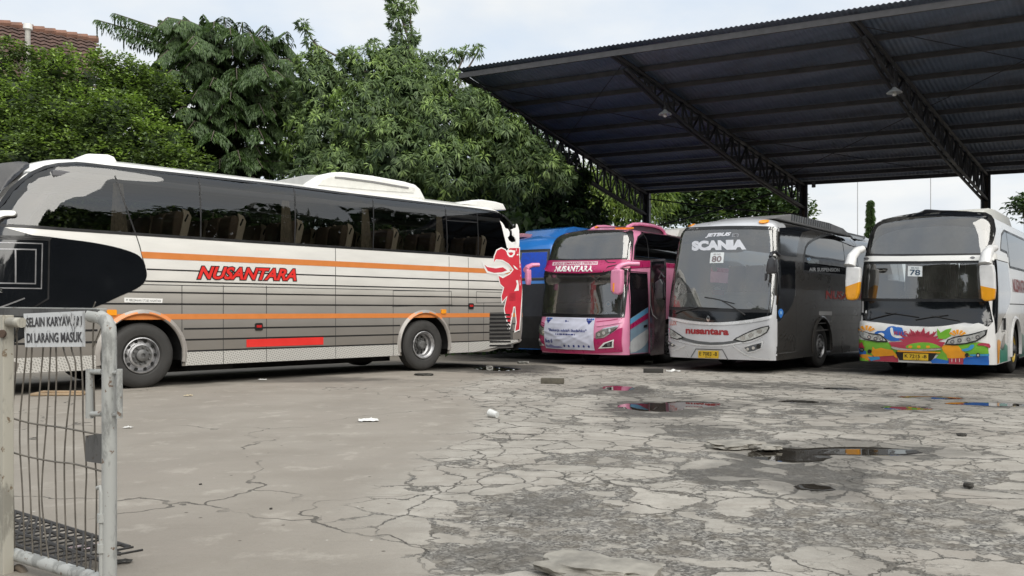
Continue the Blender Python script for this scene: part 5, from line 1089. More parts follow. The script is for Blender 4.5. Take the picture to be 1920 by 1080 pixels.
me.polygons.foreach_set('loop_start', (np.arange(nq) * 4).astype(np.int32)); me.polygons.foreach_set('loop_total', np.full(nq, 4, np.int32)); me.polygons.foreach_set('use_smooth', np.ones(nq, bool)); me.update()
for nm, arr in (('frag', frag), ('gravel', gravel), ('wet', wet), ('damp', damp), ('oil', oil)):  # the oil attribute holds the painted ground shade
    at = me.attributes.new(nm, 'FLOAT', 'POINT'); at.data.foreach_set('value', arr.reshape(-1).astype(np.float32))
m, t, b = new_mat('cracked_concrete_yard'); N = t.nodes
class NB_:
    """small shorthand for shader node arithmetic"""
    def __init__(s, t): s.t = t
    def m(s, op, *a, clamp=False):
        n = s.t.nodes.new('ShaderNodeMath'); n.operation = op; n.use_clamp = clamp
        for i, q in enumerate(a):
            if isinstance(q, (int, float)): n.inputs[i].default_value = q
            else: s.t.links.new(q, n.inputs[i])
        return n.outputs[0]
    def attr(s, nm): n = s.t.nodes.new('ShaderNodeAttribute'); n.attribute_name = nm; return n.outputs['Fac']
    def noise(s, v, sc, det=5, rough=.55, out=0, dist=0):
        n = s.t.nodes.new('ShaderNodeTexNoise'); n.inputs['Scale'].default_value = sc; n.inputs['Detail'].default_value = det; n.inputs['Roughness'].default_value = rough; n.inputs['Distortion'].default_value = dist; s.t.links.new(v, n.inputs['Vector']); return n.outputs[out]
    def vor(s, v, sc, feat='DISTANCE_TO_EDGE', out='Distance', rnd=1.):
        n = s.t.nodes.new('ShaderNodeTexVoronoi'); n.feature = feat; n.inputs['Scale'].default_value = sc; n.inputs['Randomness'].default_value = rnd; s.t.links.new(v, n.inputs['Vector']); return n.outputs[out]
    def ramp(s, f, a, b_, lo=0., hi=1.):
        n = s.t.nodes.new('ShaderNodeMapRange'); n.interpolation_type = 'SMOOTHSTEP'; n.inputs[3].default_value = lo; n.inputs[4].default_value = hi
        for i, q in ((0, f), (1, a), (2, b_)):
            if isinstance(q, (int, float)): n.inputs[i].default_value = q
            else: s.t.links.new(q, n.inputs[i])
        return n.outputs[0]
    def mix(s, f, a, b_, blend='MIX'):
        n = s.t.nodes.new('ShaderNodeMixRGB'); n.blend_type = blend
        for i, q in enumerate((f, a, b_)):
            if isinstance(q, (int, float)): n.inputs[i].default_value = q
            elif isinstance(q, tuple): n.inputs[i].default_value = (*q, 1)
            else: s.t.links.new(q, n.inputs[i])
        return n.outputs[0]
nb = NB_(t); tcn = N.new('ShaderNodeTexCoord'); P0 = tcn.outputs['Object']
def vecadd(v, col, k):
    a = N.new('ShaderNodeVectorMath'); a.operation = 'SUBTRACT'; link(t, col, a.inputs[0]); a.inputs[1].default_value = (.5, .5, .5)
    s = N.new('ShaderNodeVectorMath'); s.operation = 'SCALE'; link(t, a.outputs[0], s.inputs[0]); s.inputs['Scale'].default_value = k
    c = N.new('ShaderNodeVectorMath'); c.operation = 'ADD'; link(t, v, c.inputs[0]); link(t, s.outputs[0], c.inputs[1]); return c.outputs[0]
flat = N.new('ShaderNodeMapping'); flat.inputs['Scale'].default_value = (1, 1, 0); link(t, P0, flat.inputs[0]); P0 = flat.outputs[0]
Pw = vecadd(vecadd(P0, nb.noise(P0, 1.3, 3, .5, 1), .55), nb.noise(P0, 6, 5, .65, 1), .20)
frg, grv, wt, dmp = nb.attr('frag'), nb.attr('gravel'), nb.attr('wet'), nb.attr('damp')
e1 = nb.vor(Pw, 2.3); e2 = nb.vor(Pw, 4.6); e0 = nb.vor(vecadd(vecadd(P0, nb.noise(P0, .5, 4, .6, 1), 1.8), nb.noise(P0, 5, 4, .6, 1), .16), .27)
nbig = nb.noise(P0, 1.1, 4); nmid = nb.noise(P0, 5, 6, .6); nfin = nb.noise(P0, 42, 5, .65); ngr = nb.noise(P0, 95, 3, .7)
# gaps between slab pieces widen where the surface has broken into gravel
wid = nb.m('MULTIPLY', nb.m('ADD', nb.m('ADD', nb.m('MULTIPLY', nb.m('SUBTRACT', nmid, .44), .06), nb.m('MULTIPLY', frg, nb.ramp(nb.noise(P0, 1.9, 5, .6), .50, .72, 0, .14))), nb.m('MULTIPLY', grv, nb.ramp(nbig, .3, .66, .10, .34))), 1.)
wid = nb.m('MAXIMUM', wid, .006)
gap1 = nb.m('SUBTRACT', 1., nb.ramp(e1, wid, nb.m('ADD', wid, .016)))
gap1 = nb.m('MULTIPLY', gap1, nb.ramp(nb.m('ADD', frg, nb.m('MULTIPLY', nb.m('SUBTRACT', nbig, .5), 1.0)), .30, .62))
gap2 = nb.m('MULTIPLY', nb.m('SUBTRACT', 1., nb.ramp(e2, .004, .022)), nb.m('MULTIPLY', nb.ramp(frg, .45, .9), nb.ramp(nb.noise(P0, .9, 3), .48, .62)))
gap0 = nb.m('MULTIPLY', nb.m('SUBTRACT', 1., nb.ramp(e0, .0010, .0036)), nb.ramp(nb.noise(P0, 1.1, 5), .42, .58))
full = nb.ramp(nb.m('SUBTRACT', nb.m('ADD', grv, nb.m('MULTIPLY', nb.m('SUBTRACT', nmid, .5), .9)), nb.m('MULTIPLY', e1, .95)), .58, .80)
gap = nb.m('MAXIMUM', gap1, full)
crack = nb.m('MAXIMUM', nb.m('MULTIPLY', gap2, .8), gap0)
# colours
slab = nb.mix(nb.ramp(nbig, .3, .7), (.245, .220, .188), (.31, .284, .247)); slab = nb.mix(nb.ramp(frg, .2, .8), slab, nb.mix(nb.ramp(nmid, .3, .7), (.345, .322, .285), (.455, .430, .388)))
vcs = N.new('ShaderNodeSeparateColor'); link(t, nb.vor(Pw, 2.3, 'F1', 'Color'), vcs.inputs[0]); slab = nb.mix(nb.m('MULTIPLY', frg, nb.m('MULTIPLY', vcs.outputs[0], .38)), slab, (.24, .23, .205)); slab = nb.mix(nb.ramp(nfin, .3, .75, 0, .35), slab, (.27, .25, .22))
stain = nb.ramp(nb.noise(P0, .55, 6, .62), .46, .70); slab = nb.mix(nb.m('MULTIPLY', stain, .55), slab, (.25, .22, .19))
tyre = N.new('ShaderNodeMapping'); tyre.inputs['Rotation'].default_value = (0, 0, R(-28)); tyre.inputs['Scale'].default_value = (.35, 4.5, 1); link(t, P0, tyre.inputs[0])
slab = nb.mix(nb.ramp(nb.noise(tyre.outputs[0], 1.0, 5, .6), .5, .72, 0, .38), slab, (.26, .235, .205))
fst = N.new('ShaderNodeMapping'); fst.inputs['Rotation'].default_value = (0, 0, R(-62)); fst.inputs['Scale'].default_value = (2.2, 26, 1); link(t, P0, fst.inputs[0]); slab = nb.mix(nb.ramp(nb.noise(fst.outputs[0], 1.0, 5, .65), .5, .75, 0, .30), slab, (.23, .205, .175)); slab = nb.mix(nb.ramp(nb.noise(P0, 13, 6, .7), .56, .72, 0, .35), slab, (.25, .225, .195)); slab = nb.mix(nb.ramp(nb.noise(P0, 2.6, 6, .65), .54, .70, 0, .30), slab, (.52, .485, .43))
sp1 = nb.vor(P0, 7.5, 'F1', 'Distance'); spc = N.new('ShaderNodeSeparateColor'); link(t, nb.vor(P0, 7.5, 'F1', 'Color'), spc.inputs[0]); slab = nb.mix(nb.m('MULTIPLY', nb.m('SUBTRACT', 1., nb.ramp(sp1, .05, .12)), nb.ramp(spc.outputs[0], .80, .84)), slab, (.10, .085, .07)); slab = nb.mix(nb.m('MULTIPLY', nb.m('SUBTRACT', 1., nb.ramp(sp1, .03, .09)), nb.ramp(spc.outputs[1], .86, .90)), slab, (.52, .50, .46)); slab = nb.mix(nb.ramp(nb.noise(P0, 120, 3, .7), .5, .72, 0, .38), slab, (.19, .172, .15)); slab = nb.mix(nb.ramp(nb.noise(P0, .35, 7, .62), .48, .66, 0, .42), slab, (.225, .205, .178))
spk = nb.vor(P0, 62, 'F1', 'Color'); sx = N.new('ShaderNodeSeparateColor'); link(t, spk, sx.inputs[0])
grav = nb.mix(nb.ramp(sx.outputs[0], .15, .9), (.070, .066, .062), (.36, .345, .315)); grav = nb.mix(nb.ramp(ngr, .35, .65, 0, .55), grav, (.165, .158, .146)); st2 = N.new('ShaderNodeSeparateColor'); link(t, nb.vor(P0, 19, 'F1', 'Color'), st2.inputs[0]); grav = nb.mix(nb.m('MULTIPLY', nb.ramp(st2.outputs[0], .78, .84), nb.ramp(nb.vor(P0, 19), .02, .10)), grav, (.40, .38, .34)); grav = nb.mix(nb.ramp(nmid, .40, .66, 0, .65), grav, (.135, .118, .095)); grav = nb.mix(nb.ramp(nb.noise(P0, 2.3, 5, .6), .5, .7, 0, .5), grav, (.235, .222, .20))
col = nb.mix(gap, slab, grav); worn = nb.ramp(nb.noise(P0, .8, 7, .68), .50, .68); col = nb.mix(nb.m('MULTIPLY', nb.m('MULTIPLY', worn, frg), .50), col, (.165, .152, .132)); rim = nb.m('MULTIPLY', nb.m('MULTIPLY', gap1, nb.m('SUBTRACT', 1., nb.ramp(e1, .0, .03))), nb.m('SUBTRACT', 1., grv)); col = nb.mix(nb.m('MULTIPLY', rim, .7), col, (.10, .095, .085)); col = nb.mix(nb.m('MULTIPLY', crack, .8), col, (.075, .07, .062))
col = nb.mix(nb.m('MULTIPLY', dmp, nb.m('ADD', .45, nb.m('MULTIPLY', gap, .3))), col, (.075, .070, .062)); wmask = nb.ramp(nb.m('ADD', wt, nb.m('MULTIPLY', nb.m('SUBTRACT', nmid, .5), .25)), .45, .6); col = nb.mix(wmask, col, (.030, .026, .021))
oil = nb.attr('oil'); ground_shade_fac = nb.m('MULTIPLY', oil, nb.ramp(nb.noise(P0, 1.6, 6, .65), .25, .55, .55, 1.)); col = nb.mix(nb.m('MULTIPLY', ground_shade_fac, nb.m('SUBTRACT', 1., wmask)), col, (.045, .042, .038))  # mixes the painted shade into the ground colour
link(t, col, b.inputs['Base Color']); rgh = nb.m('SUBTRACT', .93, nb.m('MULTIPLY', dmp, .35)); rgh = nb.mix(wmask, rgh, (.015, .015, .015)); link(t, rgh, b.inputs['Roughness']); b.inputs['IOR'].default_value = 1.4
hgt = nb.m('ADD', nb.m('MULTIPLY', nb.m('SUBTRACT', 1., gap), .022), nb.m('ADD', nb.m('MULTIPLY', nb.m('MULTIPLY', sx.outputs[1], gap), .016), nb.m('ADD', nb.m('MULTIPLY', nfin, .004), nb.m('MULTIPLY', crack, -.012))))
hgt = nb.m('ADD', hgt, nb.m('MULTIPLY', nmid, .012))
bp = N.new('ShaderNodeBump'); bp.inputs['Distance'].default_value = 1.; link(t, nb.m('SUBTRACT', 1., wmask), bp.inputs['Strength']); link(t, hgt, bp.inputs['Height']); link(t, bp.outputs[0], b.inputs['Normal'])
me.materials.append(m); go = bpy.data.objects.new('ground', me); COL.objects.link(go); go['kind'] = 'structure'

# ------------------------------------------------------------------ the open shed
shed = thing('bus_shed', 'big open steel shed with a dark corrugated lean-to roof over the parked coaches', 'shed', (8, 24, -.12))
SB = Matrix.Translation((-8, -24, .12))
class SMB(MB):
    def build(s, name, parent=None, **k): s.v = [tuple(Vector(p) + Vector((-8, -24, .12))) for p in s.v]; return MB.build(s, name, parent, **k)
STL = mat('dark_painted_steel', (.030, .030, .034), .6, var=.3, vscale=3); RST = mat('purlin_steel', (.060, .058, .062), .65, var=.35, vscale=3)
F2, C2 = Vector((2.72, 22.9)), Vector((10.9, 31.9)); ev = Vector((5.34, -2.75)); bv = Vector((5.5, -2.35))
Fp = lambda a: F2 + ev * a; Bp = lambda a: C2 + bv * a
FL_, FR_, BL_, BR_ = Fp(-.80), Fp(3.3), Bp(-1.08), Bp(3.3)
ZF, ZB = 8.32, 6.12
def roofp(a, t, dz=0.):        # a across 0..1, t from the free edge (0) to the columns (1)
    f = FL_ + (FR_ - FL_) * a; k = BL_ + (BR_ - BL_) * a; p = f + (k - f) * t; return Vector((p.x, p.y, ZF + (ZB - ZF) * t + dz))
m = MB() if False else SMB(); V = []; n = 1120; wl = (FR_ - FL_).length
for i in range(n + 1):
    a = i / n; h = .015 * math.cos(2 * math.pi * (a * wl / .125)); V += [roofp(a, -.012, h), roofp(a, .5, h), roofp(a, 1.03, h)]
fc = []
for i in range(n):
    for j in range(2): fc.append([3 * i + j, 3 * i + 3 + j, 3 * i + 4 + j, 3 * i + 1 + j])
def sheet_mat():
    m, t, b = new_mat('weathered_roof_sheet'); nb = NB_(t); tcn = t.nodes.new('ShaderNodeTexCoord'); P = tcn.outputs['Object']
    mp = t.nodes.new('ShaderNodeMapping'); mp.inputs['Rotation'].default_value = (0, 0, R(-43)); link(t, P, mp.inputs[0]); mp2 = t.nodes.new('ShaderNodeMapping'); mp2.inputs['Scale'].default_value = (1.1, .12, 1); link(t, mp.outputs[0], mp2.inputs[0])
    c = nb.mix(nb.ramp(nb.noise(mp2.outputs[0], 1.0, 5, .6), .35, .65), (.105, .137, .195), (.175, .208, .275)); c = nb.mix(nb.ramp(nb.noise(P, .8, 5), .5, .75, 0, .5), c, (.085, .07, .062)); link(t, c, b.inputs['Base Color']); b.inputs['Roughness'].default_value = .6; b.inputs['Metallic'].default_value = .2
    return m
m.add(V, fc, sheet_mat()); m.build('roof', shed, smooth=50)
for k, t in enumerate([.0, .105, .21, .315, .42, .525, .63, .735, .84, .93, 1.0]):
    m = SMB(); a, b_ = roofp(0, t, -.10), roofp(1, t, -.10); d = (b_ - a); hgt_ = .13 if t > 0 else .15
    u = d.normalized(); V = []
    w2 = Vector((-u.y, u.x, 0)) * .035
    for p in (a, b_):
        for s1, s2 in ((-1, 1), (1, 1), (1, -1), (-1, -1)): V.append(p + w2 * s1 + Vector((0, 0, hgt_ / 2 * s2 - (.06 if t == 0 else 0))))
    m.add(V, [[0, 1, 5, 4], [1, 2, 6, 5], [2, 3, 7, 6], [3, 0, 4, 7], [0, 3, 2, 1], [4, 5, 6, 7]], RST if 0 < t < 1 else mat('gutter_grey', (.055, .055, .06), .6, var=.3)); m.build('purlin' if 0 < t < 1 else 'edge_beam', shed)
depth = interp([(0, .12), (.3, .65), (.63, .85), (1.0, .85)])
def trusspt(i, t, low):
    if i < 0: f, c = Fp(-.78), Bp(-1)
    else: f, c = Fp(i), Bp(i)
    p = f + (c - f) * t; z = ZF + (ZB - ZF) * t - .20; return Vector((p.x, p.y, z - (depth(t) if low else 0)))
for i in (-1, 0, 1, 2, 3):
    m = SMB(); ts = [k / 24 for k in range(25)]
    side = Vector((.74, -.67, 0)) * .07
    for s in (-1, 1): m.tube([trusspt(i, t, 0) + side * s for t in ts], .055, STL, 6); m.tube([trusspt(i, t, 1) + side * s for t in ts[1:]], .05, STL, 6)
    for k in range(3, 25):
        t0, t1 = ts[k - 1], ts[k]; m.tube([trusspt(i, t1, 0), trusspt(i, t1, 1)], .04, STL, 6)
        m.tube([trusspt(i, t1, 0), trusspt(i, t0, 1)] if k % 2 else [trusspt(i, t0, 0), trusspt(i, t1, 1)], .035, STL, 6)
    m.build('truss', shed)
    c = Bp(i); m = SMB(); z0 = -.14; ang = math.atan2(bv.y, bv.x)
    for s in (-1, 1): m.box((c.x + math.cos(ang) * .10 * s, c.y + math.sin(ang) * .10 * s, (ZB - .1 + z0) / 2), (.08, .30, ZB - .1 - z0), STL, ang)
    m.box((c.x, c.y, (ZB - .1 + z0) / 2), (.14, .05, ZB - .12 - z0), mat('column_web_rust', (.10, .075, .055), .7, var=.3), ang); m.box((c.x, c.y, -.09), (.5, .5, .06), STL, ang); m.build('column', shed)
for i, (za, zb) in ((-1, (5.75, 4.85)), (-1, (4.55, 6.0))):
    m = SMB(); a, b_ = Bp(i), Bp(i + 1); m.tube([(a.x, a.y, za), ((a.x + b_.x) / 2, (a.y + b_.y) / 2, (za + zb) / 2 - .06), (b_.x, b_.y, zb)], .028, STL, 6); m.build('brace_rod', shed)
for a0, a1, t0, t1 in ((.0, .19, .03, .5), (.44, .70, .5, .03), (.68, .44, .5, .03), (.19, .0, .06, .5), (.2, .44, .5, .98), (.44, .2, .5, .98)):
    m = SMB(); m.tube([roofp(a0, t0, -.17), roofp(a1, t1, -.17)], .012, STL, 5); m.build('sag_rod', shed)
m = SMB(); c = Bp(0); m.box((c.x + .32, c.y - .16, 5.95), (.12, .12, .22), mat('grey_box', (.2, .2, .2), .5), bev=.02); m.tube([(c.x + .1, c.y - .05, 6.0), (c.x + .3, c.y - .15, 6.0)], .02, STL); m.build('junction_box', shed)
def lamp(px, py, Y, label):
    x, z = (px - CX) / F * Y, CAMZ + (HZ - py) / F * Y; o = thing('pendant_lamp', label, 'lamp', (x, Y, z), 0, 'pendant lamps under the shed roof')
    al = mat('lamp_enamel', (.42, .44, .45), .35, .3, var=.15); m = MB(); m.lathe([(.04, .12), (.05, .09), (.09, .06), (.17, .0), (.19, -.03), (.18, -.03), (.16, -.01), (.08, .045), (.001, .05)], al, (0, 0, 0), 24, 'z'); m.build('lamp_shade', o, 40)
    m = MB(); m.tube([(0, 0, .10), (0, 0, .9)], .012, STL, 6); m.lathe([(.001, .20), (.045, .19), (.05, .11), (.001, .10)], STL, (0, 0, 0), 16, 'z'); m.build('hanger', o, 40)
    m = MB(); m.lathe([(.03, .05), (.035, .0), (.055, -.05), (.05, -.09), (.02, -.11), (.001, -.11)], mat('bulb_glass', (.6, .6, .58), .15, coat=.5), (0, 0, 0), 16, 'z'); m.build('bulb', o, 60)
lamp(1247, 213, 24.4, 'enamel pendant lamp hanging by the left hand truss above the silver nosed coach'); lamp(1677, 172, 21.6, 'enamel pendant lamp hanging by the right hand truss above the rainbow painted coach')

# ------------------------------------------------------------------ foliage
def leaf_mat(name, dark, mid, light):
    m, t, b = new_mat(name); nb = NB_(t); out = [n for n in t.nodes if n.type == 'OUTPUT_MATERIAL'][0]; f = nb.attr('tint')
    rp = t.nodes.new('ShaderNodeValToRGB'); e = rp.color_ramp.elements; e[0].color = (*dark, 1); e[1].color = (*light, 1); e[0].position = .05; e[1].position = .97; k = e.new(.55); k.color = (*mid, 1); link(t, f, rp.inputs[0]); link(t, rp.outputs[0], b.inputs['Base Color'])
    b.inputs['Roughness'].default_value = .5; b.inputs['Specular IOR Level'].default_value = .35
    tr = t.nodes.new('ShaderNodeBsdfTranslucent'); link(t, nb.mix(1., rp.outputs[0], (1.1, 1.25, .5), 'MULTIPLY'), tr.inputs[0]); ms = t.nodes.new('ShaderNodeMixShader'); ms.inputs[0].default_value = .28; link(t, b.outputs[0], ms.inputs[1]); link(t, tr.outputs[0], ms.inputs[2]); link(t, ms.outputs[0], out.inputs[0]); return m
def unit(a): return a / (np.linalg.norm(a, axis=-1, keepdims=True) + 1e-9)
class Leaves:
    def __init__(s): s.V = []; s.T = []
    def add(s, base, d, nrm, L, W, tint, droop=.15):
        d = unit(d); side = unit(np.cross(d, nrm)); L = np.asarray(L)[:, None]; W = np.asarray(W)[:, None]; up = unit(np.cross(side, d))
        mid = base + d * L * .42 + up * L * .05; tip = base + d * L; tip[:, 2] -= droop * L[:, 0]
        s.V.append(np.stack([base, mid + side * W * .5, tip, mid - side * W * .5], 1)); s.T.append(np.repeat(np.asarray(tint)[:, None], 4, 1))
    def build(s, name, m, parent):
        V = np.concatenate(s.V).reshape(-1, 3).astype(np.float32); T = np.concatenate(s.T).reshape(-1).astype(np.float32); loc = np.array(parent.location, np.float32); V -= loc; nq = len(V) // 4
        me = bpy.data.meshes.new(name); me.vertices.add(nq * 4); me.vertices.foreach_set('co', V.reshape(-1)); me.loops.add(nq * 4); me.loops.foreach_set('vertex_index', np.arange(nq * 4, dtype=np.int32)); me.polygons.add(nq)
        me.polygons.foreach_set('loop_start', (np.arange(nq) * 4).astype(np.int32)); me.polygons.foreach_set('loop_total', np.full(nq, 4, np.int32)); me.update()
        a = me.attributes.new('tint', 'FLOAT', 'POINT'); a.data.foreach_set('value', np.clip(T, 0, 1)); me.materials.append(m); o = bpy.data.objects.new(name, me); COL.objects.link(o); o.parent = parent; return o
BARK = mat('bark', (.10, .085, .07), .9, var=.3, bump=.5, bscale=20)
def rndunit(n, rs): return unit(rs.normal(size=(n, 3)))
def lobes_px(lst, Y0): 
    out = []
    for px, py, r, *dy in lst:
        Y = Y0 + (dy[0] if dy else 0); out.append((np.array([(px - CX) / F * Y, Y, CAMZ + (HZ - py) / F * Y]), r * Y / F))
    return out
def crown(lobes, rs, style, leaf, dens, tint0=.45, flat=.85):
    """leaf clusters through the outer part of each lobe; sparse dark leaves inside"""
    Lv = Leaves(); l, w = leaf
    for c, r in lobes:
        n = int(dens * r * r * (1 if r > .8 else 1.3) + 40 * r); d = rndunit(n, rs); keep = (d[:, 1] < .35) | (rs.rand(n) < .30); d = d[keep]; n = len(d)
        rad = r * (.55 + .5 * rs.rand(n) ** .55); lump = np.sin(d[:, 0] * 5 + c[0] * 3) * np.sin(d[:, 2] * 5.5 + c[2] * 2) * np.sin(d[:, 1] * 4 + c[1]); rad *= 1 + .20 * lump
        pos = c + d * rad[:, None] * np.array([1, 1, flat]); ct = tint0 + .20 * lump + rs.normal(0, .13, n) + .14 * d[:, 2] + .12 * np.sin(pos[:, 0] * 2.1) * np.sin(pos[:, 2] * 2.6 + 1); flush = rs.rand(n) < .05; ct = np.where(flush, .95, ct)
        k = {'sprig': 7, 'rosette': 10, 'fine': 8}[style]
        P = np.repeat(pos, k, 0); D = np.repeat(d, k, 0); TT = np.repeat(ct, k) + rs.normal(0, .09, n * k); N_ = n * k; rnd = rndunit(N_, rs)
        if style == 'rosette':
            dr = D * .35 + unit(rnd - D * (rnd * D).sum(1, keepdims=True)) * .85; dr[:, 2] -= .28; nr = unit(D + np.array([0, 0, .8])); Lv.add(P + rnd * .03, dr, nr, l * rs.uniform(.7, 1.15, N_), w * rs.uniform(.8, 1.1, N_), TT, .22)
        elif style == 'sprig':
            dr = rnd * np.array([1, 1, .35]) + D * .4; nr = unit(rndunit(N_, rs) * .45 + np.array([0, 0, 1.])); Lv.add(P + rndunit(N_, rs) * l * .9, dr, nr, l * rs.uniform(.7, 1.2, N_), w * rs.uniform(.8, 1.2, N_), TT, .12)
        else:
            dr = rnd * .6 + np.array([0, 0, -.5]) + D * .3; nr = rndunit(N_, rs); Lv.add(P + rndunit(N_, rs) * l * 1.2, dr, nr, l * rs.uniform(.6, 1.2, N_), w * rs.uniform(.8, 1.2, N_), TT, .2)
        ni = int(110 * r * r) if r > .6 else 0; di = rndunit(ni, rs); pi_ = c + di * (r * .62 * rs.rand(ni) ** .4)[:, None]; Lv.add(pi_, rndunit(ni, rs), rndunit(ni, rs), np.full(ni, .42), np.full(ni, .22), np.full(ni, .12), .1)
    return Lv
def trunk(parent, base, lobes, rs, r=.22, top=None):
    m = MB(); b = np.array(base); L = np.array(parent.location); cen = np.mean([c for c, _ in lobes], 0) if top is None else np.array(top); mid = b + (cen - b) * .55
    m.tube([tuple(b - L), tuple(b * .6 + mid * .4 + rs.normal(0, .1, 3) - L), tuple(mid - L), tuple(cen - L)], r, BARK, 10, r1=r * .35)
    for c, rr in lobes: k = rs.uniform(.3, .9); s = mid + (cen - mid) * k; q = (s + c) / 2 + rs.normal(0, .2, 3) + np.array([0, 0, -.15 * rr]); m.tube([tuple(s - L), tuple(q - L), tuple(c - L)], r * .32, BARK, 6, r1=.02)
    return m.build('trunk', parent, 60)
def tree(name, label, base, lst, Y0, style, leaf, dens, m, seed, tint=.45, r=.22, flat=.85, group='trees around the yard', skirt=None):
    rs = np.random.RandomState(seed); o = thing(name, label, 'tree', base, 0, group); lob = lobes_px(lst, Y0); crown(lob, rs, style, leaf, dens, tint, flat).build('crown', m, o); trunk(o, base, lob, rs, r); return o
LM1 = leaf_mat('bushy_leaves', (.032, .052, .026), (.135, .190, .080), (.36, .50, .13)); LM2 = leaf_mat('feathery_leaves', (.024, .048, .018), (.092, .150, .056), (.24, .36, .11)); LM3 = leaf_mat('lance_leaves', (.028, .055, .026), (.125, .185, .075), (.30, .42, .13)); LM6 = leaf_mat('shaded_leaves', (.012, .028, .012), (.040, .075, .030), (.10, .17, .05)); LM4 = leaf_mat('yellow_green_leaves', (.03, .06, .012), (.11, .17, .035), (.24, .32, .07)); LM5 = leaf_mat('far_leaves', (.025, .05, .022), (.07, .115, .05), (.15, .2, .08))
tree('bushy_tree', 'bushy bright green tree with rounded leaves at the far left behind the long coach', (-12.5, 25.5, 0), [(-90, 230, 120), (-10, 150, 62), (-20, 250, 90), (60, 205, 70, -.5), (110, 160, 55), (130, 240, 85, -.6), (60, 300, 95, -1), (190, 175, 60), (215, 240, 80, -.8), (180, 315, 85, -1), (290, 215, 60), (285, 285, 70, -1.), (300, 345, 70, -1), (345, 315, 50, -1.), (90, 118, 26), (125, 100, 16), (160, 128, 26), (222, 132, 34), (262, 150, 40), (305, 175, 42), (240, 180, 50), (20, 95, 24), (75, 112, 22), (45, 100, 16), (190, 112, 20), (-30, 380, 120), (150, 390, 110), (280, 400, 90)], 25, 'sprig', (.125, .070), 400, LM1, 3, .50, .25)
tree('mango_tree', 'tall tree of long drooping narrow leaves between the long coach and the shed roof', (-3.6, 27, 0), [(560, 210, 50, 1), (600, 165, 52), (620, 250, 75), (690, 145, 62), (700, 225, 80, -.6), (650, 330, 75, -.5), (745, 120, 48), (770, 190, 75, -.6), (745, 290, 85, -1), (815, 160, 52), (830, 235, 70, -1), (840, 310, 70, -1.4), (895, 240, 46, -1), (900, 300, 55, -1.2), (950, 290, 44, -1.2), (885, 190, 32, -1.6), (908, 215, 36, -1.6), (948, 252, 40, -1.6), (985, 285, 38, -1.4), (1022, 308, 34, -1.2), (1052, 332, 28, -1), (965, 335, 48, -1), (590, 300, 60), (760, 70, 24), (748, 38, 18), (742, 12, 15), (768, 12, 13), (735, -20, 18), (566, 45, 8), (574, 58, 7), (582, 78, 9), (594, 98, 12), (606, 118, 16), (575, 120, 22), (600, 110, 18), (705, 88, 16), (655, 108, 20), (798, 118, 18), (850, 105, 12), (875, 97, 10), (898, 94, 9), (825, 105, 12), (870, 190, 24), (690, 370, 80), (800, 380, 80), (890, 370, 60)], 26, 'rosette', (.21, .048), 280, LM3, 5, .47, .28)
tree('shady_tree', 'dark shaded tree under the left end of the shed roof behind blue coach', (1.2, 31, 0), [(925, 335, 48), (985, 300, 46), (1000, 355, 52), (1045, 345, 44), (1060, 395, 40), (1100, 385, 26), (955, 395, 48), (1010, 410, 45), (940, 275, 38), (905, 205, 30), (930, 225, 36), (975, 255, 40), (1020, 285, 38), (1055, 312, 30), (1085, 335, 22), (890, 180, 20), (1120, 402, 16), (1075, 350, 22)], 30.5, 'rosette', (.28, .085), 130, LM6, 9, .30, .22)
tree('pale_bamboo_clump', 'pale yellow green feathery tree behind the left hand shed column', (5.5, 45, -.1), [(1100, 345, 40), (1150, 330, 50), (1200, 340, 50), (1130, 385, 50), (1190, 390, 50), (1238, 370, 30), (1080, 390, 40)], 44, 'fine', (.34, .07), 75, LM4, 12, .55, .2)
tree('spreading_tree', 'wide mid green tree far behind the shed between its columns', (14, 55, -.1), [(1270, 385, 38), (1310, 370, 52), (1360, 362, 52), (1410, 362, 50), (1455, 375, 42), (1490, 390, 30), (1330, 415, 50), (1420, 415, 50), (1508, 402, 16), (1250, 400, 30), (1380, 330, 40), (1300, 325, 40)], 54, 'sprig', (.36, .20), 42, LM5, 14, .5, .35, .7)
tree('round_topped_tree', 'round topped tree at the right edge beyond the white coach', (30.5, 50, -.1), [(1928, 390, 22), (1910, 380, 11), (1897, 384, 7), (1950, 390, 26)], 50, 'sprig', (.34, .18), 45, LM5, 17, .35, .25)
# slim conifer
rs = np.random.RandomState(4); cy = thing('slim_conifer', 'slim dark conifer standing far off in the gap beside the white coach', 'tree', ((1632 - CX) / F * 60, 60, -.1), 0, 'trees around the yard'); Lv = Leaves(); n = 2600; h = rs.rand(n) ** 1.1; a = rs.rand(n) * 6.283; zt = CAMZ + 208 / F * 60 + .1; wd = .40 * (1 - h) ** .8 * (.7 + .3 * np.sin(h * 60)); P = np.stack([np.cos(a) * wd * rs.rand(n) ** .4, np.sin(a) * wd * rs.rand(n) ** .4, 4 + h * (zt - 4)], 1) + np.array(cy.location); D = np.stack([np.cos(a), np.sin(a), -.35 + 0 * a], 1); Lv.add(P, D, rndunit(n, rs), np.full(n, .32), np.full(n, .11), .25 + .2 * rs.rand(n)); Lv.build('crown', LM2, cy); m = MB(); m.tube([(0, 0, 0), (0, 0, zt)], .12, BARK, 8, r1=.02); m.build('trunk', cy)
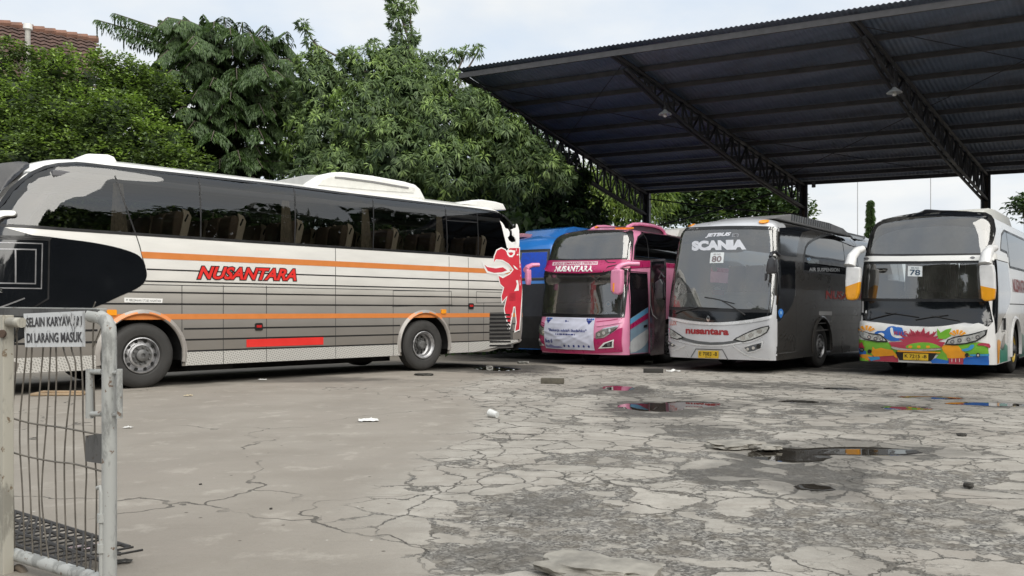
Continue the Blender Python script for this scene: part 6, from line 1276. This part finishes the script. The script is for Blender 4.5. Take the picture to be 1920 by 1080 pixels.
# layered feathery tree: long drooping boughs hung with leaflets
ft = thing('feathery_tree', 'dark feathery tree with layered drooping boughs above the middle of the long coach', 'tree', (-9.2, 27.5, 0), 0, 'trees around the yard'); rs = np.random.RandomState(8); Lv = Leaves(); BM = MB(); base = np.array(ft.location)
cen = lambda z: np.array([-9.2 + .25 * math.sin(z), 27.5, z]); BM.tube([(0, 0, 0), (.1, 0, 3), (.2, 0, 6), (.1, 0, 9.4)], .26, BARK, 10, r1=.05)
specs = []
for k in range(170):
    z = 3.2 + 7.0 * (k / 170) ** .9; spec_r = (3.0 if z < 8 else 3.0 - .5 * max(0, z - 8.6)); specs.append((z, rs.uniform(0, 6.283), spec_r * rs.uniform(.65, 1.05), rs.uniform(.0, .45)))
for px, py in ((182, 48), (215, 36), (232, 72), (262, 55), (300, 48), (345, 42), (380, 38), (420, 42), (455, 52), (500, 58), (540, 70), (520, 80), (470, 82), (290, 85), (340, 75)):
    Y = 27.0; tip = np.array([(px - CX) / F * Y, Y, CAMZ + (HZ - py) / F * Y]); specs.append(('tip', tip))
for sp in specs:
    if sp[0] == 'tip':
        tip = sp[1]; s = cen(max(7.0, tip[2] - 1.6)); mid = (s + tip) / 2 + np.array([0, 0, .45]); pts = [s, mid, tip + np.array([0, 0, .18]), tip]
    else:
        z, a, ln, up = sp
        if math.sin(a) > .5 and rs.rand() < .6: a = -a
        dirv = np.array([math.cos(a), math.sin(a), 0]); s = cen(z); pts = [s, s + dirv * ln * .5 + np.array([0, 0, up * .8]), s + dirv * ln * .85 + np.array([0, 0, up * .7 - .05]), s + dirv * ln + np.array([0, 0, up * .4 - .35])]
    C_ = np.array(smooth_poly([tuple(p) for p in [(0, 0)]], 1)) if False else None
    q = []
    for i in range(len(pts) - 1):
        for u in np.linspace(0, 1, 8, endpoint=False): q.append(pts[i] * (1 - u) + pts[i + 1] * u)
    q.append(pts[-1]); q = np.array(q); BM.tube([tuple(p - base) for p in q[::4]], .035, BARK, 5, r1=.008)
    n = 620 if sp[0] != 'tip' else 1700; u = rs.rand(n) ** .6 * (len(q) - 1.001); i = u.astype(int); f = (u - i)[:, None]; P = q[i] * (1 - f) + q[i + 1] * f; d = unit(q[np.minimum(i + 1, len(q) - 1)] - q[i]); side = unit(np.cross(d, np.array([0, 0, 1.]))) * np.where(rs.rand(n) < .5, 1, -1)[:, None]
    off = rs.rand(n)[:, None]; P = P + side * off * .42 + np.array([0, 0, -1.]) * (off ** 2) * .28; D = side * .5 + d * .35 + np.array([0, 0, -.75]) * (.35 + off); Lv.add(P, D, rndunit(n, rs) * .4 + np.array([0, 0, 1.]), rs.uniform(.08, .16, n), rs.uniform(.028, .048, n), np.clip(.50 - .18 * off[:, 0] + rs.normal(0, .13, n), 0, 1), .25)
n = 2600; P = cen(0) + np.stack([rs.normal(0, 1.1, n), rs.normal(.8, .6, n), rs.uniform(2.5, 9.2, n)], 1) * 1.; Lv.add(P, rndunit(n, rs), rndunit(n, rs), np.full(n, .5), np.full(n, .26), np.full(n, .08)); Lv.build('crown', LM2, ft); BM.build('trunk', ft, 60)
# undergrowth that closes the view below the crowns
hedge = Leaves(); rs = np.random.RandomState(6); n = 26000; P = np.stack([rs.uniform(-26, 5, n), 27.6 + rs.normal(0, .9, n), rs.uniform(-.1, 4.6, n)], 1); P[:, 1] += np.where(P[:, 0] > -1, (P[:, 0] + 1) * 1.2, 0); hz_ = thing('undergrowth', None, None, (-10, 28, 0)); hz_['kind'] = 'stuff'
hedge.add(P, rndunit(n, rs), rndunit(n, rs) + np.array([0, -.3, .6]), rs.uniform(.25, .45, n), rs.uniform(.14, .24, n), rs.uniform(.0, .4, n)); ob = hedge.build('undergrowth', LM2, hz_); ob.parent = None; ob.location = hz_.location; bpy.data.objects.remove(hz_); ob['kind'] = 'stuff'
# unseen wood added beside and behind the yard, its height set for dark reflections
wood = Leaves(); n = 70000; an = rs.uniform(-2.9, .62, n); rd = rs.uniform(26, 34, n); hh = np.where(an > -1.3, 18.0, 12.5) + 1.6 * np.sin(an * 9) + 1.0 * np.sin(an * 23 + 1); P = np.stack([np.cos(an) * rd + 6, np.sin(an) * rd, rs.rand(n) ** .8 * hh], 1); keep = ~((P[:, 1] > 12) & (P[:, 0] < P[:, 1] * .78)); P = P[keep]; n = len(P)
wd_ = thing('unseen_wood', None, None, (30, 0, 0)); wood.add(P, rndunit(n, rs), rndunit(n, rs), rs.uniform(.6, 1.2, n), rs.uniform(.4, .7, n), rs.uniform(0, .3, n)); ob = wood.build('unseen_wood', LM6, wd_); ob.parent = None; ob.location = wd_.location; bpy.data.objects.remove(wd_); ob['kind'] = 'stuff'

# ------------------------------------------------------------------ tiled house at the far left
hs = thing('tiled_house', 'old house with a brown clay tile roof rising behind the bushy tree', 'house', (-22, 31, 0)); TL = None
def tile_mat():
    m, t, b = new_mat('clay_tiles'); nb = NB_(t); tcn = t.nodes.new('ShaderNodeTexCoord'); P = tcn.outputs['Object']; c = nb.mix(nb.ramp(nb.noise(P, 3.0, 6, .65), .3, .7), (.05, .030, .025), (.115, .064, .048)); c = nb.mix(nb.ramp(nb.noise(P, 14, 3), .5, .7, 0, .7), c, (.05, .035, .03)); link(t, c, b.inputs['Base Color']); b.inputs['Roughness'].default_value = .85; return m
TILE = tile_mat(); r0, r1 = Vector((-30, 24.2, 12.05)), Vector((-16.6, 34.15, 12.05)); rd_ = (r1 - r0).normalized(); dn = Vector((rd_.y, -rd_.x, 0)); m = MB(); Hs = Vector((-22, 31, 0)); rows = 22; cols = 150; LR = (r1 - r0).length
for j in range(rows):
    V = []
    for i in range(cols + 1):
        for e, lift in ((0, .0), (1, .055)): p = r0 + rd_ * (LR * i / cols) + dn * (.26 * (j + e * 1.12)) + Vector((0, 0, -.20 * (j + e * 1.12) + lift + .03 * math.cos(i * 2.09))); V.append(p - Hs)
    m.add(V, [[2 * i, 2 * i + 1, 2 * i + 3, 2 * i + 2] for i in range(cols)], TILE)
rf = m.build('roof', hs); m = MB()
for i in range(44): p = r0 + rd_ * (LR * i / 44) - Hs; q_ = p + rd_ * (LR / 44 * 1.08); m.tube([tuple(p + Vector((0, 0, .02))), tuple(q_ + Vector((0, 0, .07)))], .14, mat('ridge_tile', (.19, .10, .07), .85, var=.3, vscale=3), 8, r1=.15)
m.build('ridge_tiles', rf); m = MB(); bk = -dn
m.add([tuple(r0 - Hs), tuple(r1 - Hs), tuple(r1 + bk * 5 + Vector((0, 0, -4)) - Hs), tuple(r0 + bk * 5 + Vector((0, 0, -4)) - Hs)], [[0, 1, 2, 3]], TILE); c_ = (r0 + r1) / 2 - Hs; m2 = MB(); m2.box((c_.x, c_.y, 4.0), (LR - 1.0, 9.6, 8.0), mat('old_plaster', (.42, .38, .32), .9, var=.15), math.atan2(rd_.y, rd_.x)); m2.build('wall', hs); m.build('rear_roof', rf)
m = MB(); x, Y = (52 - CX) / F * 29.5, 29.5; pp = thing('vent_pipe', 'white capped vent pipe standing before the tiled roof', 'pipe', (x, Y, 0)); z1 = CAMZ + (HZ - 55) / F * Y; m.tube([(0, 0, 0), (0, 0, z1)], .09, mat('weathered_pvc', (.35, .34, .31), .6, var=.2), 10); m.build('pipe', pp, 40); m = MB(); m.lathe([(.001, .2), (.14, .18), (.15, 0), (.09, -.05)], mat('white_pvc', (.7, .7, .68), .5), (0, 0, z1), 16, 'z'); m.build('cap', pp, 40)
# two thin masts far behind the shed
for px, y0, lb in ((1608, 330, 'thin grey mast just right of the middle shed column'), (1745, 325, 'thin grey mast above the roof of the rainbow painted coach')):
    Y = 75; o = thing('mast', lb, 'mast', ((px - CX) / F * Y, Y, -.12), 0, 'thin masts beyond the shed'); z1 = CAMZ + (HZ - y0) / F * Y + 3; m = MB(); m.tube([(0, 0, 0), (0, 0, z1)], .05, mat('mast_grey', (.35, .36, .37), .5), 8, r1=.035); m.box((0, 0, .05), (.4, .4, .1), STL); m.build('pole', o)
# ------------------------------------------------------------------ the sliding gate in the left foreground
A0 = Vector((-1.77, 3.75, 0)); gd = Vector((-.86, .51, 0)).normalized(); gn = Vector((-gd.y, gd.x, 0)); gn = gn if gn.y < 0 else -gn
def gp(px, py, off=0.):
    """point of the gate's plane seen at a photograph pixel, moved towards the yard entrance by off"""
    o = A0 + gn * off; k = (px - CX) / F; s = (k * o.y - o.x) / (gd.x - k * gd.y); p = o + gd * s; return Vector((p.x, p.y, CAMZ + (HZ - py) / F * p.y))
gate = thing('wire_gate', 'old white tubular gate with bent vertical wires at the left edge', 'gate', (A0.x, A0.y, 0)); GL = Vector((A0.x, A0.y, 0))
class GMB(MB):
    def build(s, name, parent=None, **k): s.v = [tuple(Vector(p) - GL) for p in s.v]; return MB.build(s, name, parent, **k)
def peel(name, base, rust, scale=9):
    m, t, b = new_mat(name); nb = NB_(t); tcn = t.nodes.new('ShaderNodeTexCoord'); P = tcn.outputs['Object']; mp = t.nodes.new('ShaderNodeMapping'); mp.inputs['Scale'].default_value = (1, 1, .35); link(t, P, mp.inputs[0])
    k = nb.ramp(nb.noise(mp.outputs[0], scale, 7, .7), .50, .60); k2 = nb.ramp(nb.noise(P, scale * 3, 5, .6), .62, .68); c = nb.mix(k, base, tuple(q * .62 for q in base)); c = nb.mix(k2, c, rust); link(t, c, b.inputs['Base Color']); b.inputs['Roughness'].default_value = .6
    bp = t.nodes.new('ShaderNodeBump'); bp.inputs['Strength'].default_value = .5; bp.inputs['Distance'].default_value = .004; link(t, nb.m('SUBTRACT', 1., k), bp.inputs['Height']); link(t, bp.outputs[0], b.inputs['Normal']); return m
PW = peel('peeling_white_paint', (.40, .41, .40), (.17, .12, .09)); CREAM = peel('peeling_cream_paint', (.46, .44, .38), (.2, .15, .1), 6); GREY = peel('grey_angle_iron', (.10, .10, .10), (.06, .045, .035), 7); WIRE = mat('rusty_wire', (.16, .145, .125), .6, .4, var=.3, vscale=20); DKW = mat('dark_lattice_steel', (.055, .052, .05), .6, .3, var=.3, vscale=15)
m = GMB(); r_ = .031; xp = 205
top = [gp(xp, 1100), gp(xp, 900), gp(xp, 700), gp(xp, 640), gp(xp - 1, 615), gp(xp - 6, 602), gp(xp - 18, 594), gp(xp - 34, 592)]; m.tube(top, r_, PW, 16)
m.tube([gp(205, 1092), gp(150, 1076), gp(60, 1049), gp(0, 1031), gp(-150, 990), gp(-330, 942)], .030, PW, 14); fr_ = m.build('frame', gate, smooth=50)
m = GMB()
a, b_ = gp(190, 588), gp(-330, 579); d = (b_ - a); 
for dz, hh, wd, mm in ((0, .040, .012, GREY), (.021, .006, .045, PW)):
    V = []
    for p in (a, b_):
        for s1, s2 in ((0, 1), (1, 1), (1, -1), (0, -1)): V.append(p + gn * (.02 - s1 * wd) + Vector((0, 0, dz + hh / 2 * s2)))
    m.add(V, [[0, 1, 5, 4], [1, 2, 6, 5], [2, 3, 7, 6], [3, 0, 4, 7], [0, 3, 2, 1], [4, 5, 6, 7]], mm)
m.build('top_rail', gate)
WX = [((27, 600), (32, 653), (22, 800), (24, 900), (28, 1038)), ((52, 600), (50, 653), (37, 800), (42, 920), (47, 1046)), ((62, 600), (60, 653), (53, 800), (57, 930), (62, 1050)), ((84, 600), (81, 653), (70, 800), (72, 900), (78, 1056)), ((98, 600), (95, 653), (88, 780), (79, 900), (80, 960), (93, 1060)), ((106, 600), (105, 653), (106, 700), (103, 800), (105, 930), (110, 1064)), ((118, 600), (119, 653), (131, 690), (133, 720), (122, 830), (121, 920), (126, 1068)), ((132, 600), (134, 653), (142, 690), (138, 800), (140, 930), (145, 1074)), ((149, 600), (151, 653), (155, 720), (156, 800), (162, 880), (160, 950), (161, 1078)), ((176, 600), (174, 653), (177, 760), (178, 850), (181, 920), (179, 1082))]
m = GMB()
for wv in WX: P = smooth_poly([(p[0], p[1]) for p in wv], 5, False); m.tube([gp(*p) for p in P], .0036, WIRE, 6)
for hv in (((22, 784), (60, 794), (105, 800), (140, 806), (192, 816)), ((22, 848), (60, 858), (105, 866), (140, 870), (192, 884))): m.tube([gp(p[0], p[1], .006) for p in smooth_poly(hv, 4, False)], .0042, WIRE, 6)
for z0 in ((24, 640), (50, 642), (165, 600), (175, 650)): m.tube([gp(*z0), gp(z0[0] + 14, z0[1] - 34)], .003, WIRE, 5)
m.build('wire_infill', gate)
m = GMB()
for xx, o in ((168, .0), (224, .0)): m.tube([gp(xx, 692), gp(xx, 784)], .0165 if xx < 200 else .013, PW, 12)
for yy in (697, 776): m.tube([gp(168, yy), gp(192, yy)], .012, PW, 10); m.tube([gp(214, yy + 2), gp(224, yy + 2)], .010, PW, 10)
m.build('handle', gate, smooth=50)
m = GMB(); q = [gp(160, 817, .012), gp(194, 813, .012), gp(194, 870, .012), gp(160, 865, .012)]; V = q + [p - gn * .035 for p in q]; m.add(V, [[0, 1, 2, 3][::-1], [4, 5, 6, 7], [0, 4, 5, 1], [1, 5, 6, 2], [2, 6, 7, 3], [3, 7, 4, 0]], GREY); m.build('lock_box', gate, recalc=True)
m = GMB(); m.tube([gp(183, 915, .03), gp(189, 912, .03), gp(190, 925, .03), gp(190, 1095, .03)], .010, PW, 10)
for yy in (971, 1028): m.tube([gp(190, yy - 8, .03), gp(190, yy + 8, .03)], .017, PW, 12)
m.build('drop_bolt', gate, smooth=50)
m = GMB(); c = gp(36, 1086); pts = [c + gd * (.055 * math.cos(t)) + Vector((0, 0, .055 * math.sin(t))) for t in [2 * math.pi * k / 20 for k in range(21)]]; m.tube(pts, .018, mat('rusty_wheel', (.16, .13, .10), .7, var=.3), 8); m.tube([c + gn * .04, c - gn * .04], .02, DKW, 10); m.build('roller_wheel', gate, smooth=50)
# notice
sg = thing('notice_board', 'small white notice with dark capital lettering wired to the top of the gate', 'sign', (A0.x, A0.y, 0)); m = GMB(); SW = peel('sign_white', (.64, .66, .68), (.45, .46, .47), 5); q = [gp(44, 588, .03), gp(158, 583, .03), gp(158.5, 650, .03), gp(47, 651, .03)]; V = q + [p - gn * .004 for p in q]; m.add(V, [[3, 2, 1, 0], [4, 5, 6, 7], [0, 1, 5, 4], [1, 2, 6, 5], [2, 3, 7, 6], [3, 0, 4, 7]], SW); m.build('plate', sg, recalc=True)
m = GMB(); INK = mat('sign_ink', (.055, .055, .062), .7, var=.3, vscale=60)
def stext(txt, quad, **k):
    v, f = text_geo(txt, k.get('bold', .02)); mn, mxx = v.min(0), v.max(0); q = [gp(*p, .0325) for p in quad]; VV = []
    for p in v: a, b = (p[0] - mn[0]) / (mxx[0] - mn[0]), (p[1] - mn[1]) / (mxx[1] - mn[1]); VV.append((q[0] * (1 - a) + q[1] * a) * (1 - b) + (q[3] * (1 - a) + q[2] * a) * b)
    m.add(VV, f, INK)
stext('SELAIN KARYAWAN', [(49, 613.5), (153, 610), (153, 592), (49, 595.5)], bold=.03); stext('DI LARANG MASUK', [(50, 643), (154.5, 641.5), (154, 622), (49.5, 625)], bold=.03); m.build('lettering', sg)
m = GMB(); CH = mat('chipped_bare_patch', (.50, .51, .52), .7)
for pts in ([(130, 590), (137, 588), (141, 598), (136, 612), (132, 604)], [(139, 596), (142, 592), (143, 610), (140, 616)], [(148, 590), (151, 594), (152, 611), (149, 612)]): m.add([gp(*p, .0334) for p in pts], [list(range(len(pts)))[::-1]], CH)
for pts in ([(133, 586), (134.5, 590), (132, 604), (136, 618), (139, 640)], [(139, 594), (139.5, 612), (139, 640)]): m.tube([gp(*p, .0334) for p in pts], .0012, INK, 4)
m.build('chips', sg)
# cream gate post
gpst = thing('gate_post', 'square cream painted steel post cut by the left edge', 'post', (A0.x, A0.y, 0)); m = GMB(); a, b_ = gp(4, 600, .06), gp(4, 1110, .06)
ctr = gp(10.5, 700, .05); m.box((ctr.x, ctr.y, .58), (.052, .052, 1.30), CREAM, math.atan2(gd.y, gd.x), bev=.004); m.build('post', gpst); m = GMB(); m.tube([gp(18, 604, .05), gp(41, 605, .05)], .024, CREAM, 14); m.build('stub_pipe', gpst, smooth=50)
m = GMB(); c = gp(3, 626, .085); m.lathe([(.001, -.006), (.018, -.006), (.02, .008), (.001, .008)], mat('rust_bolt', (.09, .06, .045), .8), tuple(c), 14); m.build('bolt', gpst, smooth=40)
# folded lattice lying behind the gate
lt = thing('steel_lattice', 'dark folded steel lattice lying on the ground behind the wire gate', 'grating', (A0.x, A0.y, 0)); m = GMB(); P0_, P1_ = G(20, 1000), G(190, 1078)
a0, a1 = Vector(G(0, 985)), Vector(G(236, 1062)); d = (a1 - a0); L_ = d.length; u = d.normalized(); w = Vector((-u.y, u.x, 0)); w = w if w.y < 0 else -w
for k in range(16):
    s = a0 + u * (L_ * k / 16 - .1); m.tube([s + Vector((0, 0, .10)) - w * .02, s + u * .34 + w * .17 + Vector((0, 0, .015))], .006, DKW, 5); m.tube([s + u * .3 + Vector((0, 0, .095)) - w * .02, s - u * .02 + w * .17 + Vector((0, 0, .02))], .006, DKW, 5)
for o, z in ((-.02, .10), (.03, .075), (.10, .05), (.17, .02)): m.tube([a0 - u * .4 + w * o + Vector((0, 0, z)), a1 + w * o + Vector((0, 0, z * .9))], .010, DKW, 6)
m.build('lattice', lt, smooth=50)

# ------------------------------------------------------------------ things lying in the yard
from mathutils import noise as mnoise
def lump(name, label, cat, px, py, size, m, seed, group=None, sink=.25, flat=1.0):
    X, Y, z = G(px, py); rs = np.random.RandomState(seed); bm = bmesh.new(); bmesh.ops.create_icosphere(bm, subdivisions=4, radius=.5); sx, sy, sz = size; ph = rs.rand(6) * 6
    for v in bm.verts:
        n = v.co.normalized(); o_ = Vector((seed * 3.1, seed, 0)); k = 1 + .38 * mnoise.noise(n * 1.6 + o_) + .20 * mnoise.noise(n * 4 + o_) + .09 * mnoise.noise(n * 10 + o_); q = n * .5 * k
        q.x = math.copysign(min(abs(q.x), .44), q.x); q.z = math.copysign(min(abs(q.z), .36 * flat), q.z); v.co = Vector((q.x * sx, q.y * sy, q.z * sz))
    mb = MB(); mb.addbm(bm, m); bm.free(); o = mb.build(name, None, 35); o.location = (X, Y, z + sz * .36 * flat * (1 - sink)); o.rotation_euler = (0, 0, rs.rand() * 1.2 - .6); return props(o, label, cat, group)
CONC = mat('broken_concrete', (.26, .245, .215), .9, var=.3, vscale=9, bump=.6, bscale=30); STN = mat('grey_stone', (.22, .215, .20), .9, var=.35, vscale=10, bump=.6, bscale=30); DST = mat('dark_stone', (.05, .047, .042), .9, var=.3, bump=.5)
lump('concrete_chunk', 'large broken concrete chunk at the bottom edge of the yard', 'rubble', 1125, 1078, (.66, .36, .13), CONC, 3, sink=.55); lump('concrete_slab_piece', 'tilted concrete slab piece lifted beside the long puddle', 'rubble', 1378, 838, (.60, .34, .10), CONC, 5, sink=.3, flat=.8); lump('concrete_slab_piece', 'small flat slab piece at the left tip of the long puddle', 'rubble', 1432, 842, (.34, .22, .07), CONC, 6, sink=.3, flat=.8)
lump('rock', 'round grey rock below the tail of the long coach', 'rock', 918, 694, (.17, .15, .15), STN, 7); lump('rock', 'flat dark rock right of the long coach tail', 'rock', 981, 682, (.34, .2, .10), STN, 8); lump('rock', 'knobbly rock in shadow before the open dark door', 'rock', 1216, 682, (.26, .16, .12), STN, 11)
lump('rock', 'small dark stone alone on the gravel at right', 'rock', 1816, 913, (.07, .05, .05), DST, 9); lump('rock', 'tiny dark pebble on bare concrete near the middle', 'rock', 376, 909, (.022, .02, .016), DST, 10); lump('rock', 'little black pebble on pale concrete left of the gravel', 'rock', 508, 955, (.02, .018, .016), DST, 13); lump('rock', 'dark stone beside the upper right cracked slabs', 'rock', 1803, 818, (.09, .07, .05), DST, 14); lump('rubble_heap', 'low dark lump of dirt before the rear wheel of long coach', 'dirt', 795, 704, (.42, .2, .07), DST, 15, sink=.3)
BRK = mat('mossy_brick', (.10, .09, .07), .9, var=.3, vscale=12, bump=.5)
for px, py, w_, lb, rz in ((1036, 719, .40, 'grey brown wooden block lying before the pink coach', -.12), (1225, 699, .42, 'dark wooden block lying before the gap beside the silver nose', -.02)):
    X, Y, z = G(px, py); m = MB(); m.box((0, 0, .05), (w_, .13, .10), BRK if px < 1100 else mat('dark_wood', (.035, .033, .03), .9, var=.3), 0, .012); o = m.build('wooden_block', None, 40); o.location = (X, Y, z - .005); o.rotation_euler = (.0, 0, rz); props(o, lb, 'block')
X, Y, z = G(112, 741); m = MB(); WD = mat('pale_wood', (.34, .25, .16), .8, var=.25, vscale=8); m.box((0, 0, .025), (.75, .30, .03), WD, .1, .004); m.box((.05, -.02, .055), (.62, .10, .025), WD, -.04, .004); o = m.build('wooden_board', None); o.location = (X, Y, z); props(o, 'pale wooden board on the ground under the long coach, behind the gate', 'board')
def litter(name, label, cat, px, py, kind, s, m, rz=0.):
    X, Y, z = G(px, py); mb = MB()
    if kind == 'cup':
        mb.lathe([(.001, -.5), (.30, -.5), (.40, .5), (.37, .5), (.28, -.46), (.001, -.46)], m, (0, 0, 0), 16)
        o = mb.build(name, None, 40); o.scale = (s, s, s); o.location = (X, Y, z + .36 * s); o.rotation_euler = (.15, 0, rz)
    else:
        rs = np.random.RandomState(int(px)); V = []; n = 7
        for j in range(n + 1):
            for i in range(n + 1): a, b = i / n - .5, j / n - .5; V.append((a * s + rs.normal(0, s * .03), b * s * .6 + rs.normal(0, s * .03), .006 + abs(rs.normal(0, .09 * s)) * (1.2 - abs(a) - abs(b))))
        mb.add(V, [[j * (n + 1) + i, j * (n + 1) + i + 1, (j + 1) * (n + 1) + i + 1, (j + 1) * (n + 1) + i] for j in range(n) for i in range(n)], m); o = mb.build(name, None, 70); o.location = (X, Y, z + .004); o.rotation_euler = (0, 0, rz)
    props(o, label, cat)
PPR = mat('white_litter', (.72, .72, .70), .7, var=.06); 
litter('paper_cup', 'crumpled white paper cup lying on its side in the middle of the yard', 'cup', 925, 783, 'cup', .12, mat('cup_white', (.62, .63, .62), .5), .9); litter('plastic_scrap', 'flat white plastic scrap on smooth concrete left of the paper cup', 'litter', 691, 790, 'sheet', .22, PPR, .2); litter('paper_scrap', 'small pale paper scrap below the front wheel area of long coach', 'litter', 353, 743, 'sheet', .12, mat('tan_paper', (.5, .42, .28), .8), .3); litter('paper_scrap', 'white paper bit on the concrete beside the gate handle', 'litter', 240, 803, 'sheet', .09, PPR, .1); litter('paper_scrap', 'tiny white paper bit under the belly of the long coach', 'litter', 492, 713, 'sheet', .14, PPR, .5); litter('plastic_bag', 'crumpled clear and pink plastic bag behind the gate wires', 'litter', 156, 1030, 'sheet', .14, mat('bag_pinkish', (.62, .50, .52), .4, var=.3, vscale=30), .4); litter('plastic_scrap', 'pale scrap at the shadow edge before the silver nose', 'litter', 1262, 697, 'sheet', .3, PPR, .1)
litter('dry_leaf', 'dark dry leaf on the concrete seen through the gate wires', 'litter', 62, 824, 'sheet', .07, DST, .3); litter('plastic_scrap', 'pink and dark rubbish at the foot of the gate', 'litter', 232, 1056, 'sheet', .08, DST, .3)
